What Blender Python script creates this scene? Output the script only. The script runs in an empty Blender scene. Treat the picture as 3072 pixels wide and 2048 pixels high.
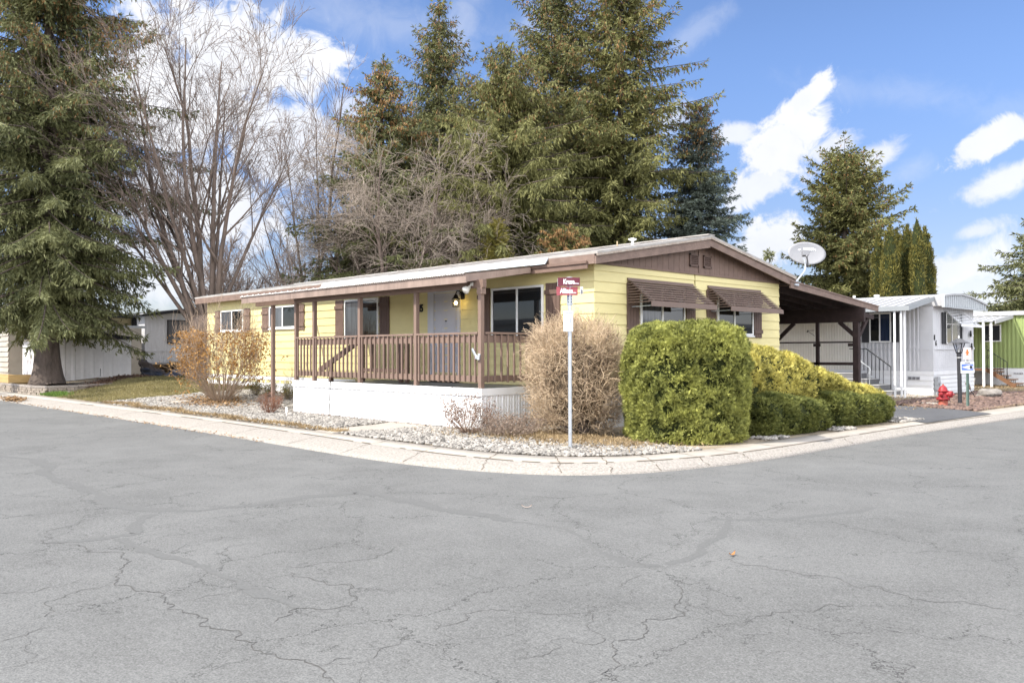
import bpy, bmesh, math, random
import numpy as np
from mathutils import Vector, Matrix
scene = bpy.context.scene
COL = scene.collection
R_ = math.radians

# ------------------------------------------------------------------ camera
cam_d = bpy.data.cameras.new("camera")
cam = bpy.data.objects.new("camera", cam_d)
COL.objects.link(cam)
cam_d.sensor_fit = 'HORIZONTAL'
cam_d.sensor_width = 36.0
cam_d.lens = 29.127
cam_d.clip_start = 0.1
cam_d.clip_end = 3000
_rot = Matrix([[0.695426, 0.010624, 0.718519], [0.718592, -0.006197, -0.695405], [-0.002935, 0.999924, -0.011944]])
cam.matrix_world = Matrix.Translation((10.5393, -12.4578, 1.6436)) @ _rot.to_4x4()
scene.camera = cam

# ------------------------------------------------------------------ world, sun, exposure
SUN_DIR = Vector((-0.40, -0.87, 1.0)).normalized()      # from the scene towards the sun
SUN_EL = math.asin(SUN_DIR.z)
SUN_AZ = math.atan2(SUN_DIR.x, SUN_DIR.y)
EXPOSURE = 1.45
SKY_STRENGTH = 0.15
world = bpy.data.worlds.new("World")
scene.world = world
world.use_nodes = True
wt = world.node_tree
wt.nodes.clear()


def wnode(t, **kw):
    n = wt.nodes.new(t)
    for k, v in kw.items():
        setattr(n, k, v)
    return n


def wmath(op, a, b=None, c=None, clamp=False):
    n = wnode('ShaderNodeMath', operation=op, use_clamp=clamp)
    for i, s in enumerate((a, b, c)):
        if s is None:
            continue
        if isinstance(s, (int, float)):
            n.inputs[i].default_value = s
        else:
            wt.links.new(s, n.inputs[i])
    return n.outputs[0]


sky = wnode('ShaderNodeTexSky', sky_type='NISHITA', sun_disc=False, sun_elevation=SUN_EL, sun_rotation=SUN_AZ,
            altitude=600.0, air_density=0.6, dust_density=0.0, ozone_density=2.0)
tc = wnode('ShaderNodeTexCoord')
sep = wnode('ShaderNodeSeparateXYZ')
wt.links.new(tc.outputs['Generated'], sep.inputs[0])
az = wmath('ARCTAN2', sep.outputs[0], sep.outputs[1])
el = wmath('ARCSINE', sep.outputs[2])
comb = wnode('ShaderNodeCombineXYZ')
wt.links.new(az, comb.inputs[0])
wt.links.new(el, comb.inputs[1])
ns = wnode('ShaderNodeTexNoise')
ns.inputs['Scale'].default_value = 26.0
ns.inputs['Detail'].default_value = 9.0
ns.inputs['Roughness'].default_value = 0.66
ns.inputs['Distortion'].default_value = 0.5
wt.links.new(tc.outputs['Generated'], ns.inputs['Vector'])
ns2 = wnode('ShaderNodeTexNoise')
ns2.inputs['Scale'].default_value = 9.0
ns2.inputs['Detail'].default_value = 5.0
ns2.inputs['Roughness'].default_value = 0.6
wt.links.new(tc.outputs['Generated'], ns2.inputs['Vector'])
n1 = wmath('SUBTRACT', ns.outputs['Fac'], 0.5)
n2 = wmath('SUBTRACT', ns2.outputs['Fac'], 0.5)
wob = wmath('ADD', wmath('MULTIPLY', n1, 2.4), wmath('MULTIPLY', n2, 1.3))
CLOUDS = [(-1.1151, 0.3300, 0.115, 0.048, -8, 1), (-1.1713, 0.2855, 0.100, 0.060, 10, 1), (-1.0715, 0.2383, 0.09, 0.0529, 0, 0.92), (-1.1572, 0.1657, 0.1065, 0.0457, -5, 0.95), (-1.2203, 0.0955, 0.0879, 0.0382, 0, 0.8), (-0.9967, 0.2809, 0.0305, 0.0192, 0, 0.6), (-0.9557, 0.3764, 0.1702, 0.0318, -5, 0.3), (-0.8723, 0.361, 0.0788, 0.0255, 60, 0.45), (-1.0765, 0.3811, 0.1469, 0.0176, 0, 0.25), (-0.4834, 0.2286, 0.0594, 0.0381, 30, 1), (-0.4618, 0.2737, 0.0351, 0.0129, 40, 0.95), (-0.5365, 0.2468, 0.0319, 0.0134, 0, 0.85), (-0.5101, 0.1894, 0.0531, 0.0195, 25, 0.9), (-0.4413, 0.2229, 0.0323, 0.0141, 20, 0.8), (-0.4984, 0.1249, 0.0455, 0.0272, 15, 0.95), (-0.3872, 0.2088, 0.0309, 0.013, 30, 0.85), (-0.3568, 0.1898, 0.03, 0.0138, 25, 0.35), (-0.2762, 0.2148, 0.0414, 0.014, 25, 0.9), (-0.2668, 0.1742, 0.0448, 0.0132, 22, 0.85), (-0.2889, 0.1248, 0.024, 0.009, 15, 0.7), (-0.3115, 0.0851, 0.0573, 0.0231, 25, 0.85), (-0.3158, 0.0575, 0.0739, 0.0232, 5, 0.6), (-0.6012, 0.27, 0.0304, 0.0169, 10, 0.7), (-0.5805, 0.3598, 0.0402, 0.0136, 25, 0.3), (-0.3778, 0.276, 0.1007, 0.0179, -12, 0.2), (-0.7616, 0.3751, 0.0474, 0.0276, 0, 0.4), (-0.2468, 0.243, 0.0457, 0.0169, 0, 0.15), (-0.3967, 0.1176, 0.0533, 0.0287, 0, 0.15), (-1.1149, 0.0841, 0.0953, 0.0199, 0, 0.4)]
acc = None
for (caz, cel, ca, cb, rot, strength) in CLOUDS:
    mp = wnode('ShaderNodeMapping', vector_type='TEXTURE')
    mp.inputs['Location'].default_value = (caz, cel, 0)
    mp.inputs['Rotation'].default_value = (0, 0, R_(rot))
    mp.inputs['Scale'].default_value = (ca, cb, 1)
    wt.links.new(comb.outputs[0], mp.inputs['Vector'])
    ln = wnode('ShaderNodeVectorMath', operation='LENGTH')
    wt.links.new(mp.outputs[0], ln.inputs[0])
    d = wmath('ADD', ln.outputs['Value'], wob)
    mr = wnode('ShaderNodeMapRange', interpolation_type='SMOOTHSTEP')
    mr.inputs['From Min'].default_value = 1.35 if strength < 0.9 else 1.25
    mr.inputs['From Max'].default_value = 0.70 if strength >= 0.9 else (0.4 if strength > 0.5 else -0.2)
    mr.inputs['To Min'].default_value = 0.0
    mr.inputs['To Max'].default_value = strength if strength > 0.5 else strength * 0.75
    wt.links.new(d, mr.inputs['Value'])
    acc = mr.outputs[0] if acc is None else wmath('MAXIMUM', acc, mr.outputs[0])
# unseen clouds added on the gable side of the sky to fill its shade
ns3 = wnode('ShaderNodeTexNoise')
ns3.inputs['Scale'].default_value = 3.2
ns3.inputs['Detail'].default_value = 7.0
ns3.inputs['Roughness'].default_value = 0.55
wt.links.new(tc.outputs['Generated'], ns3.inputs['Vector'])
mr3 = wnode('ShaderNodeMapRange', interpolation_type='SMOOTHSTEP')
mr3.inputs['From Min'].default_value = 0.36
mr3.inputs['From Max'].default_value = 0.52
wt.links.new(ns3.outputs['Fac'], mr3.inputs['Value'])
# facing: direction . towards the added clouds on the gable side
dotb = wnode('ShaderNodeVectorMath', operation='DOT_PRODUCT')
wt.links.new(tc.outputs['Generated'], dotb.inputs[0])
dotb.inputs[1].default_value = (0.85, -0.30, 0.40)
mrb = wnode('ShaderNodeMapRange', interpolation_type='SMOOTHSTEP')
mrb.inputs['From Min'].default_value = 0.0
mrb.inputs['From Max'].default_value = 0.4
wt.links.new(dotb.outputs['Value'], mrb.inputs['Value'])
fill_bank = wmath('MULTIPLY', mr3.outputs[0], mrb.outputs[0])
acc = wmath('MAXIMUM', acc, wmath('MULTIPLY', fill_bank, 0.95))
tint = wnode('ShaderNodeMix', data_type='RGBA', blend_type='MULTIPLY')
tint.inputs['Factor'].default_value = 1.0
wt.links.new(sky.outputs[0], tint.inputs[6])
tint_mix = wnode('ShaderNodeMix', data_type='RGBA')
tint_f = wnode('ShaderNodeMapRange', interpolation_type='SMOOTHSTEP')
tint_f.inputs['From Min'].default_value = -0.02
tint_f.inputs['From Max'].default_value = 0.36
wt.links.new(el, tint_f.inputs['Value'])
wt.links.new(tint_f.outputs[0], tint_mix.inputs['Factor'])
tint_mix.inputs[6].default_value = (0.42, 0.31, 0.24, 1)      # clear dry air: little whitening at the horizon
tint_mix.inputs[7].default_value = (0.65, 0.665, 0.70, 1)
wt.links.new(tint_mix.outputs[2], tint.inputs[7])
cl_col = wnode('ShaderNodeMix', data_type='RGBA')
shade = wmath('MULTIPLY_ADD', n2, 1.2, 0.5, clamp=True)
wt.links.new(shade, cl_col.inputs['Factor'])
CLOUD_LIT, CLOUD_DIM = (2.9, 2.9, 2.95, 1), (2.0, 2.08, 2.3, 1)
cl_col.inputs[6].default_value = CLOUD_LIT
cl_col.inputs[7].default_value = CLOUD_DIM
mixc = wnode('ShaderNodeMix', data_type='RGBA')
wt.links.new(acc, mixc.inputs['Factor'])
wt.links.new(tint.outputs[2], mixc.inputs[6])
# the bank is unseen fill for the gable, boosted above the clouds ahead
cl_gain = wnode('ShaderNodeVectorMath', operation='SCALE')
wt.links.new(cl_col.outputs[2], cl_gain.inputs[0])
wt.links.new(wmath('MULTIPLY_ADD', fill_bank, 2.9, 1.0), cl_gain.inputs['Scale'])
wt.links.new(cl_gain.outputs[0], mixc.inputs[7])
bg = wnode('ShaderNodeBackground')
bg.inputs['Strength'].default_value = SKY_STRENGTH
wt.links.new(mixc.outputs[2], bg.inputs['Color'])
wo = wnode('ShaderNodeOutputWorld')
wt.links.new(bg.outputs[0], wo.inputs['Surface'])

sun_d = bpy.data.lights.new("sun", 'SUN')
sun_d.energy = 2.7
sun_d.angle = R_(0.55)
sun_d.color = (1.0, 0.95, 0.86)
sun_o = bpy.data.objects.new("sun", sun_d)
COL.objects.link(sun_o)
sun_o.rotation_euler = SUN_DIR.to_track_quat('Z', 'Y').to_euler()
sun_o.location = (0, -20, 40)

scene.view_settings.view_transform = 'Standard'
scene.view_settings.look = 'None'
scene.view_settings.exposure = EXPOSURE
scene.view_settings.gamma = 1.0
scene.cycles.max_bounces = 6
scene.cycles.diffuse_bounces = 3
scene.cycles.glossy_bounces = 3
scene.cycles.transparent_max_bounces = 8
scene.cycles.use_denoising = True

# ------------------------------------------------------------------ materials
MATS = {}


def mat(name, col, rough=0.8, var=0.12, scale=6.0, spec=0.3, metal=0.0, bump=0.0, bscale=60.0, stretch=None, detail=5.0, col2=None):
    """procedural paint / wood / stone: base colour broken up by two noises, optional bump"""
    if name in MATS:
        return MATS[name]
    m = bpy.data.materials.new(name)
    m.use_nodes = True
    t = m.node_tree
    p = t.nodes['Principled BSDF']
    p.inputs['Roughness'].default_value = rough
    p.inputs['Metallic'].default_value = metal
    p.inputs['Specular IOR Level'].default_value = spec
    geo = t.nodes.new('ShaderNodeNewGeometry')
    vec = geo.outputs['Position']
    if stretch:
        mp = t.nodes.new('ShaderNodeMapping')
        mp.inputs['Scale'].default_value = stretch
        t.links.new(vec, mp.inputs['Vector'])
        vec = mp.outputs[0]
    nz = t.nodes.new('ShaderNodeTexNoise')
    nz.inputs['Scale'].default_value = scale
    nz.inputs['Detail'].default_value = detail
    nz.inputs['Roughness'].default_value = 0.65
    t.links.new(vec, nz.inputs['Vector'])
    ramp = t.nodes.new('ShaderNodeValToRGB')
    c2 = col2 or tuple(c * (1 - var) for c in col)
    c1 = tuple(min(1, c * (1 + var)) for c in col)
    ramp.color_ramp.elements[0].position = 0.3
    ramp.color_ramp.elements[1].position = 0.7
    ramp.color_ramp.elements[0].color = (*c2, 1)
    ramp.color_ramp.elements[1].color = (*c1, 1)
    t.links.new(nz.outputs['Fac'], ramp.inputs['Fac'])
    t.links.new(ramp.outputs[0], p.inputs['Base Color'])
    if bump:
        nb = t.nodes.new('ShaderNodeTexNoise')
        nb.inputs['Scale'].default_value = bscale
        nb.inputs['Detail'].default_value = 3.0
        t.links.new(vec, nb.inputs['Vector'])
        b = t.nodes.new('ShaderNodeBump')
        b.inputs['Strength'].default_value = bump
        b.inputs['Distance'].default_value = 0.02
        t.links.new(nb.outputs['Fac'], b.inputs['Height'])
        t.links.new(b.outputs[0], p.inputs['Normal'])
    MATS[name] = m
    return m


def leafmat(name, dark, light, transl=0.25, scale=0.9, tip=None):
    """foliage: colour per spray (attribute rnd) and per clump (noise)"""
    if name in MATS:
        return MATS[name]
    m = bpy.data.materials.new(name)
    m.use_nodes = True
    t = m.node_tree
    t.nodes.clear()
    out = t.nodes.new('ShaderNodeOutputMaterial')
    at = t.nodes.new('ShaderNodeAttribute')
    at.attribute_name = 'rnd'
    geo = t.nodes.new('ShaderNodeNewGeometry')
    nz = t.nodes.new('ShaderNodeTexNoise')
    nz.inputs['Scale'].default_value = scale
    nz.inputs['Detail'].default_value = 4.0
    t.links.new(geo.outputs['Position'], nz.inputs['Vector'])
    a = t.nodes.new('ShaderNodeMath')
    a.operation = 'MULTIPLY_ADD'
    t.links.new(nz.outputs['Fac'], a.inputs[0])
    a.inputs[1].default_value = 1.5
    a.inputs[2].default_value = -0.5
    b = t.nodes.new('ShaderNodeMath')
    b.operation = 'MULTIPLY_ADD'
    t.links.new(at.outputs['Fac'], b.inputs[0])
    b.inputs[1].default_value = 0.75
    t.links.new(a.outputs[0], b.inputs[2])
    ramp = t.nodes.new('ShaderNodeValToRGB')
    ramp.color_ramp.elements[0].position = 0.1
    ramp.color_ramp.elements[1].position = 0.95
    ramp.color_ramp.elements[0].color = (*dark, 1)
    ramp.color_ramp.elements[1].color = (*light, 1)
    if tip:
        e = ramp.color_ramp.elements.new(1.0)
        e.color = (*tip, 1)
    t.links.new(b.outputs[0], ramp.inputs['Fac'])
    df = t.nodes.new('ShaderNodeBsdfPrincipled')
    df.inputs['Roughness'].default_value = 0.65
    df.inputs['Specular IOR Level'].default_value = 0.25
    t.links.new(ramp.outputs[0], df.inputs['Base Color'])
    if transl > 0:
        tr = t.nodes.new('ShaderNodeBsdfTranslucent')
        t.links.new(ramp.outputs[0], tr.inputs['Color'])
        mx = t.nodes.new('ShaderNodeMixShader')
        mx.inputs[0].default_value = transl
        t.links.new(df.outputs[0], mx.inputs[1])
        t.links.new(tr.outputs[0], mx.inputs[2])
        t.links.new(mx.outputs[0], out.inputs[0])
    else:
        t.links.new(df.outputs[0], out.inputs[0])
    MATS[name] = m
    return m


# ------------------------------------------------------------------ mesh helpers
def tagp(o, label=None, cat=None, group=None, kind=None):
    if label:
        o['label'] = label
    if cat:
        o['category'] = cat
    if group:
        o['group'] = group
    if kind:
        o['kind'] = kind
    return o


def thing(name, label, cat, loc=(0, 0, 0), rotz=0.0, group=None):
    o = bpy.data.objects.new(name, None)
    o.empty_display_size = 0.2
    COL.objects.link(o)
    o.location = loc
    o.rotation_euler = (0, 0, rotz)
    return tagp(o, label, cat, group)


def link(name, me, parent=None):
    o = bpy.data.objects.new(name, me)
    COL.objects.link(o)
    if parent is not None:
        o.parent = parent
    return o


class MB:
    """collects boxes, prisms, bars and tubes; build() links them as ONE mesh object"""

    def __init__(self):
        self.v, self.f, self.m, self.s = [], [], [], []
        self.mi = 0

    def add(self, vs, fs, smooth=False):
        o = len(self.v)
        self.v += [tuple(p) for p in vs]
        for f in fs:
            self.f.append([o + i for i in f])
            self.m.append(self.mi)
            self.s.append(smooth)
        return self

    def mat(self, i):
        self.mi = i
        return self

    def box(self, x0, x1, y0, y1, z0, z1):
        x0, x1 = min(x0, x1), max(x0, x1)
        y0, y1 = min(y0, y1), max(y0, y1)
        z0, z1 = min(z0, z1), max(z0, z1)
        vs = [(x0, y0, z0), (x1, y0, z0), (x1, y1, z0), (x0, y1, z0), (x0, y0, z1), (x1, y0, z1), (x1, y1, z1), (x0, y1, z1)]
        return self.add(vs, [(3, 2, 1, 0), (4, 5, 6, 7), (0, 1, 5, 4), (1, 2, 6, 5), (2, 3, 7, 6), (3, 0, 4, 7)])

    def bar(self, a, b, w, h, up=(0, 0, 1)):
        """box from a to b, w wide sideways, h high along up"""
        a, b = Vector(a), Vector(b)
        d = (b - a).normalized()
        s = d.cross(Vector(up))
        if s.length < 1e-4:
            s = d.cross(Vector((0, 1, 0)))
        s.normalize()
        u = s.cross(d).normalized()
        s, u = s * w / 2, u * h / 2
        vs = [a - s - u, a + s - u, a + s + u, a - s + u, b - s - u, b + s - u, b + s + u, b - s + u]
        return self.add(vs, [(3, 2, 1, 0), (4, 5, 6, 7), (0, 1, 5, 4), (1, 2, 6, 5), (2, 3, 7, 6), (3, 0, 4, 7)])

    def prism(self, poly, vec):
        """planar polygon (3-D points) pushed along vec"""
        n = len(poly)
        a = [Vector(p) for p in poly]
        b = [p + Vector(vec) for p in a]
        fs = [list(range(n))[::-1], list(range(n, 2 * n))]
        for i in range(n):
            j = (i + 1) % n
            fs.append((i, j, n + j, n + i))
        return self.add(a + b, fs)

    def tube(self, pts, rad, k=8, caps=True, smooth=True):
        pts = [Vector(p) for p in pts]
        if isinstance(rad, (int, float)):
            rad = [rad] * len(pts)
        rings = []
        prev = None
        for i, p in enumerate(pts):
            d = (pts[min(i + 1, len(pts) - 1)] - pts[max(i - 1, 0)]).normalized()
            if prev is None:
                s = d.cross(Vector((0, 0, 1)))
                if s.length < 1e-3:
                    s = Vector((1, 0, 0))
            else:
                s = prev - d * prev.dot(d)
            s.normalize()
            prev = s
            u = d.cross(s)
            rings.append([p + (s * math.cos(2 * math.pi * j / k) + u * math.sin(2 * math.pi * j / k)) * rad[i] for j in range(k)])
        vs = [q for r in rings for q in r]
        fs = []
        for i in range(len(pts) - 1):
            for j in range(k):
                jj = (j + 1) % k
                fs.append((i * k + j, i * k + jj, (i + 1) * k + jj, (i + 1) * k + j))
        self.add(vs, fs, smooth)
        if caps:
            self.add(rings[0], [list(range(k))[::-1]])
            self.add(rings[-1], [list(range(k))])
        return self

    def lathe(self, prof, c=(0, 0, 0), k=20, smooth=True, sx=1.0, sy=1.0):
        """profile [(r, z)] turned about the vertical through c"""
        vs, fs = [], []
        for r, z in prof:
            for j in range(k):
                a = 2 * math.pi * j / k
                vs.append((c[0] + r * sx * math.cos(a), c[1] + r * sy * math.sin(a), c[2] + z))
        for i in range(len(prof) - 1):
            for j in range(k):
                jj = (j + 1) % k
                fs.append((i * k + j, i * k + jj, (i + 1) * k + jj, (i + 1) * k + j))
        self.add(vs, fs, smooth)
        n = len(prof)
        self.add(vs[:k], [list(range(k))[::-1]])
        self.add(vs[(n - 1) * k:], [list(range(k))])
        return self

    def build(self, name, mats, parent=None, bevel=0.0, loc=None):
        me = bpy.data.meshes.new(name)
        if loc is not None:
            self.v = [(p[0] - loc[0], p[1] - loc[1], p[2] - loc[2]) for p in self.v]
        me.from_pydata(self.v, [], self.f)
        for m in (mats if isinstance(mats, (list, tuple)) else [mats]):
            me.materials.append(m)
        me.polygons.foreach_set('material_index', self.m)
        me.polygons.foreach_set('use_smooth', self.s)
        me.update()
        o = link(name, me, parent)
        if loc is not None:
            o.location = loc
        if bevel:
            b = o.modifiers.new('edge', 'BEVEL')
            b.width = bevel
            b.segments = 2
            b.limit_method = 'ANGLE'
        return o


def npmesh(name, V, F, mats, parent=None, rnd=None, midx=None, smooth=False):
    """numpy arrays -> mesh object; F is (n, k)"""
    V = np.asarray(V, np.float32)
    F = np.asarray(F, np.int32)
    me = bpy.data.meshes.new(name)
    n, k = F.shape
    me.vertices.add(len(V))
    me.vertices.foreach_set('co', V.ravel())
    me.loops.add(n * k)
    me.loops.foreach_set('vertex_index', F.ravel())
    me.polygons.add(n)
    me.polygons.foreach_set('loop_start', np.arange(0, n * k, k, dtype=np.int32))
    try:
        me.polygons.foreach_set('loop_total', np.full(n, k, np.int32))
    except Exception:
        pass
    for m in (mats if isinstance(mats, (list, tuple)) else [mats]):
        me.materials.append(m)
    if midx is not None:
        me.polygons.foreach_set('material_index', np.asarray(midx, np.int32))
    if smooth:
        me.polygons.foreach_set('use_smooth', np.ones(n, bool))
    if rnd is not None:
        a = me.attributes.new('rnd', 'FLOAT', 'FACE')
        a.data.foreach_set('value', np.asarray(rnd, np.float32))
    me.update(calc_edges=True)
    me.validate()
    return link(name, me, parent)


def unit(a):
    return a / np.maximum(np.linalg.norm(a, axis=-1, keepdims=True), 1e-9)


class Sprays:
    """many small leaf-sized diamonds"""

    def __init__(self, seed):
        self.rg = np.random.default_rng(seed)
        self.P, self.D, self.L, self.W, self.C, self.N = [], [], [], [], [], []

    def add(self, P, D, L, W, C=None, N=None):
        n = len(P)
        self.P.append(P)
        self.D.append(unit(D))
        self.L.append(np.broadcast_to(L, (n,)).astype(float))
        self.W.append(np.broadcast_to(W, (n,)).astype(float))
        self.C.append(self.rg.random(n) if C is None else np.broadcast_to(C, (n,)).astype(float))
        self.N.append(self.rg.normal(size=(n, 3)) if N is None else N)

    def arrays(self):
        P, D, L, W, C, N = [np.concatenate(a) for a in (self.P, self.D, self.L, self.W, self.C, self.N)]
        S = unit(np.cross(D, N)) * W[:, None] * 0.5
        mid = P + D * (L * 0.45)[:, None]
        V = np.stack([P, mid + S, P + D * L[:, None], mid - S], 1).reshape(-1, 3)
        F = np.arange(len(V)).reshape(-1, 4)
        return V, F, C

    def build(self, name, m, parent=None):
        V, F, C = self.arrays()
        return npmesh(name, V, F, m, parent, rnd=C)


def chains_mesh(name, chains, m, parent=None, k=4):
    """chains: list of (points (n,3), radii (n,)); one mesh of tapered tubes"""
    VS, FS, RN = [], [], []
    off = 0
    ang = np.arange(k) * 2 * np.pi / k
    ca, sa = np.cos(ang), np.sin(ang)
    for ci, (p, r) in enumerate(chains):
        p = np.asarray(p, float)
        r = np.asarray(r, float)
        n = len(p)
        d = unit(np.gradient(p, axis=0))
        ref = np.where(np.abs(d[:, 2:3]) > 0.9, np.array([[1., 0, 0]]), np.array([[0, 0, 1.]]))
        ref = np.broadcast_to(ref[0], d.shape)
        s = unit(np.cross(d, ref))
        u = np.cross(s, d)
        ring = p[:, None] + (s[:, None] * ca[None, :, None] + u[:, None] * sa[None, :, None]) * r[:, None, None]
        VS.append(ring.reshape(-1, 3))
        i = np.arange(n - 1)[:, None] * k
        j = np.arange(k)[None]
        jj = (j + 1) % k
        f = np.stack([i + j, i + jj, i + k + jj, i + k + j], -1).reshape(-1, 4) + off
        FS.append(f)
        RN.append(np.full(len(f), (ci * 0.618) % 1.0))
        off += n * k
    return npmesh(name, np.concatenate(VS), np.concatenate(FS), m, parent, rnd=np.concatenate(RN), smooth=True)


def surf_samples(V, F, n, rg):
    """random points and normals on a quad mesh"""
    A = V[F[:, 0]], V[F[:, 1]], V[F[:, 2]], V[F[:, 3]]
    nr = np.cross(A[2] - A[0], A[3] - A[1])
    ar = np.linalg.norm(nr, axis=1)
    idx = rg.choice(len(F), n, p=ar / ar.sum())
    a, b = rg.random((n, 1)), rg.random((n, 1))
    P = (A[0][idx] * (1 - a) + A[1][idx] * a) * (1 - b) + (A[3][idx] * (1 - a) + A[2][idx] * a) * b
    return P, unit(nr[idx])


def yard(x, y):
    return 0.13 + 0.42 * np.clip((-9 - x) / 5, 0, 1) * np.clip((y + 4) / 4, 0, 1)

# ------------------------------------------------------------------ palette
M_YELLOW = mat('yellow_siding_paint', (0.70, 0.61, 0.30), 0.55, 0.045, 3.0, bump=0.12, bscale=30, stretch=(1, 1, 4))
M_BROWN = mat('brown_trim_paint', (0.175, 0.116, 0.090), 0.6, 0.14, 5.0, bump=0.15, bscale=25)
M_BROWND = mat('dark_brown_shutter_paint', (0.125, 0.081, 0.064), 0.6, 0.12, 6.0)
M_WHITE = mat('white_paint', (0.80, 0.80, 0.79), 0.5, 0.03, 2.0)
M_OFFW = mat('white_frame', (0.78, 0.78, 0.76), 0.45, 0.04, 4.0)
M_ROOFW = mat('white_roof_coating', (0.40, 0.385, 0.365), 0.7, 0.10, 2.2, bump=0.2, bscale=8, col2=(0.29, 0.26, 0.23))
M_FLASH = mat('galvanised_flashing', (0.52, 0.57, 0.60), 0.45, 0.12, 3.0, metal=0.35)
M_DECK = mat('dark_grey_deck_paint', (0.06, 0.062, 0.066), 0.5, 0.2, 9.0)
M_GLASS = mat('dark_window_glass', (0.012, 0.014, 0.016), 0.03, 0.2, 1.0, spec=0.6)
M_CURT = mat('curtained_window_glass', (0.085, 0.09, 0.10), 0.06, 0.45, 7.0, spec=0.55, stretch=(3, 3, 0.15))
M_BLACK = mat('black_iron', (0.012, 0.012, 0.013), 0.45, 0.2, 10)
M_DARKW = mat('dark_stained_timber', (0.035, 0.022, 0.020), 0.75, 0.35, 6.0, bump=0.2)
M_GALV = mat('galvanised_steel', (0.50, 0.52, 0.54), 0.38, 0.10, 12.0, metal=0.6)
M_CONC = mat('pale_concrete', (0.36, 0.325, 0.28), 0.9, 0.14, 1.7, bump=0.35, bscale=90)
M_CURB = mat('exposed_aggregate_concrete', (0.31, 0.283, 0.25), 0.95, 0.34, 30.0, bump=0.5, bscale=110)
M_BARK = mat('conifer_bark', (0.105, 0.082, 0.068), 0.95, 0.45, 5.0, bump=0.9, bscale=14, stretch=(1, 1, 0.22))
M_BARKG = mat('grey_bark', (0.15, 0.115, 0.095), 0.95, 0.35, 4.0, bump=0.7, bscale=18, stretch=(1, 1, 0.3))
M_TWIG = mat('bare_twig_bark', (0.20, 0.155, 0.13), 0.95, 0.3, 2.0)
M_TWIGG = mat('pale_grey_twig_bark', (0.32, 0.265, 0.215), 0.95, 0.25, 2.0)


def nodes_of(m):
    m.use_nodes = True
    return m.node_tree, m.node_tree.nodes, m.node_tree.links


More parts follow.
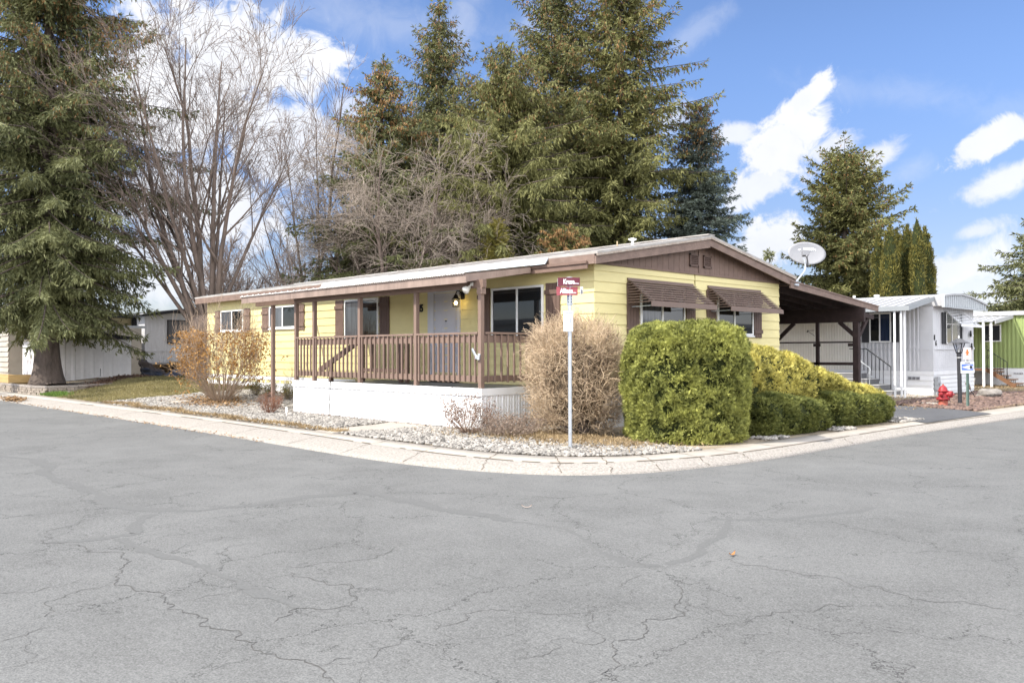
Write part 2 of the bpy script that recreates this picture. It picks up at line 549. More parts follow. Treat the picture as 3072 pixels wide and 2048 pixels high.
def asphalt(name, base, speck, crack=True):
    m = bpy.data.materials.new(name)
    t, N, L = nodes_of(m)
    p = N['Principled BSDF']
    p.inputs['Roughness'].default_value = 0.9
    p.inputs['Specular IOR Level'].default_value = 0.2
    geo = N.new('ShaderNodeNewGeometry')
    pos = geo.outputs['Position']

    def noise(scale, detail=4.0, rough=0.6, vec=pos):
        n = N.new('ShaderNodeTexNoise')
        n.inputs['Scale'].default_value = scale
        n.inputs['Detail'].default_value = detail
        n.inputs['Roughness'].default_value = rough
        L.new(vec, n.inputs['Vector'])
        return n

    def math_(op, a, b, c=None, clamp=False):
        n = N.new('ShaderNodeMath')
        n.operation = op
        n.use_clamp = clamp
        for i, s in enumerate((a, b, c)):
            if s is None:
                continue
            if isinstance(s, (int, float)):
                n.inputs[i].default_value = s
            else:
                L.new(s, n.inputs[i])
        return n.outputs[0]

    fine = noise(75, 4, 0.75)
    mid = noise(24, 5, 0.75)
    big = noise(0.55, 5, 0.6)
    blot = noise(2.2, 5, 0.65)
    v = math_('MULTIPLY_ADD', math_('SUBTRACT', fine.outputs['Fac'], 0.5), 2.3 * speck, 1.0)
    v = math_('MULTIPLY_ADD', math_('SUBTRACT', mid.outputs['Fac'], 0.5), 1.1 * speck, v)
    v = math_('MULTIPLY_ADD', math_('SUBTRACT', big.outputs['Fac'], 0.5), 0.6, v)
    v = math_('MULTIPLY_ADD', math_('SUBTRACT', blot.outputs['Fac'], 0.5), 0.22, v)
    if crack:
        # wandering hairline cracks, only in some patches
        wn = noise(0.9, 6, 0.7)
        wv = N.new('ShaderNodeVectorMath')
        wv.operation = 'MULTIPLY_ADD'
        L.new(wn.outputs['Color'], wv.inputs[0])
        wv.inputs[1].default_value = (1.3, 1.3, 0)
        L.new(pos, wv.inputs[2])
        wn2 = noise(7.0, 4, 0.7)
        wv2 = N.new('ShaderNodeVectorMath')
        wv2.operation = 'MULTIPLY_ADD'
        L.new(wn2.outputs['Color'], wv2.inputs[0])
        wv2.inputs[1].default_value = (0.16, 0.16, 0)
        L.new(wv.outputs[0], wv2.inputs[2])
        for sc, thr, seed, dark, m0 in ((0.55, 0.0055, 0.0, 0.55, 0.38), (1.2, 0.0085, 31.0, 0.42, 0.47), (2.6, 0.016, 77.0, 0.32, 0.54)):
            sh = N.new('ShaderNodeVectorMath')
            sh.operation = 'ADD'
            L.new(wv2.outputs[0], sh.inputs[0])
            sh.inputs[1].default_value = (seed, seed * 0.7, 0)
            vo = N.new('ShaderNodeTexVoronoi')
            vo.feature = 'DISTANCE_TO_EDGE'
            vo.voronoi_dimensions = '2D'
            vo.inputs['Scale'].default_value = sc
            L.new(sh.outputs[0], vo.inputs['Vector'])
            mr = N.new('ShaderNodeMapRange')
            mr.inputs['From Min'].default_value = thr
            mr.inputs['From Max'].default_value = thr * 0.25
            L.new(vo.outputs['Distance'], mr.inputs['Value'])
            msk = noise(0.33 + 0.2 * sc, 4, 0.6, sh.outputs[0])
            mm = N.new('ShaderNodeMapRange')
            mm.inputs['From Min'].default_value = m0
            mm.inputs['From Max'].default_value = m0 + 0.08
            L.new(msk.outputs['Fac'], mm.inputs['Value'])
            v = math_('MULTIPLY', v, math_('MULTIPLY_ADD', math_('MULTIPLY', mr.outputs[0], mm.outputs[0]), -dark, 1.0))
    mul = N.new('ShaderNodeVectorMath')
    mul.operation = 'SCALE'
    mul.inputs[0].default_value = base
    L.new(v, mul.inputs['Scale'])
    L.new(mul.outputs[0], p.inputs['Base Color'])
    b = N.new('ShaderNodeBump')
    b.inputs['Strength'].default_value = 0.35
    b.inputs['Distance'].default_value = 0.01
    L.new(fine.outputs['Fac'], b.inputs['Height'])
    L.new(b.outputs[0], p.inputs['Normal'])
    return m


M_ROAD = asphalt('worn_grey_asphalt', (0.144, 0.1435, 0.138), 1.0)
M_CRACK = mat('dark_crack', (0.092, 0.088, 0.083), 0.95, 0.3, 20)
M_SEAL = mat('faded_crack_sealant', (0.126, 0.1255, 0.1205), 0.9, 0.16, 40)
M_DRIVE = asphalt('dark_driveway_asphalt', (0.095, 0.096, 0.10), 0.6)

# ------------------------------------------------------------------ ground, road
mb = MB()
mb.add([(-600, -600, -0.3), (600, -600, -0.3), (600, 600, -0.3), (-600, 600, -0.3)], [(0, 1, 2, 3)])
tagp(mb.build('ground', mat('dry_earth', (0.20, 0.165, 0.115), 0.95, 0.3, 0.6, bump=0.3)), kind='structure')


def road_z(x, y):
    return 0.0


# cracks traced on the road surface: (points x,y), width, material (1 crack, 2 sealed)
CRACKS = [([(4.0, -11.02), (4.09, -10.77), (4.1, -10.61), (4.1, -10.28), (4.13, -9.98)], 0.012, 1), ([(4.1, -10.28), (4.46, -10.32), (4.86, -10.26), (5.26, -10.28), (5.56, -10.25), (5.75, -10.29), (6.01, -10.29), (6.28, -10.27), (6.42, -10.25), (6.53, -10.19), (6.71, -10.16), (6.81, -10.2), (6.95, -10.22)], 0.014, 1), ([(5.06, -10.25), (5.09, -9.97), (5.09, -9.8), (5.21, -9.71)], 0.008, 1), ([(4.68, -9.3), (4.84, -9.13), (4.95, -8.88), (4.94, -8.59), (4.85, -8.32)], 0.011, 1), ([(4.92, -9.32), (5.15, -9.31), (5.43, -9.3), (5.56, -9.2), (5.8, -9.33), (5.92, -9.57), (5.75, -9.72), (5.89, -9.98)], 0.011, 1), ([(5.75, -9.72), (6.08, -9.41), (6.44, -9.05)], 0.006, 1), ([(6.65, -9.32), (6.57, -9.04), (6.69, -8.84), (6.73, -8.78)], 0.008, 1), ([(6.71, -10.14), (6.73, -9.97)], 0.007, 1), ([(7.04, -10.13), (6.92, -10.0), (6.97, -9.77), (6.98, -9.59), (6.87, -9.39), (6.65, -9.34)], 0.011, 1), ([(2.15, -10.27), (1.91, -9.91), (1.57, -9.73), (1.1, -10.19), (0.82, -10.32)], 0.01, 1), ([(2.15, -10.27), (2.57, -10.39), (2.71, -10.25)], 0.01, 1), ([(2.8, -10.27), (3.18, -10.22), (3.38, -10.01), (3.74, -10.06), (3.87, -10.16), (4.1, -10.28)], 0.012, 1), ([(3.71, -9.73), (3.52, -9.55), (3.47, -9.31), (3.47, -9.13), (3.62, -9.04)], 0.012, 1), ([(4.02, -9.52), (3.82, -9.3), (3.84, -9.05)], 0.012, 1), ([(0.68, -7.08), (0.75, -6.47), (0.95, -5.84)], 0.018, 1), ([(5.57, -11.36), (5.59, -11.19), (5.56, -11.02)], 0.006, 1), ([(5.1, -11.26), (5.09, -11.12), (5.01, -11.01)], 0.008, 1), ([(-0.36, -10.07), (-0.42, -9.6), (-0.44, -9.06)], 0.012, 1), ([(6.75, -8.8), (7.1, -8.43), (7.2, -8.25), (7.13, -8.02), (6.96, -7.87), (6.85, -7.82), (6.82, -7.53)], 0.008, 1), ([(7.54, -8.75), (7.53, -8.43), (7.53, -8.22), (7.41, -7.9), (7.1, -7.49), (6.82, -7.23), (6.62, -7.29), (6.34, -7.24)], 0.01, 1), ([(7.54, -8.75), (7.68, -8.91), (7.81, -9.08), (7.91, -9.24)], 0.009, 1), ([(7.54, -8.75), (7.41, -8.73), (7.18, -8.52), (7.08, -8.43)], 0.008, 1), ([(7.83, -8.31), (7.78, -8.17), (7.89, -7.91), (7.94, -7.71), (8.0, -7.57), (8.09, -7.34), (8.35, -7.05)], 0.009, 1), ([(7.04, -6.67), (7.32, -6.67), (7.49, -6.68), (7.83, -6.59), (8.17, -6.6), (8.68, -6.55), (8.96, -6.53)], 0.009, 1), ([(7.43, -7.88), (7.65, -7.86), (7.83, -7.88)], 0.006, 1), ([(7.35, -9.38), (7.3, -8.98), (7.46, -8.77)], 0.008, 1), ([(4.21, -6.25), (4.13, -6.06), (4.13, -5.93)], 0.01, 1), ([(4.82, -5.98), (4.99, -5.73), (5.19, -5.36)], 0.01, 1), ([(8.19, -4.38), (8.16, -4.59), (8.28, -4.86)], 0.009, 1), ([(-4.76, -9.1), (-2.11, -9.16), (-0.13, -9.21), (0.96, -9.32), (1.49, -9.23), (2.07, -8.83), (2.2, -8.27), (2.12, -7.59), (2.29, -7.01), (3.21, -6.88), (4.27, -6.86), (4.74, -6.85)], 0.16, 2), ([(1.92, -9.22), (2.74, -9.68), (2.71, -10.07), (2.58, -10.38)], 0.1, 2), ([(2.84, -9.83), (3.63, -9.82), (4.32, -9.71), (4.9, -9.72), (5.3, -9.76), (5.74, -9.73)], 0.11, 2), ([(4.77, -6.89), (5.37, -6.77), (5.94, -7.06), (6.36, -7.26), (6.58, -7.33), (6.77, -7.23)], 0.1, 2), ([(6.76, -7.15), (6.74, -6.63), (6.58, -6.29), (6.11, -5.17)], 0.07, 2), ([(6.02, -5.41), (6.59, -4.84), (6.8, -4.25), (6.92, -3.71)], 0.07, 2)]
rng = random.Random(5)
rb = MB()
rb.add([(-120, -30, 0), (60, -30, 0), (60, 120, 0), (-120, 120, 0)], [(0, 1, 2, 3)])


def ribbon(mbx, pts, w, z, rough, step=0.045, depth=0):
    """jagged strip along a polyline (midpoint displacement), width varying, short side cracks"""
    P = [tuple(p) for p in pts]
    while max(math.dist(a, b) for a, b in zip(P[:-1], P[1:])) > step:
        Q = [P[0]]
        for a, b in zip(P[:-1], P[1:]):
            d = math.dist(a, b)
            if d > step:
                o = rng.gauss(0, rough) * d
                Q.append(((a[0] + b[0]) / 2 - (b[1] - a[1]) / d * o, (a[1] + b[1]) / 2 + (b[0] - a[0]) / d * o))
            Q.append(b)
        P = Q
    vs, fs = [], []
    ww = w
    for i, p in enumerate(P):
        q, o = P[min(i + 1, len(P) - 1)], P[max(i - 1, 0)]
        dx, dy = q[0] - o[0], q[1] - o[1]
        l = math.hypot(dx, dy) or 1
        ww = min(max(ww * rng.uniform(0.7, 1.4), w * 0.25), w * 1.5)
        e = ww * (0.2 if i in (0, len(P) - 1) else 1) / 2
        vs += [(p[0] + dy / l * e, p[1] - dx / l * e, z), (p[0] - dy / l * e, p[1] + dx / l * e, z)]
        if rough > 0.1 and depth < 2 and rng.random() < 0.012:
            a = math.atan2(dy, dx) + rng.choice((-1, 1)) * rng.uniform(0.6, 1.4)
            L = rng.uniform(0.15, 0.8)
            ribbon(mbx, [p, (p[0] + L * 0.5 * math.cos(a), p[1] + L * 0.5 * math.sin(a)), (p[0] + L * math.cos(a + .4), p[1] + L * math.sin(a + .4))], w * 0.6, z, rough, step, depth + 1)
    for i in range(len(P) - 1):
        fs.append((2 * i, 2 * i + 2, 2 * i + 3, 2 * i + 1))
    mbx.add(vs, fs)


for ci_, (pts, w, mi) in enumerate(CRACKS):
    rb.mat(mi)
    ribbon(rb, pts, w * (0.42 if mi == 1 else 0.9), (0.001 + (ci_ % 8) * 0.0001 if mi == 2 else 0.0022 + ci_ * 0.00004), 0.16 if mi == 1 else 0.05)
tagp(rb.build('road', [M_ROAD, M_CRACK, M_SEAL]), kind='structure')

# ------------------------------------------------------------------ kerb, pavement, yard: three matched lines round the corner
EDGE = [(-90, -5.4), (-40, -5.3), (-20, -5.25), (-8, -5.15), (-3, -5.2), (0, -5.2), (1.6, -4.98), (3.0, -4.4), (3.7, -3.5), (4.05, -2.3), (4.25, -1), (4.3, 1), (4.4, 5), (4.7, 10), (5.2, 20), (6.0, 40), (8, 90)]
CRSE = [(-90, -4.5), (-40, -4.5), (-20, -4.5), (-8, -4.35), (-3, -4.45), (-0.2, -4.55), (1.35, -4.5), (2.7, -4.15), (3.4, -3.3), (3.8, -2.2), (3.98, -1), (4.05, 1), (4.12, 5), (4.45, 10), (4.95, 20), (5.7, 40), (7.7, 90)]
BACK = [(-90, -4.0), (-40, -4.0), (-20, -4.02), (-8, -4.05), (-3, -4.05), (-0.3, -4.08), (1.1, -4.04), (2.3, -3.72), (3.02, -3.0), (3.35, -2.1), (3.48, -1), (3.55, 1), (3.75, 5), (3.85, 10), (4.3, 20), (5.0, 40), (7.0, 90)]


def catmull(pts, sub):
    P = np.array(pts, float)
    out = []
    for i in range(len(P) - 1):
        p0, p1, p2, p3 = P[max(i - 1, 0)], P[i], P[i + 1], P[min(i + 2, len(P) - 1)]
        # centripetal-ish: limit tangents by chord length
        l = np.linalg.norm(p2 - p1)
        m1 = unit(p2 - p0) * l
        m2 = unit(p3 - p1) * l
        for s in range(sub):
            t = s / sub
            h = (2 * t**3 - 3 * t**2 + 1, t**3 - 2 * t**2 + t, -2 * t**3 + 3 * t**2, t**3 - t**2)
            out.append(h[0] * p1 + h[1] * m1 + h[2] * p2 + h[3] * m2)
    out.append(P[-1])
    return np.array(out)


SUB = 10
e_, c_, b_ = catmull(EDGE, SUB), catmull(CRSE, SUB), catmull(BACK, SUB)
NL = len(e_)


def strips(name, lines, m):
    """lines: list of (xy array, z)"""
    mbx = MB()
    vs = []
    for xy, z in lines:
        vs += [(p[0], p[1], z) for p in xy]
    fs = []
    for k in range(len(lines) - 1):
        for i in range(NL - 1):
            fs.append((k * NL + i, k * NL + i + 1, (k + 1) * NL + i + 1, (k + 1) * NL + i))
    mbx.add(vs, fs, True)
    return tagp(mbx.build(name, m), kind='structure')


def lerp(a, b, t):
    return a + (b - a) * t


kerb = strips('kerb', [(lerp(e_, c_, -0.01), -0.05), (e_, 0.018), (lerp(e_, c_, 0.25), 0.045), (lerp(e_, c_, 0.7), 0.098), (lerp(e_, c_, 0.93), 0.110), (lerp(e_, c_, 0.985), 0.108), (lerp(e_, c_, 0.99), 0.06)], M_CURB)
walk = strips('pavement', [(lerp(e_, c_, 0.995), 0.05), (lerp(e_, c_, 1.0), 0.117), (lerp(c_, b_, 0.5), 0.124), (b_, 0.128), (lerp(c_, b_, 1.04), 0.05)], M_CONC)
# joints across kerb and pavement
jb = MB()
for i in (22, 27, 32, 36, 41, 47, 54, 63, 71, 77, 83, 90, 97, 104, 112, 118):
    if i >= NL - 1:
        continue
    for t0, t1, a_, bb_, z0, z1 in ((0.03, 0.95, e_, c_, 0.024, 0.118), (0.05, 0.95, c_, b_, 0.123, 0.133)):
        p, q = lerp(a_[i], bb_[i], t0), lerp(a_[i], bb_[i], t1)
        k = 5
        pts = []
        for s in range(k + 1):
            r = lerp(p, q, s / k) + np.array([rng.uniform(-.025, .025), rng.uniform(-.025, .025)])
            if a_ is e_:
                tt = lerp(t0, t1, s / k)
                z = np.interp(tt, [0, .25, .7, .93, 1], [0.018, .045, .098, .110, .112]) + 0.004
            else:
                z = lerp(z0, z1, s / k)
            pts.append((r[0], r[1], z))
        for u, v in zip(pts[:-1], pts[1:]):
            d = np.array([v[0] - u[0], v[1] - u[1]])
            nn = np.array([-d[1], d[0]]) / (np.linalg.norm(d) + 1e-9) * rng.uniform(0.004, 0.009)
            jb.add([(u[0] - nn[0], u[1] - nn[1], u[2]), (u[0] + nn[0], u[1] + nn[1], u[2]), (v[0] + nn[0], v[1] + nn[1], v[2]), (v[0] - nn[0], v[1] - nn[1], v[2])], [(0, 1, 2, 3)])
# long crack between kerb and pavement
for i in range(20, 128):
    if rng.random() < 0.75:
        u, v = lerp(e_[i], c_[i], 0.985), lerp(e_[i + 1], c_[i + 1], 0.985)
        d = unit(v - u)
        nn = np.array([-d[1], d[0]]) * rng.uniform(0.004, 0.010)
        jb.add([(u[0] - nn[0], u[1] - nn[1], 0.1145), (u[0] + nn[0], u[1] + nn[1], 0.1205), (v[0] + nn[0], v[1] + nn[1], 0.1205), (v[0] - nn[0], v[1] - nn[1], 0.1145)], [(0, 1, 2, 3)])
jb.build('joint_crack', mat('joint_dirt', (0.12, 0.095, 0.07), 0.95, 0.3, 12), kerb)

# yard: fan from a centre far behind the house out to the back of the pavement
CEN = np.array([-30.0, 40.0])
TS = [0, 0.004, 0.01, 0.02, 0.035, 0.05, 0.07, 0.09, 0.12, 0.16, 0.22, 0.3, 0.45, 0.7, 0.98]
vs, fs = [], []
for t in TS:
    for p in b_:
        q = lerp(p, CEN, t)
        vs.append((q[0], q[1], float(yard(q[0], q[1])) - 0.01))
for k in range(len(TS) - 1):
    for i in range(NL - 1):
        fs.append((k * NL + i, k * NL + i + 1, (k + 1) * NL + i + 1, (k + 1) * NL + i))
yb = MB()
yb.add(vs, fs, True)
tagp(yb.build('yard_soil', mat('sandy_soil', (0.27, 0.225, 0.165), 0.95, 0.3, 2.5, bump=0.5, bscale=40, col2=(0.16, 0.125, 0.085))), kind='structure')

# driveway beside the carport
db = MB()
dv = [(4.14, 5.75), (4.3, 9.45), (3.55, 10.1), (2.6, 10.72), (0.95, 10.95), (-4, 11.2), (-12, 11.2), (-12, 7.4), (0.6, 7.4), (2.55, 6.95), (3.4, 6.15)]
db.add([(x, y, 0.136) for x, y in dv], [list(range(len(dv)))])
tagp(db.build('driveway', M_DRIVE), kind='structure')
# concrete path from the pavement to the deck
pb = MB()
pb.prism([(-3.5, -4.10, 0.10), (-2.92, -4.10, 0.10), (-2.62, -3.4, 0.10), (-2.75, -1.86, 0.10), (-4.05, -1.86, 0.10), (-3.75, -2.6, 0.10)], (0, 0, 0.045))
tagp(pb.build('garden_path', M_CONC), kind='structure')
pb = MB()
pb.prism([(-2.6, 14.6, 0.10), (0.55, 14.5, 0.10), (0.75, 15.8, 0.10), (0.38, 16.9, 0.10), (-2.6, 16.9, 0.10)], (0, 0, 0.04))
tagp(pb.build('entrance_path', M_CONC), kind='structure')

# ------------------------------------------------------------------ gravel: pebbles as real stones
def icosa():
    t = (1 + 5**0.5) / 2
    v = np.array([(-1, t, 0), (1, t, 0), (-1, -t, 0), (1, -t, 0), (0, -1, t), (0, 1, t), (0, -1, -t), (0, 1, -t), (t, 0, -1), (t, 0, 1), (-t, 0, -1), (-t, 0, 1)], float)
    f = np.array([(0, 11, 5), (0, 5, 1), (0, 1, 7), (0, 7, 10), (0, 10, 11), (1, 5, 9), (5, 11, 4), (11, 10, 2), (10, 7, 6), (7, 1, 8), (3, 9, 4), (3, 4, 2), (3, 2, 6), (3, 6, 8), (3, 8, 9), (4, 9, 5), (2, 4, 11), (6, 2, 10), (8, 6, 7), (9, 8, 1)])
    return v / np.linalg.norm(v[0]), f


def pebbles(name, XY, zf, size, m, seed, flat=0.55):
    rg = np.random.default_rng(seed)
    v, f = icosa()
    n = len(XY)
    s = size * rg.lognormal(0, 0.28, n)
    S = np.stack([s * rg.uniform(0.8, 1.35, n), s * rg.uniform(0.6, 1.0, n), s * flat * rg.uniform(0.7, 1.2, n)], 1)
    q = v[None] * S[:, None] * (1 + rg.normal(0, 0.10, (n, 12, 1)))
    tilt = rg.normal(0, 0.35, n)
    c, s_ = np.cos(tilt)[:, None], np.sin(tilt)[:, None]
    x, z = q[..., 0] * c - q[..., 2] * s_, q[..., 0] * s_ + q[..., 2] * c
    a = rg.uniform(0, 2 * np.pi, n)[:, None]
    X = x * np.cos(a) - q[..., 1] * np.sin(a)
    Y = x * np.sin(a) + q[..., 1] * np.cos(a)
    V = np.stack([X + XY[:, :1], Y + XY[:, 1:2], z + zf(XY[:, 0], XY[:, 1])[:, None] + rg.uniform(0, 1.0, n)[:, None] * size * 0.5], -1)
    F = (f[None] + (np.arange(n) * 12)[:, None, None]).reshape(-1, 3)
    o = npmesh(name, V.reshape(-1, 3), F, m, rnd=np.repeat(rg.random(n), 20), smooth=True)
    return tagp(o, kind='stuff')


def back_y(x):
    return np.interp(x, b_[:, 0], b_[:, 1])


def inside_back(XY, mrg):
    """keep points on the yard side of the back line"""
    d = np.full(len(XY), 1e9)
    for i in range(20, 130):
        a, b = b_[i], b_[i + 1]
        dd = b - a
        L2 = (dd**2).sum()
        t = np.clip(((XY - a) @ dd) / L2, 0, 1)
        pr = a + t[:, None] * dd
        r = XY - pr
        dist = np.linalg.norm(r, axis=1)
        side = dd[0] * r[:, 1] - dd[1] * r[:, 0]
        upd = dist < np.abs(d)
        d = np.where(upd, np.where(side > 0, dist, -dist), d)
    return d > mrg


rg = np.random.default_rng(11)
leafm = leafmat('river_pebbles', (0.075, 0.07, 0.063), (0.40, 0.37, 0.33), 0.0, 6.0)
XY = np.stack([rg.uniform(-17, 3.6, 88000), rg.uniform(-4.2, 0.3, 88000)], 1)
keep = inside_back(XY, 0.02)
x, y = XY[:, 0], XY[:, 1]
keep &= x > -16.2 + (y + 3.9) * 0.75 + 0.12 * np.sin(y * 5)
keep &= ~((x > -8.5) & (x < -1.1) & (y > -1.95))
keep &= ~((x > -4.05 - 0.2) & (x < -2.65) & (y > -4.1) & (x > -3.6 + (y + 4.1) * -0.22) & (x < -2.9 + 0.25 * np.clip(y + 4.1, 0, 1)))
keep &= ~((x > -0.3) & (y > -1.5))
keep &= ~((x > -8.5) & (y > -0.2))
# a strip of bare soil and thatch next to the pavement on the left
keep &= ~((x < -3) & (y < -3.72 + 0.12 * np.sin(x * 2.1)) & (rg.random(len(x)) < 0.85))
keep &= rg.random(len(x)) < np.clip(1.15 - np.maximum(-x - 9, 0) * 0.02, 0.5, 1)
XY = XY[keep]
pebbles('gravel', XY, lambda a, b: yard(a, b) + 0.004, 0.026, leafm, 3)
# loose stones beyond the hedges on the right
XY = np.stack([rg.uniform(2.2, 3.8, 9000), rg.uniform(-1.2, 6.6, 9000)], 1)
XY = XY[inside_back(XY, 0.02) & (((XY[:, 0] > 3.1) & (np.abs(XY[:, 1] - 0.75) < 0.28)) | ((XY[:, 0] > 3.2) & (np.abs(XY[:, 1] - 3.15) < 0.35)) | (XY[:, 1] > 5.5))]
pebbles('side_gravel', XY, lambda a, b: yard(a, b) + 0.002, 0.034, leafm, 4)
# red lava rock in the bed round the hydrant
XY = np.stack([rg.uniform(-0.2, 4.2, 16000), rg.uniform(10.0, 25.5, 16000)], 1)
k = (XY[:, 1] > 10.55 + np.abs(XY[:, 0] - 2.6) * 0.1 - (XY[:, 0] - 2.6) * 0.45) & (XY[:, 0] < 3.72 + (XY[:, 1] - 10) * 0.035) & ~((XY[:, 1] > 16.5) & (XY[:, 0] < 0.7)) & ~((XY[:, 0] < 0.9) & (XY[:, 1] < 16.9)) & (XY[:, 1] < 19.5 + XY[:, 0])
pebbles('lava_rock', XY[k], lambda a, b: yard(a, b) - 0.005, 0.05, leafmat('red_lava_rock', (0.065, 0.043, 0.035), (0.205, 0.138, 0.112), 0.0, 3.0), 5, flat=0.7)

# ------------------------------------------------------------------ lawn and dry thatch
def blades(name, XY, zf, lo, hi, w, m, seed, lean=0.5, kind='stuff'):
    rg = np.random.default_rng(seed)
    n = len(XY)
    P = np.stack([XY[:, 0], XY[:, 1], zf(XY[:, 0], XY[:, 1])], 1)
    D = np.stack([rg.normal(0, lean, n), rg.normal(0, lean, n), np.ones(n)], 1)
    s = Sprays(seed)
    s.add(P, D, rg.uniform(lo, hi, n), w)
    return tagp(s.build(name, m), kind=kind)


rg = np.random.default_rng(21)
XY = np.stack([rg.uniform(-29, -12, 130000), rg.uniform(-3.95, 3.5, 130000)], 1)
x, y = XY[:, 0], XY[:, 1]
k = (x < -16.2 + (y + 3.9) * 0.75 + 0.12 * np.sin(y * 5)) & ~((x < -22.2) & (y < -2.9)) & ~((x < -22.2 - (y + 2.9) * 1.4)) & inside_back(XY, 0.03)
lawn_m = leafmat('winter_lawn', (0.075, 0.072, 0.028), (0.29, 0.25, 0.11), 0.2, 0.55)
blades('lawn_grass', XY[k], lambda a, b: yard(a, b) - 0.01, 0.03, 0.075, 0.018, lawn_m, 22, 0.7)
XY = np.stack([rg.normal(-21.6, 0.55, 1600), rg.normal(-3.75, 0.18, 1600)], 1)
blades('green_grass', XY[XY[:, 1] > -4.0], lambda a, b: yard(a, b) - 0.01, 0.06, 0.16, 0.02, leafmat('fresh_grass', (0.06, 0.11, 0.02), (0.16, 0.26, 0.05), 0.25, 2.0), 23, 0.4)
# dry grass strips and the thatch under the bare bush
dry = leafmat('dry_thatch', (0.14, 0.095, 0.05), (0.42, 0.31, 0.17), 0.1, 3.0)
pts = []
for _ in range(9000):
    x_ = rg.uniform(-16, -2.9)
    pts.append((x_, -3.88 + 0.10 * math.sin(x_ * 2.1) + rg.normal(0, 0.09)))
for _ in range(9000):
    pts.append((rg.normal(0.55, 1.0), rg.normal(-1.95, 0.42)))
for _ in range(2500):
    pts.append((rg.uniform(-0.2, 2.6), rg.normal(-1.85, 0.25)))
for _ in range(2500):
    pts.append((rg.uniform(-1.6, 2.7), rg.normal(13.5, 2.3)))
for _ in range(7000):
    pts.append((rg.uniform(-2.5, 4.3), rg.uniform(21, 27.2)))
XY = np.array(pts)
XY = XY[inside_back(XY, 0.03)]
blades('dry_grass', XY, lambda a, b: yard(a, b) + 0.005, 0.04, 0.12, 0.014, dry, 24, 1.6)

# ------------------------------------------------------------------ the yellow house
house = thing('yellow_house', 'long yellow single-storey home with brown shutters, slatted awnings and a low gable roof', 'house', (-8, 3.5, 0))
house.location = (0, 0, 0)
SB, SC, TOP = 0.92, 0.21, 3.385          # siding bottom, course height, top of wall
W_, L_ = 7.3, 17.6
wb = MB()
wb.box(-L_ + 0.02, -0.003, 0.003, W_ - 0.01, 0.7, TOP)
j = 0
z = SB
while z < TOP - 0.01:
    z1 = min(z + SC, TOP)
    # front course: bottom edge 18 mm proud, a shadow gap under it
    wb.prism([(0, -0.022, z), (0, -0.004, z1 - 0.001), (0, 0.004, z1 - 0.001), (0, 0.004, z)], (-L_, 0, 0))
    wb.prism([(0.022, -0.024, z), (0.004, -0.024, z1 - 0.001), (-0.002, -0.024, z1 - 0.001), (-0.002, -0.024, z)][::-1], (0, W_ + 0.024, 0))
    z = z1
wb.build('wall', M_YELLOW, house)
# seam between the two halves and the corner strip at the carport
sm_ = MB()
sm_.box(0.0, 0.026, 3.455, 3.468, 3.03, 3.385)
sm_.build('panel_seam', mat('seam_shadow', (0.30, 0.25, 0.10), 0.8, 0.1), house)

# white skirting below the siding
sk = MB()
sk.box(-L_, -8.38, 0.012, 0.05, 0.2, 0.9)
x = -L_
while x < -8.4:
    sk.box(x, x + 0.045, 0.0, 0.02, 0.2, 0.78)
    x += 0.30
sk.box(-L_, -8.38, -0.012, 0.03, 0.79, 0.895)
sk.build('skirting', M_WHITE, house)
sk = MB()
sk.box(0.0, 0.03, 0.0, W_, 0.1, 0.9)
sk.build('skirting', M_WHITE, house)

# roof: two low slopes with overhang; z along the gable
RIDGE_Y = 3.65
EAVE_Y, OVH = -0.29, 0.32
SL = 0.171


def roof_z(y):
    return 3.555 + SL * (min(y, 2 * RIDGE_Y - y) - EAVE_Y)


rf = MB()
X0, X1 = -L_ - 0.35, OVH + 0.02
yl, yr = EAVE_Y - 0.02, 2 * RIDGE_Y - EAVE_Y + 0.02
rf.prism([(X0, yl, roof_z(yl)), (X0, RIDGE_Y, roof_z(RIDGE_Y)), (X0, yr, roof_z(yr)), (X0, yr, roof_z(yr) - 0.045), (X0, RIDGE_Y, roof_z(RIDGE_Y) - 0.045), (X0, yl, roof_z(yl) - 0.045)], (X1 - X0, 0, 0))
# standing seams across the slopes
x = X0 + 0.5
while x < X1 - 0.2:
    for (ya, yb_) in ((yl, RIDGE_Y), (RIDGE_Y, yr)):
        rf.bar((x, ya, roof_z(ya) + 0.008), (x, yb_, roof_z(yb_) + 0.008), 0.05, 0.02)
    x += 1.22
rf.bar((X0, RIDGE_Y, roof_z(RIDGE_Y) + 0.01), (X1, RIDGE_Y, roof_z(RIDGE_Y) + 0.01), 0.25, 0.025)
roof = rf.build('roof', M_ROOFW, house)
# roof furniture seen along the ridge
rv = MB()
rv.lathe([(0.035, 0), (0.035, 0.12), (0.09, 0.14), (0.10, 0.17), (0.03, 0.19)], (-1.3, 2.9, roof_z(2.9) - 0.03), 14)
rv.build('roof_vent', M_OFFW, roof)
rv = MB()
rv.tube([(-1.75, 2.9, roof_z(2.9) - 0.03), (-1.75, 2.9, roof_z(2.9) + 0.13)], 0.018, 6)
rv.build('vent_pipe', mat('rusty_pipe', (0.42, 0.33, 0.2), 0.6, 0.2), roof)

# weathered trim edge under the metal
we = MB()
for y0_, y1_ in ((yl, RIDGE_Y), (RIDGE_Y, yr)):
    we.bar((X1 - 0.012, y0_, roof_z(y0_) - 0.065), (X1 - 0.012, y1_, roof_z(y1_) - 0.065), 0.026, 0.042)
we.build('roof_edge', mat('peeling_roof_edge', (0.20, 0.15, 0.12), 0.8, 0.5, 9.0, col2=(0.45, 0.40, 0.34)), house)

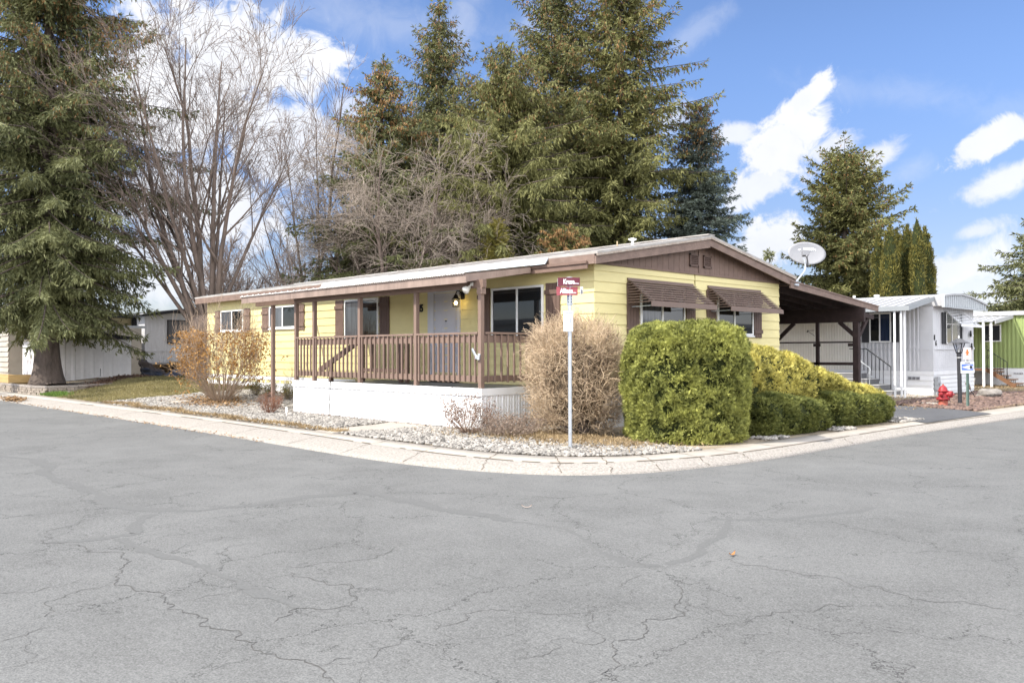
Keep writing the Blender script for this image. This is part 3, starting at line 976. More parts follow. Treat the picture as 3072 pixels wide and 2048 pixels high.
# fascia boards on the gable and the eaves
fb = MB()
for sgn in (0, 1):
    ya, yb_ = (yl, RIDGE_Y) if sgn == 0 else (RIDGE_Y, yr)
    za, zb = roof_z(ya) - 0.085, roof_z(yb_) - 0.085
    fb.prism([(OVH - 0.015, ya, za), (OVH - 0.015, yb_, zb), (OVH - 0.015, yb_, zb - 0.19), (OVH - 0.015, ya, za - 0.155)], (-0.035, 0, 0))
fb.box(-L_ - 0.3, OVH - 0.055, yl - 0.002, yl + 0.028, 3.32, 3.505)
fb.box(-L_ - 0.3, OVH - 0.055, yr - 0.028, yr, 3.32, 3.505)
fb.build('fascia', mat('weathered_brown_fascia', (0.20, 0.139, 0.111), 0.65, 0.2, 4.0, bump=0.25, bscale=18, stretch=(1, 1, 2)), house)
# soffit
sf = MB()
sf.box(-L_ - 0.3, OVH - 0.06, EAVE_Y + 0.012, 0.0, 3.39, 3.405)
for ya, yb_ in ((0.0, RIDGE_Y), (RIDGE_Y, 7.3)):
    sf.prism([(0.03, ya, roof_z(ya) - 0.13), (0.03, yb_, roof_z(yb_) - 0.13), (0.03, yb_, roof_z(yb_) - 0.115), (0.03, ya, roof_z(ya) - 0.115)], (OVH - 0.09, 0, 0))
sf.build('soffit', M_BROWN, house)
# lower eave board to the right of the porch, flashing above it
eb = MB()
eb.box(-2.85, 0.10, -0.335, -0.311, 3.235, 3.375)
eb.box(-2.85, 0.10, -0.365, -0.338, 3.335, 3.385)
eb.build('eave_board', M_BROWN, house)
fl = MB()
fl.prism([(-9.5, -0.315, 3.535), (-9.5, -0.345, 3.505), (-9.5, -0.42, 3.395), (-9.5, -0.40, 3.39), (-9.5, -0.318, 3.49)], (8.55, 0, 0))
fl.build('flashing', M_FLASH, house)

# gable: brown grooved boards under the slope, two louvred vents
gb = MB()
y = 0.0
while y < W_ - 0.01:
    y1 = min(y + 0.203, W_)
    a, b = y + 0.004, y1 - 0.004
    pts = [(0.026, a, TOP - 0.008), (0.026, b, TOP - 0.008), (0.026, b, roof_z(b) - 0.118)]
    if a < RIDGE_Y < b:
        pts.append((0.026, RIDGE_Y, roof_z(RIDGE_Y) - 0.118))
    pts.append((0.026, a, roof_z(a) - 0.118))
    gb.prism(pts, (-0.02, 0, 0))
    y = y1
gb.prism([(0.006, 0, TOP), (0.006, W_, TOP), (0.006, RIDGE_Y, roof_z(RIDGE_Y) - 0.12)], (-0.02, 0, 0))
gb.box(0.02, 0.04, -0.01, W_, TOP - 0.03, TOP + 0.012)
gb.box(0.02, 0.045, 3.585, 3.635, TOP + 0.012, roof_z(3.6) - 0.125)
gb.build('gable', M_BROWN, house)
for y0, y1 in ((3.22, 3.56), (3.77, 4.08)):
    v = MB()
    z0, z1 = 3.53, 3.815
    for a in ((y0, y1, z0, z0 + 0.03), (y0, y1, z1 - 0.03, z1), (y0, y0 + 0.03, z0, z1), (y1 - 0.03, y1, z0, z1)):
        v.box(0.027, 0.062, *a)
    for i in range(6):
        zz = z0 + 0.045 + i * 0.041
        v.prism([(0.058, y0 + 0.03, zz - 0.012), (0.058, y0 + 0.03, zz - 0.002), (0.03, y0 + 0.03, zz + 0.028), (0.03, y0 + 0.03, zz + 0.018)], (0, y1 - y0 - 0.06, 0))
    v.mat(1).box(0.027, 0.03, y0 + 0.03, y1 - 0.03, z0 + 0.03, z1 - 0.03)
    v.build('gable_vent', [M_BROWND, M_BLACK], house)


# windows: frame with a slider bar, two panes
def window_front(x0, x1, z0, z1, mid=None, left_m=None, right_m=None):
    mid = (x0 + x1) / 2 if mid is None else mid
    f = MB()
    fw = 0.05
    f.box(x0, x1, -0.055, 0.0, z0, z0 + fw)
    f.box(x0, x1, -0.055, 0.0, z1 - fw, z1)
    f.box(x0, x0 + fw, -0.054, 0.0, z0 + fw, z1 - fw)
    f.box(x1 - fw, x1, -0.054, 0.0, z0 + fw, z1 - fw)
    f.box(mid - 0.025, mid + 0.025, -0.05, 0.0, z0 + fw, z1 - fw)
    f.box(x0 - 0.02, x1 + 0.02, -0.075, -0.02, z0 - 0.035, z0 - 0.002)
    w = f.build('window', M_OFFW, house, bevel=0.006)
    for a, b, m in ((x0 + fw, mid - 0.025, left_m or M_GLASS), (mid + 0.025, x1 - fw, right_m or M_GLASS)):
        p = MB()
        p.box(a - 0.004, b + 0.004, -0.033, -0.025, z0 + fw - 0.004, z1 - fw + 0.004)
        p.build('pane', m, w)
    return w


def window_gable(y0, y1, z0, z1, mid, left_m=None, right_m=None):
    f = MB()
    fw = 0.05
    f.box(0.0, 0.055, y0, y1, z0, z0 + fw)
    f.box(0.0, 0.055, y0, y1, z1 - fw, z1)
    f.box(0.0, 0.054, y0, y0 + fw, z0 + fw, z1 - fw)
    f.box(0.0, 0.054, y1 - fw, y1, z0 + fw, z1 - fw)
    f.box(0.0, 0.05, mid - 0.03, mid + 0.03, z0 + fw, z1 - fw)
    f.box(0.02, 0.075, y0 - 0.02, y1 + 0.02, z0 - 0.04, z0 - 0.002)
    w = f.build('window', M_OFFW, house, bevel=0.006)
    for a, b, m in ((y0 + fw, mid - 0.03, left_m or M_GLASS), (mid + 0.03, y1 - fw, right_m or M_GLASS)):
        p = MB()
        p.box(0.025, 0.033, a - 0.004, b + 0.004, z0 + fw - 0.004, z1 - fw + 0.004)
        p.build('pane', m, w)
    return w


window_front(-16.47, -14.83, 2.34, 3.04, None, M_CURT, M_GLASS)
window_front(-13.09, -11.43, 2.36, 3.04, -12.26, M_CURT, M_GLASS)
window_front(-8.86, -7.27, 1.94, 3.05, -8.03, M_CURT, M_GLASS)
window_front(-2.95, -1.36, 1.9, 3.03, -2.14)
window_gable(1.43, 3.03, 2.02, 3.03, 2.2, M_CURT, M_GLASS)
window_gable(4.36, 5.96, 2.01, 3.03, 5.1)


# board-and-batten shutters
def shutter(u0, u1, z0, z1, face, m):
    s = MB()
    n = 4
    g = (u1 - u0) / n
    rs = random.Random(int(u0 * 100))

    def bx(a0, a1, d0, d1, zz0, zz1):
        if face == 'f':
            s.box(a0, a1, -d1, -d0, zz0, zz1)
        else:
            s.box(d0, d1, a0, a1, zz0, zz1)
    for i in range(n):
        bx(u0 + i * g + 0.005, u0 + (i + 1) * g - 0.005, 0.02, 0.045, z0 + rs.uniform(0, 0.015), z1 - rs.uniform(0, 0.015))
    for zz in (z0 + 0.16, z1 - 0.2):
        bx(u0 - 0.012, u1 + 0.012, 0.0455, 0.07, zz - 0.045, zz + 0.045)
    s.build('shutter', m, house)


for a, b, z0 in ((-16.9, -16.52, 2.28), (-14.78, -14.38, 2.28), (-13.56, -13.14, 2.27), (-11.37, -11.0, 2.28), (-9.32, -8.92, 1.9), (-7.22, -6.79, 1.9), (-3.38, -3.0, 1.88), (-1.29, -0.89, 1.88)):
    shutter(a, b, z0, 3.06, 'f', M_BROWND if a > -7.5 else M_BROWN)
for a, b in ((0.98, 1.39), (3.09, 3.45), (3.91, 4.31), (6.0, 6.37)):
    shutter(a, b, 1.95, 3.06, 'g', M_BROWND)


# slatted metal awnings over the gable windows
def awning(y0, y1):
    a = MB()
    n = 9
    x_0, z_0, x_1, z_1 = 0.03, 3.105, 0.60, 2.62
    for i in range(n):
        t = i / (n - 1)
        xa, za = lerp(x_0, x_1 - 0.06, t), lerp(z_0, z_1 + 0.05, t)
        yy0, yy1 = y0 + 0.0 * t, y1
        a.prism([(xa, yy0, za), (xa + 0.105, yy0, za - 0.040), (xa + 0.105, yy0, za - 0.050), (xa, yy0, za - 0.010)], (0, yy1 - yy0, 0))
        # stepped wing pieces at both ends
        for ye, s in ((y0, 1), (y1, -1)):
            a.box(0.03, xa + 0.05, ye - 0.006 if s > 0 else ye, ye if s > 0 else ye + 0.006, za - 0.045, za - 0.028)
    a.prism([(x_1 + 0.03, y0 - 0.01, z_1), (x_1 + 0.045, y0 - 0.01, z_1), (x_1 + 0.045, y0 - 0.01, z_1 - 0.085), (x_1 + 0.03, y0 - 0.01, z_1 - 0.085)], (0, y1 - y0 + 0.02, 0))
    a.box(0.022, 0.05, y0, y1, z_0 - 0.01, z_0 + 0.035)
    aw = a.build('awning', mat('brown_enamel', (0.175, 0.122, 0.099), 0.45, 0.08, 3.0), house)
    for yy in (y0 + 0.25, (y0 + y1) / 2, y1 - 0.25):
        MB().bar((0.05, yy, z_0 - 0.055), (x_1, yy, z_1 - 0.02), 0.02, 0.02).build('awning_arm', M_FLASH, aw)
    for yy in (y0 + 0.12, y1 - 0.12):
        MB().bar((0.05, yy, 2.55), (x_1, yy, 2.56), 0.012, 0.012).build('awning_stay', M_FLASH, aw)


awning(1.0, 3.36)
awning(3.96, 6.32)

# entrance door behind the porch rail
d = MB()
d.box(-5.20, -4.98, -0.05, 0.0, 0.98, 3.09)
d.box(-4.11, -4.02, -0.05, 0.0, 0.98, 3.09)
d.box(-4.98, -4.11, -0.05, 0.0, 3.03, 3.09)
d.build('door_frame', mat('grey_white_door_paint', (0.52, 0.52, 0.55), 0.45, 0.03), house)
d = MB()
d.box(-4.975, -4.115, -0.02, 0.0, 1.12, 3.025)
for cx in (-4.76, -4.33):
    for z0, z1 in ((2.72, 2.93), (1.98, 2.62), (1.25, 1.85)):
        d.box(cx - 0.15, cx + 0.15, -0.032, -0.02, z0, z1)
        d.box(cx - 0.115, cx + 0.115, -0.040, -0.032, z0 + 0.035, z1 - 0.035)
door = d.build('door', mat('pale_grey_door', (0.48, 0.48, 0.52), 0.4, 0.03), house, bevel=0.004)
d = MB()
d.tube([(-4.53, -0.021, 2.36), (-4.53, -0.045, 2.36)], 0.016, 8)
d.build('peephole', M_BLACK, door)
d = MB()
d.lathe([(0.015, 0), (0.03, 0.02), (0.034, 0.045), (0.02, 0.065)], (0, 0, 0), 12)
kn = d.build('door_knob', M_GALV, door)
kn.rotation_euler = (R_(90), 0, 0)
kn.location = (-4.19, -0.02, 1.98)
d = MB()
d.box(-5.1, -4.05, -0.12, -0.02, 0.94, 1.10)
d.build('threshold', M_DARKW, house)


def text_obj(name, body, m, parent, loc, rot, size, ext=0.004, bold=0.0, sx=1.0, align='CENTER'):
    c = bpy.data.curves.new(name, 'FONT')
    c.body = body
    c.size = size
    c.extrude = ext
    c.offset = bold
    c.align_x = align
    c.align_y = 'CENTER'
    c.resolution_u = 3
    c.materials.append(m)
    o = bpy.data.objects.new(name, c)
    COL.objects.link(o)
    me = bpy.data.meshes.new_from_object(o)
    bpy.data.objects.remove(o)
    bpy.data.curves.remove(c)
    o = link(name, me, parent)
    o.location = loc
    o.rotation_euler = rot
    o.scale = (sx, 1, 1)
    return o


text_obj('house_number', '85', M_BLACK, house, (-5.50, -0.035, 2.69), (R_(90), 0, 0), 0.25, 0.012, 0.006, 0.85)

# carriage lamp beside the door, lit
lp = MB()
lx, lz = -3.93, 2.93
lp.lathe([(0.055, -0.09), (0.065, -0.05), (0.06, 0.05), (0.05, 0.10)], (lx, -0.03, lz), 10, sy=0.45)
lp.tube([(lx, -0.05, lz + 0.02), (lx, -0.12, lz + 0.10), (lx, -0.20, lz + 0.10), (lx, -0.235, lz + 0.03), (lx, -0.235, lz - 0.01)], 0.012, 6)
lp.tube([(lx, -0.06, lz - 0.02), (lx, -0.12, lz + 0.03), (lx, -0.10, lz + 0.08)], 0.008, 6)
lp.lathe([(0.02, 0.02), (0.045, -0.01), (0.06, -0.05), (0.10, -0.085), (0.095, -0.095)], (lx, -0.235, lz), 10)
for k in range(8):
    a = 2 * math.pi * k / 8
    lp.tube([(lx + 0.088 * math.cos(a), -0.235 + 0.088 * math.sin(a), lz - 0.095), (lx + 0.078 * math.cos(a), -0.235 + 0.078 * math.sin(a), lz - 0.27)], 0.005, 4)
for zz, rr in ((-0.15, 0.086), (-0.205, 0.082), (-0.265, 0.079)):
    ring = [(lx + rr * math.cos(2 * math.pi * k / 12), -0.235 + rr * math.sin(2 * math.pi * k / 12), lz + zz) for k in range(13)]
    lp.tube(ring, 0.005, 4, False)
lamp_w = lp.build('wall_lamp', M_BLACK, house)


def emit(name, col, s):
    m = bpy.data.materials.new(name)
    t, N, L = nodes_of(m)
    p = N['Principled BSDF']
    p.inputs['Base Color'].default_value = (*col, 1)
    p.inputs['Emission Color'].default_value = (*col, 1)
    p.inputs['Emission Strength'].default_value = s
    p.inputs['Roughness'].default_value = 0.4
    return m


b = MB()
b.lathe([(0.012, 0.05), (0.032, 0.02), (0.035, -0.01), (0.02, -0.035)], (lx, -0.235, lz - 0.18), 10)
b.build('bulb', emit('warm_bulb', (1.0, 0.72, 0.25), 16.0), lamp_w)

# ------------------------------------------------------------------ porch
porch = thing('porch', 'raised front porch with brown railing, white skirt and sloping roof', 'porch')
PX0, PX1, PY = -8.36, -1.24, -1.86
dk = MB()
y = PY + 0.02
while y < -0.03:
    dk.box(-7.1, PX1 - 0.01, y, y + 0.135, 0.885, 0.925)
    y += 0.14
dk.box(-7.1, PX1 - 0.02, PY + 0.03, -0.03, 0.80, 0.884)
for i in range(3):        # inner steps down to the left end
    dk.box(-7.4 - i * 0.28, -7.105 - i * 0.28, PY + 0.06, -0.9, 0.60 - i * 0.17, 0.75 - i * 0.17)
dk.build('deck_floor', M_DECK, porch)
ds = MB()
ds.box(PX0, PX1, PY, PY + 0.03, 0.10, 0.80)
ds.box(PX0 - 0.02, PX1 + 0.025, PY - 0.028, PY + 0.03, 0.795, 0.935)
ds.box(PX0 - 0.022, PX1 + 0.03, PY - 0.034, PY - 0.028, 0.90, 0.937)
for x in (-6.1, -3.7):
    ds.box(x, x + 0.006, PY - 0.003, PY, 0.12, 0.79)
for k in range(38):      # hooked lower lip of the trim
    xx = PX0 + 0.06 + k * 0.187
    ds.box(xx, xx + 0.12, PY - 0.033, PY - 0.0285, 0.786, 0.796)
ds.box(PX1 - 0.03, PX1, PY + 0.03, -0.03, 0.10, 0.80)
ds.box(PX1 - 0.03, PX1 + 0.025, PY + 0.031, -0.03, 0.796, 0.934)
y = PY + 0.07
while y < -0.1:          # ribbed sheet on the short side
    for w, dpt in ((0.05, 0.016), (0.03, 0.009)):
        ds.prism([(PX1, y, 0.1), (PX1 + dpt, y + 0.010, 0.1), (PX1 + dpt, y + w - 0.01, 0.1), (PX1, y + w, 0.1)], (0, 0, 0.69))
        y += w + 0.035
ds.box(PX0 - 0.0, PX0 + 0.03, PY + 0.03, -0.4, 0.10, 0.80)
ds.build('porch_skirt', M_WHITE, porch)

M_POST = mat('porch_brown_paint', (0.205, 0.141, 0.111), 0.6, 0.12, 4.0, bump=0.2, bscale=22, stretch=(1, 1, 0.4))
POSTS = [-1.29, -3.31, -5.40, -7.38, -8.25]
ph = 0.045
for px in POSTS:
    p = MB()
    p.box(px - ph, px + ph, PY - 0.028 + 0.01, PY + 0.072, 0.936, 2.868)
    if px == -1.29:
        p.box(px - ph - 0.02, px + ph + 0.03, PY - 0.03, PY + 0.09, 2.74, 2.868)
    p.build('post', M_POST, porch, bevel=0.006)
p = MB()
p.box(-9.50, -9.41, PY - 0.02, PY + 0.07, 0.1, 2.868)
p.build('post', M_POST, porch, bevel=0.006)


def railing(p0, p1, nb, side):
    """cap, upper board, lower board and square balusters between two posts; side = outward unit vector (x, y)"""
    r = MB()
    a, b = Vector((p0[0], p0[1], 0)), Vector((p1[0], p1[1], 0))
    o = Vector((side[0], side[1], 0))
    Z = lambda v, z: (v.x, v.y, z)
    r.bar(Z(a, 1.998), Z(b, 1.998), 0.125, 0.04)
    r.bar(Z(a, 1.885), Z(b, 1.885), 0.036, 0.145)
    r.bar(Z(a, 1.115), Z(b, 1.115), 0.036, 0.12)
    rr = random.Random(int(p0[0] * 10))
    for i in range(nb):
        t = (i + 0.5) / nb
        c = a.lerp(b, t) + o * 0.038
        dz = rr.uniform(-0.012, 0.012)
        r.bar(Z(c, 1.045 + dz), Z(c, 1.972), 0.036, 0.036, up=(side[0], side[1], 0))
    r.build('railing', M_POST, porch, bevel=0.003)


yr_ = PY + 0.03
for a, b in zip(POSTS[:-1], POSTS[1:]):
    railing((a - ph - 0.005, yr_), (b + ph + 0.005, yr_), max(3, int(abs(a - b) / 0.165)), (0, -1))
railing((-1.29, PY + 0.09), (-1.29, -0.03), 10, (1, 0))
# second rail and stair hand rail on the house side of the deck
r = MB()
for px in (-6.62, -5.05, -4.82):
    r.bar((px, -0.95, 0.93), (px, -0.95, 1.93), 0.085, 0.085)
r.bar((-6.62, -0.95, 1.89), (-4.82, -0.95, 1.89), 0.04, 0.13)
r.bar((-6.62, -0.95, 1.20), (-4.82, -0.95, 1.20), 0.04, 0.09)
for px in (-6.2, -5.7):
    r.bar((px, -0.95, 1.15), (px, -0.95, 1.9), 0.04, 0.04)
r.build('inner_railing', M_BROWND, porch)
r = MB()
r.bar((-8.62, -0.95, 1.16), (-6.62, -0.95, 1.97), 0.06, 0.13)
r.bar((-8.05, -0.95, 0.2), (-8.05, -0.95, 1.42), 0.085, 0.085)
r.bar((-7.95, -0.95, 1.02), (-6.66, -0.95, 1.04), 0.05, 0.07)
r.build('stair_rail', M_BROWND, porch)

# beam, fascia, roof sheets
bm_ = MB()
bm_.box(-10.35, -1.18, PY - 0.02, PY + 0.07, 2.869, 3.02)
bm_.build('porch_beam', M_BROWN, porch)
fs_ = MB()
rr = random.Random(3)
for a, b in ((-10.6, -7.98), (-7.972, -5.07), (-5.062, -1.36)):
    fs_.prism([(a, -2.16, 2.952 + rr.uniform(-.006, .006)), (a, -2.16, 3.118), (a, -2.128, 3.118), (a, -2.128, 2.952)], (b - a, 0, 0))
fs_.box(-10.6, -10.57, -2.126, -0.35, 2.98, 3.12)
fs_.prism([(-1.39, -2.126, 2.97), (-1.39, -2.126, 3.12), (-1.39, -0.40, 3.36), (-1.39, -0.40, 3.25)], (0.03, 0, 0))
fs_.build('porch_fascia', mat('faded_brown_fascia', (0.27, 0.20, 0.165), 0.7, 0.22, 3.0, bump=0.3, bscale=20, stretch=(1.5, 1, 0.3)), porch)


def corrugated(mbx, x0, x1, ya, za, yb2, zb, pitch=0.076, amp=0.012, th=0.003):
    n = int((x1 - x0) / pitch)
    vs, fs = [], []
    m_ = n * 4
    for i in range(m_ + 1):
        x = x0 + (x1 - x0) * i / m_
        dz = amp * math.cos(2 * math.pi * i / 4)
        vs += [(x, ya, za + dz), (x, yb2, zb + dz), (x, ya, za + dz - th), (x, yb2, zb + dz - th)]
    for i in range(m_):
        o, q = i * 4, i * 4 + 4
        fs += [(o, q, q + 1, o + 1), (o + 2, o + 3, q + 3, q + 2), (o, o + 2, q + 2, q)]
    mbx.add(vs, fs)


pr = MB()
corrugated(pr, -8.38, -1.36, -2.19, 3.135, -0.36, 3.40)
pr.build('porch_roof', mat('white_corrugated_metal', (0.46, 0.44, 0.42), 0.6, 0.2, 2.5, col2=(0.34, 0.31, 0.28)), porch)
# clear sheet over the open bay left of the deck
mclear = bpy.data.materials.new('clear_roof_sheet')
t, N, L = nodes_of(mclear)
N.clear()
out = N.new('ShaderNodeOutputMaterial')
trn = N.new('ShaderNodeBsdfTransparent')
trn.inputs[0].default_value = (0.96, 0.96, 0.95, 1)
gl = N.new('ShaderNodeBsdfGlossy')
gl.inputs['Roughness'].default_value = 0.2
mx = N.new('ShaderNodeMixShader')
mx.inputs[0].default_value = 0.08
L.new(trn.outputs[0], mx.inputs[1])
L.new(gl.outputs[0], mx.inputs[2])
L.new(mx.outputs[0], out.inputs[0])
pr = MB()
corrugated(pr, -10.6, -8.39, -2.17, 3.135, -0.36, 3.40)
pr.build('clear_roof_sheet', mclear, porch)
ed = MB()
corrugated(ed, -10.6, -1.36, -2.20, 3.128, -2.12, 3.142, amp=0.010)
rr = random.Random(8)
x = -10.5
while x < -1.45:
    ed.box(x, x + 0.028, -2.206, -2.18, 3.142, 3.160)
    x += 0.305
ed.build('roof_sheet_edge', [mat('chalky_white_edge', (0.72, 0.69, 0.65), 0.7, 0.2, 5.0)], porch)
x = -10.45
while x < -1.45:
    MB().lathe([(0.016, 0), (0.016, 0.012), (0.008, 0.018)], (x, -2.165, 3.140), 6).build('roof_screw', M_BLACK, porch)
    x += 0.305

# floodlight under the beam end, broken bracket on the post, hook
fd = MB()
fd.tube([(-1.52, PY - 0.05, 2.93), (-1.53, PY - 0.08, 2.88)], 0.018, 8)
fd.lathe([(0.025, 0.03), (0.05, 0.0), (0.072, -0.04), (0.078, -0.08), (0.06, -0.10), (0.0, -0.105)], (0, 0, 0), 16)
fo = fd.build('floodlight', mat('cream_plastic', (0.62, 0.60, 0.54), 0.4, 0.06), porch)
# (profile is turned at the origin, the stub is in world space: rebuild as two meshes)
bpy.data.objects.remove(fo)
fd = MB()
fd.lathe([(0.0, 0.06), (0.028, 0.055), (0.03, 0.02), (0.055, 0.0), (0.075, -0.04), (0.08, -0.075), (0.066, -0.095), (0.0, -0.10)], (0, 0, 0), 16)
fo = fd.build('floodlight', mat('cream_plastic', (0.62, 0.60, 0.54), 0.4, 0.06), porch)
fo.location = (-1.53, PY - 0.10, 2.86)
fo.rotation_euler = (R_(-48), R_(20), 0)
fk = MB()
fk.tube([(-1.50, PY - 0.025, 2.945), (-1.515, PY - 0.075, 2.895)], 0.016, 8)
fk.box(-1.54, -1.46, PY - 0.032, PY - 0.02, 2.91, 2.98)
fk.build('floodlight_bracket', mat('cream_plastic', (0.62, 0.60, 0.54), 0.4, 0.06), porch)
fk = MB()
fk.bar((-1.46, PY - 0.05, 1.70), (-1.36, PY - 0.05, 1.56), 0.03, 0.05)
fk.bar((-1.35, PY - 0.06, 1.54), (-1.27, PY - 0.04, 1.52), 0.06, 0.07)
fk.bar((-1.285, PY - 0.05, 1.48), (-1.265, PY - 0.04, 1.60), 0.05, 0.05)
fk.build('flag_bracket', M_GALV, porch, bevel=0.008)

# ------------------------------------------------------------------ carport
carport = thing('carport', 'open dark brown timber carport attached to the yellow house beside the driveway', 'carport')


def cp_z(y):
    return 3.385 - 0.0845 * (y - 7.35)


c = MB()
c.prism([(0.28, 7.32, cp_z(7.32)), (0.28, 12.74, cp_z(12.74)), (0.28, 12.74, cp_z(12.74) - 0.03), (0.28, 7.32, cp_z(7.32) - 0.03)], (-9.3, 0, 0))
c.build('carport_roof', M_DARKW, carport)
c = MB()
c.prism([(0.32, 7.33, cp_z(7.33) + 0.015), (0.32, 12.76, cp_z(12.76) + 0.015), (0.32, 12.76, cp_z(12.76) - 0.125), (0.32, 7.33, cp_z(7.33) - 0.145)], (-0.035, 0, 0))
c.prism([(0.34, 7.33, cp_z(7.33) + 0.05), (0.34, 12.77, cp_z(12.77) + 0.05), (0.34, 12.77, cp_z(12.77) + 0.016), (0.34, 7.33, cp_z(7.33) + 0.016)], (-0.05, 0, 0))
c.build('carport_fascia', mat('weathered_brown_fascia', (0.20, 0.139, 0.111)), carport)
x = -0.25
while x > -8.8:
    c = MB()
    c.prism([(x, 7.34, cp_z(7.34) - 0.031), (x, 12.7, cp_z(12.7) - 0.031), (x, 12.7, cp_z(12.7) - 0.15), (x, 7.34, cp_z(7.34) - 0.17)], (-0.04, 0, 0))
    c.build('joist', M_DARKW, carport)
    x -= 0.55
c = MB()
c.box(-9.0, 0.42, 11.48, 11.60, 2.47, cp_z(11.6) - 0.145)
c.bar((0.24, 11.62, 2.70), (0.24, 12.55, 2.63), 0.06, 0.13)
c.build('carport_beam', M_DARKW, carport)
for px in (0.18, -2.6, -5.6, -8.6):
    c = MB()
    c.box(px - 0.085, px + 0.085, 11.455, 11.625, 0.1, 2.469)
    c.build('post', M_DARKW, carport, bevel=0.008)
for a, b in (((0.13, 11.54, 2.07), (-0.33, 11.54, 2.48)), ((0.18, 11.60, 1.98), (0.18, 12.28, 2.60)), ((-2.55, 11.54, 1.75), (-1.75, 11.54, 2.48)), ((-2.65, 11.54, 1.75), (-3.45, 11.54, 2.48))):
    MB().bar(a, b, 0.08, 0.105).build('brace', M_DARKW, carport)
c = MB()
for px in (-1.0, -1.03):
    pass
c.box(-1.05, -0.955, 11.50, 11.58, 0.9, 2.469)
c.bar((-8.6, 11.52, 1.885), (0.1, 11.52, 1.885), 0.03, 0.045)
c.bar((-8.6, 11.52, 1.25), (0.1, 11.52, 1.25), 0.04, 0.085)
for px in (-1.0, 0.06):
    c.box(px - 0.11, px + 0.11, 11.47, 11.5, 1.76, 1.85)
c.build('side_frame', M_DARKW, carport)
c = MB()
c.bar((-1.06, 11.45, 2.25), (-1.25, 11.40, 2.24), 0.012, 0.012)
c.bar((-1.05, 11.45, 2.08), (-1.25, 11.40, 2.23), 0.012, 0.012)
c.bar((-1.26, 11.39, 2.19), (-1.23, 11.40, 2.26), 0.03, 0.03)
c.build('lamp_bracket', M_BLACK, carport)

# ------------------------------------------------------------------ satellite dish on the carport roof edge
dish = thing('satellite_dish', 'pale grey oval satellite dish on a bent tube at the carport roof edge', 'satellite dish', (0.28, 7.6, 3.36))
dm = MB()
dm.tube([(0, 0, 0.0), (0.0, 0.52, 0.34), (0.0, 0.61, 0.44), (0.0, 0.60, 0.58), (-0.05, 0.60, 0.72)], [0.025, 0.025, 0.025, 0.025, 0.025], 10)
dm.box(-0.08, 0.08, -0.10, 0.10, -0.05, 0.0)
dm.bar((-0.05, -0.05, 0.02), (0.0, 0.20, 0.10), 0.03, 0.03)
dm.build('mast', M_GALV, dish)
nrm = Vector((0.72, -0.66, 0.30)).normalized()
rx = Vector((0.62, 0.78, -0.06))
rx = (rx - nrm * rx.dot(nrm)).normalized()
ry = nrm.cross(rx)
cd = Vector((0.0, 0.73, 0.86))
vs, fs = [], []
NR, NA = 7, 40
for side in (0, 1):
    for i in range(NR + 1):
        r = i / NR
        for k in range(NA):
            a = 2 * math.pi * k / NA
            q = cd + rx * (0.505 * r * math.cos(a)) + ry * (0.325 * r * math.sin(a)) + nrm * (0.06 * r * r - 0.09 - 0.012 * side)
            vs.append(q)
o2 = (NR + 1) * NA
for side in (0, 1):
    for i in range(NR):
        for k in range(NA):
            kk = (k + 1) % NA
            b0 = side * o2 + i * NA
            f = (b0 + k, b0 + kk, b0 + NA + kk, b0 + NA + k)
            fs.append(f if side == 0 else f[::-1])
for k in range(NA):
    kk = (k + 1) % NA
    fs.append((NR * NA + k, NR * NA + kk, o2 + NR * NA + kk, o2 + NR * NA + k))
dr = MB()
dr.add(vs, fs, True)
refl = dr.build('reflector', mat('pale_grey_enamel', (0.27, 0.27, 0.28), 0.4, 0.03, 2.0), dish)
la = MB()
p0 = cd - ry * 0.34 - nrm * 0.03
p1 = cd + nrm * 0.30 - ry * 0.21 - rx * 0.15
la.bar(p0 - nrm * 0.1, p0 + nrm * 0.05, 0.05, 0.04)
la.bar(p0, p1, 0.035, 0.045)
la.build('feed_arm', mat('grey_feed_arm', (0.25, 0.25, 0.26), 0.4, 0.1), dish)
lb = MB()
lc = p1 + ry * 0.075
lb.prism([lc - rx * 0.09 - ry * 0.07, lc + rx * 0.06 - ry * 0.07, lc + rx * 0.10 + ry * 0.0, lc + rx * 0.10 + ry * 0.075, lc - rx * 0.09 + ry * 0.075], -nrm * 0.12)
lb.build('feed_head', mat('grey_plastic', (0.20, 0.20, 0.21), 0.5, 0.05), dish, bevel=0.008)
mrot = Matrix((rx, ry, nrm)).transposed().to_euler()
M_LOGO = mat('white_print', (0.80, 0.80, 0.80), 0.4, 0.02)
text_obj('logo', 'DIRECTV', M_LOGO, refl, cd + ry * 0.125 + rx * 0.10 - nrm * 0.068, mrot, 0.098, 0.004, 0.004, 0.85)
lg = MB()
lg.prism([cd - rx * 0.19 + ry * 0.135 + rx * 0.045 * math.cos(a) + ry * 0.045 * math.sin(a) - nrm * 0.078 for a in np.linspace(0, 2 * math.pi, 18)[:-1]], nrm * 0.006)
lg.build('logo_disc', M_LOGO, refl)

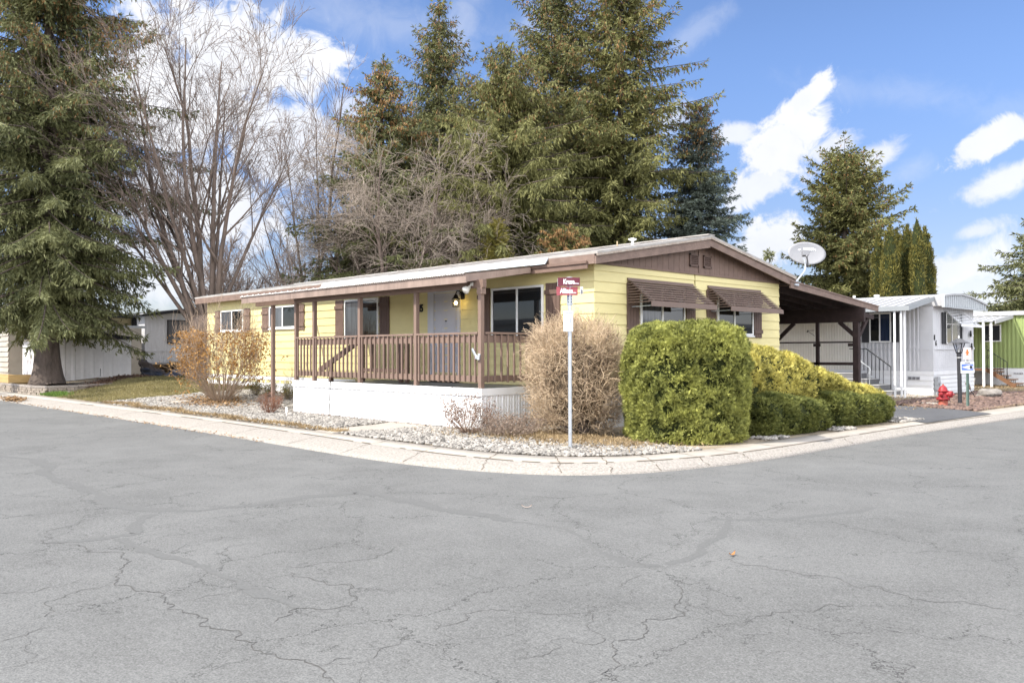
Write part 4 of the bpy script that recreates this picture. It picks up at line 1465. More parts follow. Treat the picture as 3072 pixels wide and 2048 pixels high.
# ------------------------------------------------------------------ street name sign at the corner
RIGHT = Vector((0.695, 0.719, 0))
FWD = Vector((-0.719, 0.695, 0))
ss = thing('street_sign', 'galvanised street sign pole with red Kruse and Allison name plates and a pale warning plate', 'street sign', (1.875, -2.815, 0.1))
m = MB()
m.tube([(0, 0, 0), (0, 0, 2.27)], 0.031, 14)
m.build('pole', M_GALV, ss)
m = MB()
m.box(-0.034, 0.034, -0.034, 0.034, 2.26, 2.70)
for k in range(6):
    for s in (-1, 1):
        m.mat(1)
        m.lathe([(0.007, -0.001), (0.007, 0.001)], (0, 0, 0), 6) if False else None
        m.mat(0)
so = m.build('square_post', M_GALV, ss, bevel=0.004)
so.rotation_euler = (0, 0, R_(3))
hb = MB()
for k in range(5):
    hb.box(-0.008, 0.008, -0.0352, -0.034, 2.30 + k * 0.045, 2.316 + k * 0.045)
    hb.box(0.034, 0.0352, -0.008, 0.008, 2.30 + k * 0.045, 2.316 + k * 0.045)
hb.build('post_hole', M_BLACK, so)
M_RED1 = mat('maroon_sign_sheet', (0.125, 0.022, 0.036), 0.4, 0.15, 9.0)
M_RED2 = mat('faded_red_sign_sheet', (0.33, 0.075, 0.09), 0.5, 0.15, 7.0)
M_SIGNW = mat('white_lettering', (0.85, 0.85, 0.84), 0.45, 0.02)


def name_plate(nm, z0, z1, hw, cx, yaw, m_, body, sub, zoff, tx, bodysize, label):
    """thin two-faced plate that faces the camera side of the corner"""
    p = MB()
    h = z1 - z0
    p.box(-hw, hw, -0.003, 0.003, 0, h)
    o = p.build(nm, m_, ss, bevel=0.0025)
    o.location = (cx[0], cx[1], z0)
    o.rotation_euler = (0, 0, yaw)
    o['label'] = label
    text_obj('lettering', body, M_SIGNW, o, (tx, -0.0045, h * 0.50), (R_(90), 0, 0), bodysize, 0.0008, 0.0042, 0.68)
    text_obj('lettering', sub, M_SIGNW, o, (tx + hw * 0.70, -0.0045, h * 0.30), (R_(90), 0, 0), 0.034, 0.0008, 0.001, 0.9)
    return o


# Kruse plate runs along the right-hand road, Allison plate along the left-hand one
yawc = math.atan2(RIGHT.y, RIGHT.x)
name_plate('name_plate', 2.555, 2.688, 0.172, (0.030, -0.052), yawc, M_RED1, 'Kruse', 'Drive', 0, 0.0, 0.105, 'dark maroon plate reading Kruse')
name_plate('name_plate', 2.413, 2.546, 0.165, (0.0, -0.060), yawc, M_RED2, 'Allison', 'Drive', 0, -0.01, 0.105, 'faded pinkish red plate reading Allison')
for z0, c, w in ((2.555, RIGHT * -0.165, 0.05), (2.43, RIGHT * 0.185, 0.045)):
    p = MB()
    p.box(-w / 2, w / 2, -0.006, 0.002, 0.002, 0.118)
    p.mat(1).box(-w / 2 + 0.012, w / 2 - 0.006, -0.0075, -0.006, 0.004, 0.07 if z0 < 2.5 else 0.112)
    o = p.build('plate_back', [M_OFFW, mat('grey_plate', (0.22, 0.22, 0.24), 0.5, 0.1)], ss)
    o.location = (c.x + FWD.x * 0.0, c.y + FWD.y * 0.0, z0)
    o.rotation_euler = (0, 0, yawc)


def watch_plate(parent, name, w, h, loc, yaw, faded):
    """white plate: heading, blue field with a white cone and a dark round eye, fine print below"""
    m_w = mat('white_sign_sheet', (0.78, 0.78, 0.79), 0.45, 0.02)
    m_b = mat('pale_blue_print', (0.52, 0.58, 0.72), 0.5, 0.03) if faded else mat('blue_print', (0.13, 0.22, 0.60), 0.45, 0.05)
    m_e = mat('faded_grey_print', (0.36, 0.38, 0.43), 0.5, 0.05) if faded else mat('dark_print', (0.03, 0.035, 0.05), 0.5, 0.05)
    p = MB()
    p.box(-w / 2, w / 2, -0.002, 0.002, 0, h)
    o = p.build(name, m_w, parent, bevel=0.0015)
    o.location = loc
    o.rotation_euler = (0, 0, yaw)
    b = MB()
    z0, z1 = h * 0.26, h * 0.80
    b.box(-w * 0.44, w * 0.44, -0.0032, -0.002, z0, z1)
    b.build('blue_field', m_b, o)
    b = MB()
    zc = (z0 + z1) / 2
    hh = (z1 - z0) * 0.34
    pts = [(-w * 0.43, -0.0042, zc)]
    pts += [(w * 0.12, -0.0042, zc - hh), (w * 0.36, -0.0042, zc - hh * 0.75), (w * 0.43, -0.0042, zc), (w * 0.36, -0.0042, zc + hh * 0.75), (w * 0.12, -0.0042, zc + hh)]
    b.prism(pts, (0, 0.0008, 0))
    b.build('eye_white', m_w, o)
    b = MB()
    b.prism([(w * 0.26 + w * 0.11 * math.cos(a), -0.0052, zc + (hh * 0.8) * math.sin(a)) for a in np.linspace(0, 2 * math.pi, 20)[:-1]], (0, 0.0008, 0))
    b.build('pupil', m_e, o)
    text_obj('lettering', 'WARNING', mat('grey_heading', (0.26, 0.26, 0.32), 0.5, 0.05) if faded else m_e, o, (0, -0.0035, h * 0.885), (R_(90), 0, 0), h * (0.105 if faded else 0.125), 0.0005, 0.0012, 0.8 if faded else 1.0)
    b = MB()
    for k in range(3):
        b.box(-w * 0.36, w * 0.36, -0.0028, -0.002, h * (0.07 + 0.055 * k), h * (0.07 + 0.055 * k) + h * 0.016)
    b.build('fine_print', mat('pale_print', (0.62, 0.63, 0.68), 0.5, 0.02), o)
    return o


watch_plate(ss, 'warning_plate', 0.146, 0.318, (0.018, -0.055, 1.850), yawc - 0.05, True)['label'] = 'faded white warning plate with a pale blue eye'

# ------------------------------------------------------------------ fire hydrant
hy = thing('fire_hydrant', 'red fire hydrant standing in the red rock bed beside the driveway', 'fire hydrant', (2.62, 11.25, 0.10), R_(20))
M_HR = mat('red_hydrant_paint', (0.29, 0.028, 0.034), 0.45, 0.2, 8.0)
M_HO = mat('faded_orange_red_paint', (0.33, 0.085, 0.055), 0.6, 0.25, 7.0)
h = MB()
h.lathe([(0.155, 0), (0.155, 0.035), (0.125, 0.05), (0.115, 0.06), (0.11, 0.22)], (0, 0, 0), 20)
h.build('base', M_HO, hy)
h = MB()
h.lathe([(0.108, 0.21), (0.165, 0.225), (0.165, 0.265), (0.112, 0.275), (0.108, 0.43), (0.135, 0.44), (0.135, 0.465), (0.11, 0.47), (0.105, 0.51), (0.08, 0.56), (0.045, 0.59), (0.03, 0.595), (0.03, 0.60)], (0, 0, 0), 20)
h.build('barrel', M_HR, hy)
h = MB()
h.lathe([(0.028, 0.59), (0.024, 0.635)], (0, 0, 0), 5, smooth=False)
h.build('operating_nut', M_HO, hy)
for ang, r, ln in ((-20, 0.082, 0.17), (70 + 0, 0.05, 0.14), (-110, 0.05, 0.14)):
    h = MB()
    a = R_(ang)
    dx, dy = math.cos(a), math.sin(a)
    P0 = Vector((dx * 0.06, dy * 0.06, 0.37))
    D = Vector((dx, dy, 0))
    h.tube([P0, P0 + D * (ln * 0.55)], r * 0.85, 14)
    h.tube([P0 + D * (ln * 0.55), P0 + D * (ln * 0.6), P0 + D * ln, P0 + D * (ln * 1.03)], [r, r * 1.1, r * 1.05, r * 0.8], 14)
    h.tube([P0 + D * ln, P0 + D * (ln * 1.3)], 0.022, 5, smooth=False)
    h.build('nozzle_cap', M_HR, hy)
for k in range(8):
    a = 2 * math.pi * k / 8
    MB().tube([(0.145 * math.cos(a), 0.145 * math.sin(a), 0.195), (0.145 * math.cos(a), 0.145 * math.sin(a), 0.285)], 0.012, 6).build('flange_bolt', M_HR, hy)

# ------------------------------------------------------------------ post lamp
pl = thing('post_lamp', 'black garden lamp post with a pyramid-roofed glass lantern in the rock bed', 'lamp post', (2.64, 12.50, 0.10))
m = MB()
m.tube([(0.0, 0, 0), (-0.015, 0.0, 1.36)], 0.055, 14)
m.tube([(-0.015, 0.0, 1.36), (-0.015, 0.0, 1.46)], 0.062, 14)
m.build('pole', mat('dark_grey_paint', (0.035, 0.035, 0.04), 0.5, 0.1), pl)
m = MB()
m.tube([(-0.012, 0, 1.33), (-0.012, 0, 1.345)], 0.058, 14)
m.build('pole_ring', M_OFFW, pl)
m = MB()
for a0 in range(4):
    a = R_(45 + 90 * a0)
    m.tube([(0.075 * math.cos(a) - 0.015, 0.075 * math.sin(a), 1.47), (0.165 * math.cos(a) - 0.015, 0.165 * math.sin(a), 1.74)], 0.012, 5)
m.lathe([(0.05, 1.43), (0.09, 1.47), (0.085, 1.485)], (-0.015, 0, 0), 4, smooth=False)
m.build('lantern_frame', M_BLACK, pl)
m = MB()
m.lathe([(0.285, 1.735), (0.29, 1.745), (0.16, 1.80), (0.09, 1.85), (0.03, 1.87)], (-0.015, 0, 0), 4, smooth=False)
lr = m.build('lantern_roof', mat('grey_metal_roof', (0.09, 0.09, 0.095), 0.5, 0.1), pl)
m = MB()
m.lathe([(0.03, 1.86), (0.012, 1.88), (0.025, 1.91), (0.005, 1.945)], (-0.015, 0, 0), 10)
m.build('finial', M_OFFW, lr)
mgl = bpy.data.materials.new('clear_lantern_glass')
t, N, L = nodes_of(mgl)
N.clear()
out = N.new('ShaderNodeOutputMaterial')
trn = N.new('ShaderNodeBsdfTransparent')
trn.inputs[0].default_value = (0.9, 0.9, 0.92, 1)
gl = N.new('ShaderNodeBsdfGlossy')
gl.inputs['Roughness'].default_value = 0.06
mx = N.new('ShaderNodeMixShader')
mx.inputs[0].default_value = 0.22
L.new(trn.outputs[0], mx.inputs[1])
L.new(gl.outputs[0], mx.inputs[2])
L.new(mx.outputs[0], out.inputs[0])
m = MB()
for a0 in range(4):
    a, b = R_(45 + 90 * a0), R_(135 + 90 * a0)
    q = lambda r, an, z: (r * math.cos(an) - 0.015, r * math.sin(an), z)
    m.add([q(.072, a, 1.475), q(.072, b, 1.475), q(.158, b, 1.735), q(.158, a, 1.735)], [(0, 1, 2, 3)])
m.build('lantern_glass', mgl, pl)
m = MB()
m.lathe([(0.02, 1.47), (0.035, 1.54), (0.03, 1.60), (0.0, 1.62)], (-0.015, 0, 0), 10)
m.build('bulb', M_OFFW, pl)

# ------------------------------------------------------------------ hydrant marker and warning sign on a green post
ws = thing('warning_sign', 'green metal post with a hydrant plate above a blue eye warning plate', 'sign', (3.20, 11.30, 0.08))
yw = R_(60)
m = MB()
m.box(-0.028, 0.028, -0.012, 0.012, 0, 1.62)
m.box(-0.028, -0.022, -0.03, -0.012, 0, 1.62)
m.box(0.022, 0.028, -0.03, -0.012, 0, 1.62)
o = m.build('post', mat('green_enamelled_steel', (0.13, 0.19, 0.165), 0.5, 0.12, 6.0), ws)
o.rotation_euler = (0, 0, yw)
watch_plate(ws, 'warning_plate', 0.42, 0.30, (0.02, -0.045, 0.955), yw, False)['label'] = 'white plate with blue eye'
p = MB()
p.box(-0.125, 0.125, -0.002, 0.002, 0, 0.31)
hp = p.build('hydrant_plate', mat('white_sign_sheet', (0.78, 0.78, 0.79)), ws, bevel=0.0015)
hp.location = (0.02, -0.045, 1.315)
hp.rotation_euler = (0, 0, yw)
M_OR = mat('orange_print', (0.70, 0.20, 0.05), 0.5, 0.05)
p = MB()
for a in ((-.112, .112, .012, .018), (-.112, .112, .292, .298), (-.112, -.106, .018, .292), (.106, .112, .018, .292)):
    p.box(a[0], a[1], -0.0032, -0.002, a[2], a[3])
p.build('border', M_OR, hp)
p = MB()
p.box(-0.03, 0.03, -0.0042, -0.002, 0.12, 0.235)
p.box(-0.062, 0.062, -0.0046, -0.002, 0.165, 0.20)
p.prism([(-.035, -0.0044, .235), (.035, -0.0044, .235), (.02, -0.0044, .265), (-.02, -0.0044, .265)], (0, 0.002, 0))
p.box(-0.045, 0.045, -0.0046, -0.002, 0.11, 0.128)
p.build('hydrant_symbol', M_OR, hp)
p = MB()
p.box(-0.05, 0.05, -0.0035, -0.002, 0.045, 0.06)
p.box(-0.04, 0.04, -0.0035, -0.002, 0.072, 0.085)
p.build('fine_print', mat('pale_green_print', (0.55, 0.65, 0.45), 0.5, 0.03), hp)
p = MB()
p.box(-0.06, 0.06, -0.002, 0.002, 0, 0.06)
tg = p.build('number_tag', M_OFFW, ws)
tg.location = (0.018, -0.042, 1.258)
tg.rotation_euler = (0, 0, yw)
text_obj('lettering', '12', M_BLACK, tg, (0, -0.0035, 0.03), (R_(90), 0, 0), 0.075, 0.0005, 0.004, 1.0)

# ------------------------------------------------------------------ small things on the right
m = MB()
m.lathe([(0.21, 0), (0.215, 0.07), (0.19, 0.085), (0.0, 0.09)], (0, 0, 0), 22)
o = m.build('valve_cover', M_CONC)
o.location = (2.08, 11.80, 0.11)
tagp(o, 'round concrete valve cover lying left of the red hydrant', 'valve cover')


def stone(name, loc, s, m_, label, seed):
    rg_ = np.random.default_rng(seed)
    bm = bmesh.new()
    bmesh.ops.create_icosphere(bm, subdivisions=3, radius=1.0)
    offs = rg_.normal(size=(5, 3))
    for v in bm.verts:
        n = sum(0.13 * math.sin(v.co.dot(Vector(o_)) * 2.3 + i * 2) for i, o_ in enumerate(offs))
        v.co *= 1 + n + rg_.normal() * 0.03
        v.co = Vector((v.co.x * s[0], v.co.y * s[1], max(v.co.z, -0.3) * s[2]))
    me = bpy.data.meshes.new(name)
    bm.to_mesh(me)
    bm.free()
    me.materials.append(m_)
    o = link(name, me)
    o.location = loc
    return tagp(o, label, 'rock')


M_ROCK = mat('pale_grey_rock', (0.22, 0.20, 0.18), 0.95, 0.4, 6.0, bump=0.6, bscale=20)
stone('garden_rock', (2.10, 16.8, 0.18), (0.30, 0.26, 0.24), M_ROCK, 'pale boulder on dark mulch right of the lamp post', 4)
dm_ = MB()
pts = [(1.2, 17.4), (2.0, 15.6), (3.9, 15.9), (4.35, 20.5), (1.5, 21.5)]
dm_.add([(x, y, 0.134) for x, y in pts], [list(range(5))])
tagp(dm_.build('dark_path', M_DRIVE), kind='structure')
# toothed plastic edging along the rock bed
ed = MB()
line = [(2.62, 10.70), (3.3, 10.45), (3.72, 10.55), (3.83, 12.5), (3.98, 16.0), (4.1, 18.5)]
for a, b in zip(line[1:-1], line[2:]):
    n = int(math.dist(a, b) / 0.09)
    for i in range(n):
        x, y = lerp(a[0], b[0], i / n), lerp(a[1], b[1], i / n)
        ed.bar((a[0], a[1], 0.10), (b[0], b[1], 0.10), 0.010, 0.05) if i == 0 else None
        ed.prism([(x, y, 0.11), (x, y + 0.08, 0.11), (x, y + 0.07, 0.165), (x, y + 0.04, 0.185), (x, y + 0.01, 0.165)], (0.012, 0, 0))
tagp(ed.build('bed_edging', mat('brown_plastic_edging', (0.26, 0.19, 0.13), 0.7, 0.2)), 'toothed brown edging strip along the red rock bed by the pavement', 'edging')
ed = MB()
for i in range(12):
    x = 0.55 + i * 0.085
    y = 14.6 - i * 0.10
    ed.prism([(x, y, 0.11), (x + 0.055, y - 0.06, 0.11), (x + 0.05, y - 0.055, 0.16), (x + 0.028, y - 0.03, 0.19), (x + 0.005, y - 0.005, 0.16)], (0.008, 0.008, 0))
ed.bar((0.55, 14.6, 0.10), (1.50, 13.5, 0.10), 0.012, 0.06)
tagp(ed.build('bed_edging', mat('brown_plastic_edging', (0.26, 0.19, 0.13))), 'short toothed edging strip beside the entrance path of the white home', 'edging')
tk = thing('garden_torch', 'small dark torch lamp leaning against the white home corner', 'garden torch', (1.93, 16.25, 0.1))
m = MB()
m.tube([(0, 0, 0), (-0.16, -0.06, 0.30)], 0.012, 6)
m.build('stake', M_BLACK, tk)
m = MB()
m.tube([(-0.16, -0.06, 0.30), (-0.24, -0.09, 0.50)], [0.035, 0.06], 4, smooth=False)
m.tube([(-0.24, -0.09, 0.50), (-0.25, -0.092, 0.53)], [0.075, 0.02], 4, smooth=False)
m.build('lantern', mat('bronze_lantern', (0.12, 0.08, 0.06), 0.4, 0.2), tk)

# ------------------------------------------------------------------ neighbouring homes
def ribs(mbx, p0, p1, z0, z1, out, pitch, depth, duty=0.5):
    """vertical ribbed sheet between two ground points; out = outward unit vector (x, y)"""
    a, b = Vector((p0[0], p0[1], 0)), Vector((p1[0], p1[1], 0))
    L = (b - a).length
    d = (b - a) / L
    o = Vector((out[0], out[1], 0))
    n = max(1, int(L / pitch))
    pr_ = []
    for i in range(n):
        s = i * L / n
        w = L / n
        pr_ += [(s, 0), (s + w * (1 - duty) * 0.7, 0), (s + w * (1 - duty), depth), (s + w * (1 - duty) + w * duty * 0.7, depth)]
    pr_.append((L, 0))
    vs, fs = [], []
    for s, dd in pr_:
        q = a + d * s + o * dd
        vs += [(q.x, q.y, z0), (q.x, q.y, z1)]
    for i in range(len(pr_) - 1):
        fs.append((2 * i, 2 * i + 2, 2 * i + 3, 2 * i + 1))
    mbx.add(vs, fs)


def laps(mbx, p0, p1, z0, z1, out, c, proud=0.014):
    a, b = Vector((p0[0], p0[1], 0)), Vector((p1[0], p1[1], 0))
    o = Vector((out[0], out[1], 0))
    z = z0
    while z < z1 - 0.01:
        zt = min(z + c, z1)
        q = [a + o * proud + Vector((0, 0, z)), a + o * 0.002 + Vector((0, 0, zt - 0.001)), a - o * 0.01 + Vector((0, 0, zt - 0.001)), a - o * 0.01 + Vector((0, 0, z))]
        mbx.prism(q, b - a)
        z = zt


wh = thing('white_mobile_home', 'white ribbed mobile home number 86 with an arched roof fascia beyond the carport', 'mobile home')
M_WH = mat('white_ribbed_sheet', (0.56, 0.56, 0.57), 0.5, 0.07, 1.5)
M_CREAM = mat('cream_ribbed_sheet', (0.68, 0.65, 0.58), 0.55, 0.06, 1.5)
w = MB()
XF, YF, YB = 0.40, 17.0, 21.12
w.box(-13, XF - 0.03, YF + 0.03, YB - 0.02, 0.3, 3.12)
ribs(w, (-0.0, YF + 0.02), (-2.2, YF + 0.02), 0.94, 3.12, (0, -1), 0.13, 0.034)
ribs(w, (XF - 0.02, YF + 0.28), (XF - 0.02, YB), 0.94, 3.12, (1, 0), 0.20, 0.016, 0.25)
w.box(-0.02, XF, YF, YF + 0.28, 0.94, 3.12)
w.box(XF - 0.005, XF + 0.018, YF + 0.06, YB - 0.02, 1.655, 1.69)
w.box(-2.2, XF - 0.1, YF - 0.016, YF + 0.01, 1.66, 1.69)
w.mat(1)
ribs(w, (-2.2, YF + 0.02), (-13, YF + 0.02), 0.94, 3.12, (0, -1), 0.10, 0.014)
w.build('wall', [M_WH, M_CREAM], wh)
w = MB()
laps(w, (XF - 0.02, YF, 0), (XF - 0.02, YB, 0), 0.08, 0.80, (1, 0), 0.145, 0.028)
laps(w, (XF - 0.02, YF), (-13, YF), 0.08, 0.80, (0, -1), 0.18, 0.028)
w.box(XF - 0.05, XF + 0.02, YF - 0.02, YB + 0.01, 0.80, 0.935)
w.box(-13, XF - 0.05, YF - 0.02, YF + 0.02, 0.80, 0.935)
w.build('skirting', mat('white_lap_skirting', (0.74, 0.74, 0.74), 0.55, 0.05, 2.0), wh)
w = MB()
w.box(-0.43, -0.01, YF - 0.03, YF - 0.012, 0.62, 0.76)
w.mat(1)
for k in range(3):
    w.box(-0.40 + k * 0.13, -0.40 + k * 0.13 + 0.11, YF - 0.034, YF - 0.03, 0.645, 0.735)
w.build('skirting_vent', [M_WH, mat('grey_grille', (0.16, 0.16, 0.17), 0.6, 0.3, 40.0)], wh)
# arched roof with ribbed end fascia
PROF = [(16.98, 3.43), (17.8, 3.50), (18.65, 3.535), (19.6, 3.49), (20.4, 3.40), (21.42, 3.27)]
w = MB()
w.prism([(0.80, y, z + 0.055) for y, z in PROF] + [(0.80, y, z) for y, z in PROF[::-1]], (-14, 0, 0))
w.box(-13, 0.70, 16.98, 17.0, 3.12, 3.43)
w.build('roof', mat('white_roof_metal', (0.38, 0.38, 0.385), 0.5, 0.04), wh)
w = MB()
y = PROF[0][0]
ys = np.linspace(PROF[0][0] + 0.0, PROF[-1][0], 43)
zt = np.interp(ys, [p[0] for p in PROF], [p[1] for p in PROF])
for i in range(42):
    dd = 0.0 if i % 2 else 0.022
    w.prism([(0.74 + dd, ys[i], 3.10), (0.74 + dd, ys[i + 1], 3.10), (0.74 + dd, ys[i + 1], zt[i + 1] - 0.005), (0.74 + dd, ys[i], zt[i] - 0.005)], (-0.03, 0, 0))
w.box(0.70, 0.79, 16.97, 21.43, 3.07, 3.10)
w.box(0.70, 0.79, 16.95, 16.975, 3.07, 3.45)
w.build('roof_fascia', mat('grey_ribbed_fascia', (0.43, 0.45, 0.46), 0.5, 0.06), wh)
w = MB()
w.box(0.30, 0.74, 16.99, 21.40, 3.12, 3.135)
w.build('soffit', M_WH, wh)
for vx, r, hgt in ((-3.12, 0.05, 0.17), (-2.27, 0.10, 0.16)):
    w = MB()
    w.lathe([(r * 0.75, 0), (r * 0.75, hgt * 0.55), (r, hgt * 0.6), (r * 1.02, hgt * 0.95), (r * 0.6, hgt * 1.05)], (vx, 19.0, 3.555), 16)
    w.build('roof_vent', M_OFFW, wh)


def flat_window(parent, p0, p1, z0, z1, out, mullions, shut=0.0, mframe=None, mpane=None, cross=None):
    """window frame with panes on a wall line p0-p1 facing out"""
    a, b = Vector((p0[0], p0[1], 0)), Vector((p1[0], p1[1], 0))
    L = (b - a).length
    d = (b - a) / L
    o = Vector((out[0], out[1], 0))

    def slab(mbx, s0, s1, zz0, zz1, d0, d1):
        q = a + d * s0
        mbx.prism([q + o * d0 + Vector((0, 0, zz0)), q + o * d1 + Vector((0, 0, zz0)), q + o * d1 + Vector((0, 0, zz1)), q + o * d0 + Vector((0, 0, zz1))], d * (s1 - s0))
    f = MB()
    fw = 0.045
    slab(f, 0, L, z0, z0 + fw, 0, 0.05)
    slab(f, 0, L, z1 - fw, z1, 0, 0.05)
    xs = [0] + list(mullions) + [L]
    slab(f, 0, fw, z0 + fw, z1 - fw, 0, 0.049)
    slab(f, L - fw, L, z0 + fw, z1 - fw, 0, 0.049)
    for s in mullions:
        slab(f, s - 0.022, s + 0.022, z0 + fw, z1 - fw, 0, 0.047)
    if cross:
        slab(f, fw, L - fw, cross - 0.02, cross + 0.02, 0, 0.045)
    w_ = f.build('window', mframe or M_OFFW, parent)
    for i in range(len(xs) - 1):
        p = MB()
        slab(p, xs[i] + 0.02, xs[i + 1] - 0.02, z0 + 0.03, z1 - 0.03, 0.02, 0.03)
        p.build('pane', (mpane[i] if mpane else M_GLASS), w_)
    if shut:
        for s0, s1 in ((-shut - 0.02, -0.02), (L + 0.02, L + shut + 0.02)):
            s = MB()
            slab(s, s0, s0 + 0.04, z0, z1, 0.01, 0.045)
            slab(s, s1 - 0.04, s1, z0, z1, 0.01, 0.045)
            slab(s, s0 + 0.04, s1 - 0.04, z0, z1, 0.01, 0.02)
            n = int((z1 - z0) / 0.06)
            for k in range(n):
                zz = z0 + (k + 0.5) * (z1 - z0) / n
                slab(s, s0 + 0.04, s1 - 0.04, zz - 0.018, zz + 0.012, 0.02, 0.034)
            s.build('shutter', mat('dark_grey_shutter', (0.045, 0.045, 0.05), 0.6, 0.1), parent)
    return w_


M_BCURT = mat('blue_curtained_glass', (0.02, 0.03, 0.06), 0.06, 0.5, 9.0, spec=0.5, stretch=(4, 4, 0.1))
flat_window(wh, (-1.70, YF - 0.02), (-0.95, YF - 0.02), 1.92, 2.95, (0, -1), [0.36], 0.24, None, [M_GLASS, M_BCURT])
flat_window(wh, (XF + 0.0, 18.14), (XF + 0.0, 19.42), 1.86, 2.94, (1, 0), [0.58], 0.32, None, [M_GLASS, M_CURT], 2.55)
# slatted window awning on the end wall
w = MB()
for i in range(9):
    t_ = i / 8
    xa, za = lerp(0.42, 0.88, t_), lerp(2.99, 2.52, t_)
    w.prism([(xa, 18.08, za), (xa + 0.075, 18.08, za - 0.02), (xa + 0.075, 18.08, za - 0.03), (xa, 18.08, za - 0.01)], (0, 2.05, 0))
w.box(0.955, 0.965, 18.02, 20.16, 2.44, 2.53)
for yy in (18.3, 19.9):
    w.bar((0.42, yy, 2.96), (0.95, yy, 2.50), 0.02, 0.02)
w.build('awning', mat('white_awning_slats', (0.74, 0.74, 0.75), 0.45, 0.04), wh)
text_obj('house_number', '8', M_BLACK, wh, (XF + 0.012, 17.10, 2.06), (R_(90), 0, R_(90)), 0.24, 0.01, 0.008, 0.75)
text_obj('house_number', '6', M_BLACK, wh, (XF + 0.012, 17.24, 1.87), (R_(90), 0, R_(90)), 0.24, 0.01, 0.008, 0.75)
# meter box with conduits at the corner
w = MB()
w.box(XF + 0.02, XF + 0.12, 17.05, 17.30, 0.30, 0.75)
w.tube([(XF + 0.07, 17.1, 0.10), (XF + 0.07, 17.1, 0.32)], 0.025, 6)
w.tube([(XF + 0.07, 17.22, 0.10), (XF + 0.07, 17.22, 0.32)], 0.025, 6)
w.tube([(XF + 0.12, 17.17, 0.55), (XF + 0.16, 17.17, 0.55)], 0.07, 12)
w.build('meter_box', mat('meter_grey', (0.36, 0.37, 0.38), 0.5, 0.2), wh)

# porch cover of the white home
w = MB()


def panels(mbx, x0, x1, ya, za, yb2, zb, pitch):
    n = int((x1 - x0) / pitch)
    for i in range(n):
        a = x0 + i * pitch
        mbx.prism([(a, ya, za), (a, yb2, zb), (a, yb2, zb - 0.01), (a, ya, za - 0.01)], (pitch - 0.03, 0, 0))
        mbx.prism([(a + pitch - 0.03, ya, za + 0.035), (a + pitch - 0.03, yb2, zb + 0.035), (a + pitch - 0.03, yb2, zb - 0.01), (a + pitch - 0.03, ya, za - 0.01)], (0.03, 0, 0))


panels(w, -6.6, 0.42, 14.82, 3.04, 16.97, 3.40, 0.30)
w.build('porch_cover', mat('white_roof_metal', (0.38, 0.38, 0.385)), wh)
w = MB()
w.box(-6.6, 0.44, 14.76, 14.80, 2.90, 3.05)
w.box(-6.6, 0.44, 14.80, 14.95, 2.90, 2.915)
w.prism([(0.44, 14.76, 3.06), (0.44, 16.97, 3.43), (0.44, 16.97, 3.28), (0.44, 14.76, 2.90)], (0.025, 0, 0))
w.build('porch_cover_gutter', mat('pale_grey_gutter', (0.27, 0.285, 0.295), 0.45, 0.05), wh)
for px, py in ((-0.02, 14.85), (0.17, 14.88), (0.235, 14.98), (-4.2, 14.85)):
    w = MB()
    w.box(px - 0.026, px + 0.026, py - 0.026, py + 0.026, 0.10, 2.90)
    w.build('porch_post', M_WHITE, wh)
# concrete steps up to the side door
w = MB()
for i in range(4):
    w.box(-3.2, -0.52 - i * 0.42, 15.9, 16.9, 0.10 + i * 0.19, 0.29 + i * 0.19)
w.build('steps', mat('dark_grey_steps', (0.17, 0.17, 0.175), 0.9, 0.15, 5.0, bump=0.3), wh)
w = MB()
for i in range(4):
    w.box(-3.2, -0.515 - i * 0.42, 15.88, 15.899, 0.268 + i * 0.19, 0.292 + i * 0.19)
    w.box(-0.52 - i * 0.42, -0.505 - i * 0.42, 15.88, 16.9, 0.268 + i * 0.19, 0.293 + i * 0.19)
w.build('step_edge', mat('pale_step_edge', (0.5, 0.5, 0.5), 0.8, 0.1), wh)
w = MB()
top = [(-2.0, 16.0, 1.70), (-1.42, 16.0, 1.70), (-0.60, 16.0, 1.09)]
w.tube(top, 0.018, 6)
w.tube([(-0.60, 16.0, 1.09), (-0.60, 16.0, 0.35)], 0.015, 6)
for i in range(6):
    t_ = i / 6
    x, zt_ = lerp(-1.5, -0.72, t_), lerp(1.70, 1.18, t_)
    w.tube([(x, 16.0, zt_), (x, 16.0, zt_ - 0.75)], 0.010, 5)
w.build('hand_rail', M_BLACK, wh)
w = MB()
w.tube([(-1.52, 15.78, 0.1), (-1.52, 15.78, 1.42), (-1.50, 15.78, 1.25), (-1.22, 15.78, 1.05), (-1.18, 15.78, 0.95), (-1.25, 15.78, 0.86)], 0.02, 6)
w.tube([(-1.22, 15.78, 1.05), (-1.22, 15.78, 0.1)], 0.018, 6)
w.tube([(-1.52, 15.78, 0.55), (-1.22, 15.78, 0.40)], 0.012, 6)
w.build('hand_rail', M_GALV, wh)

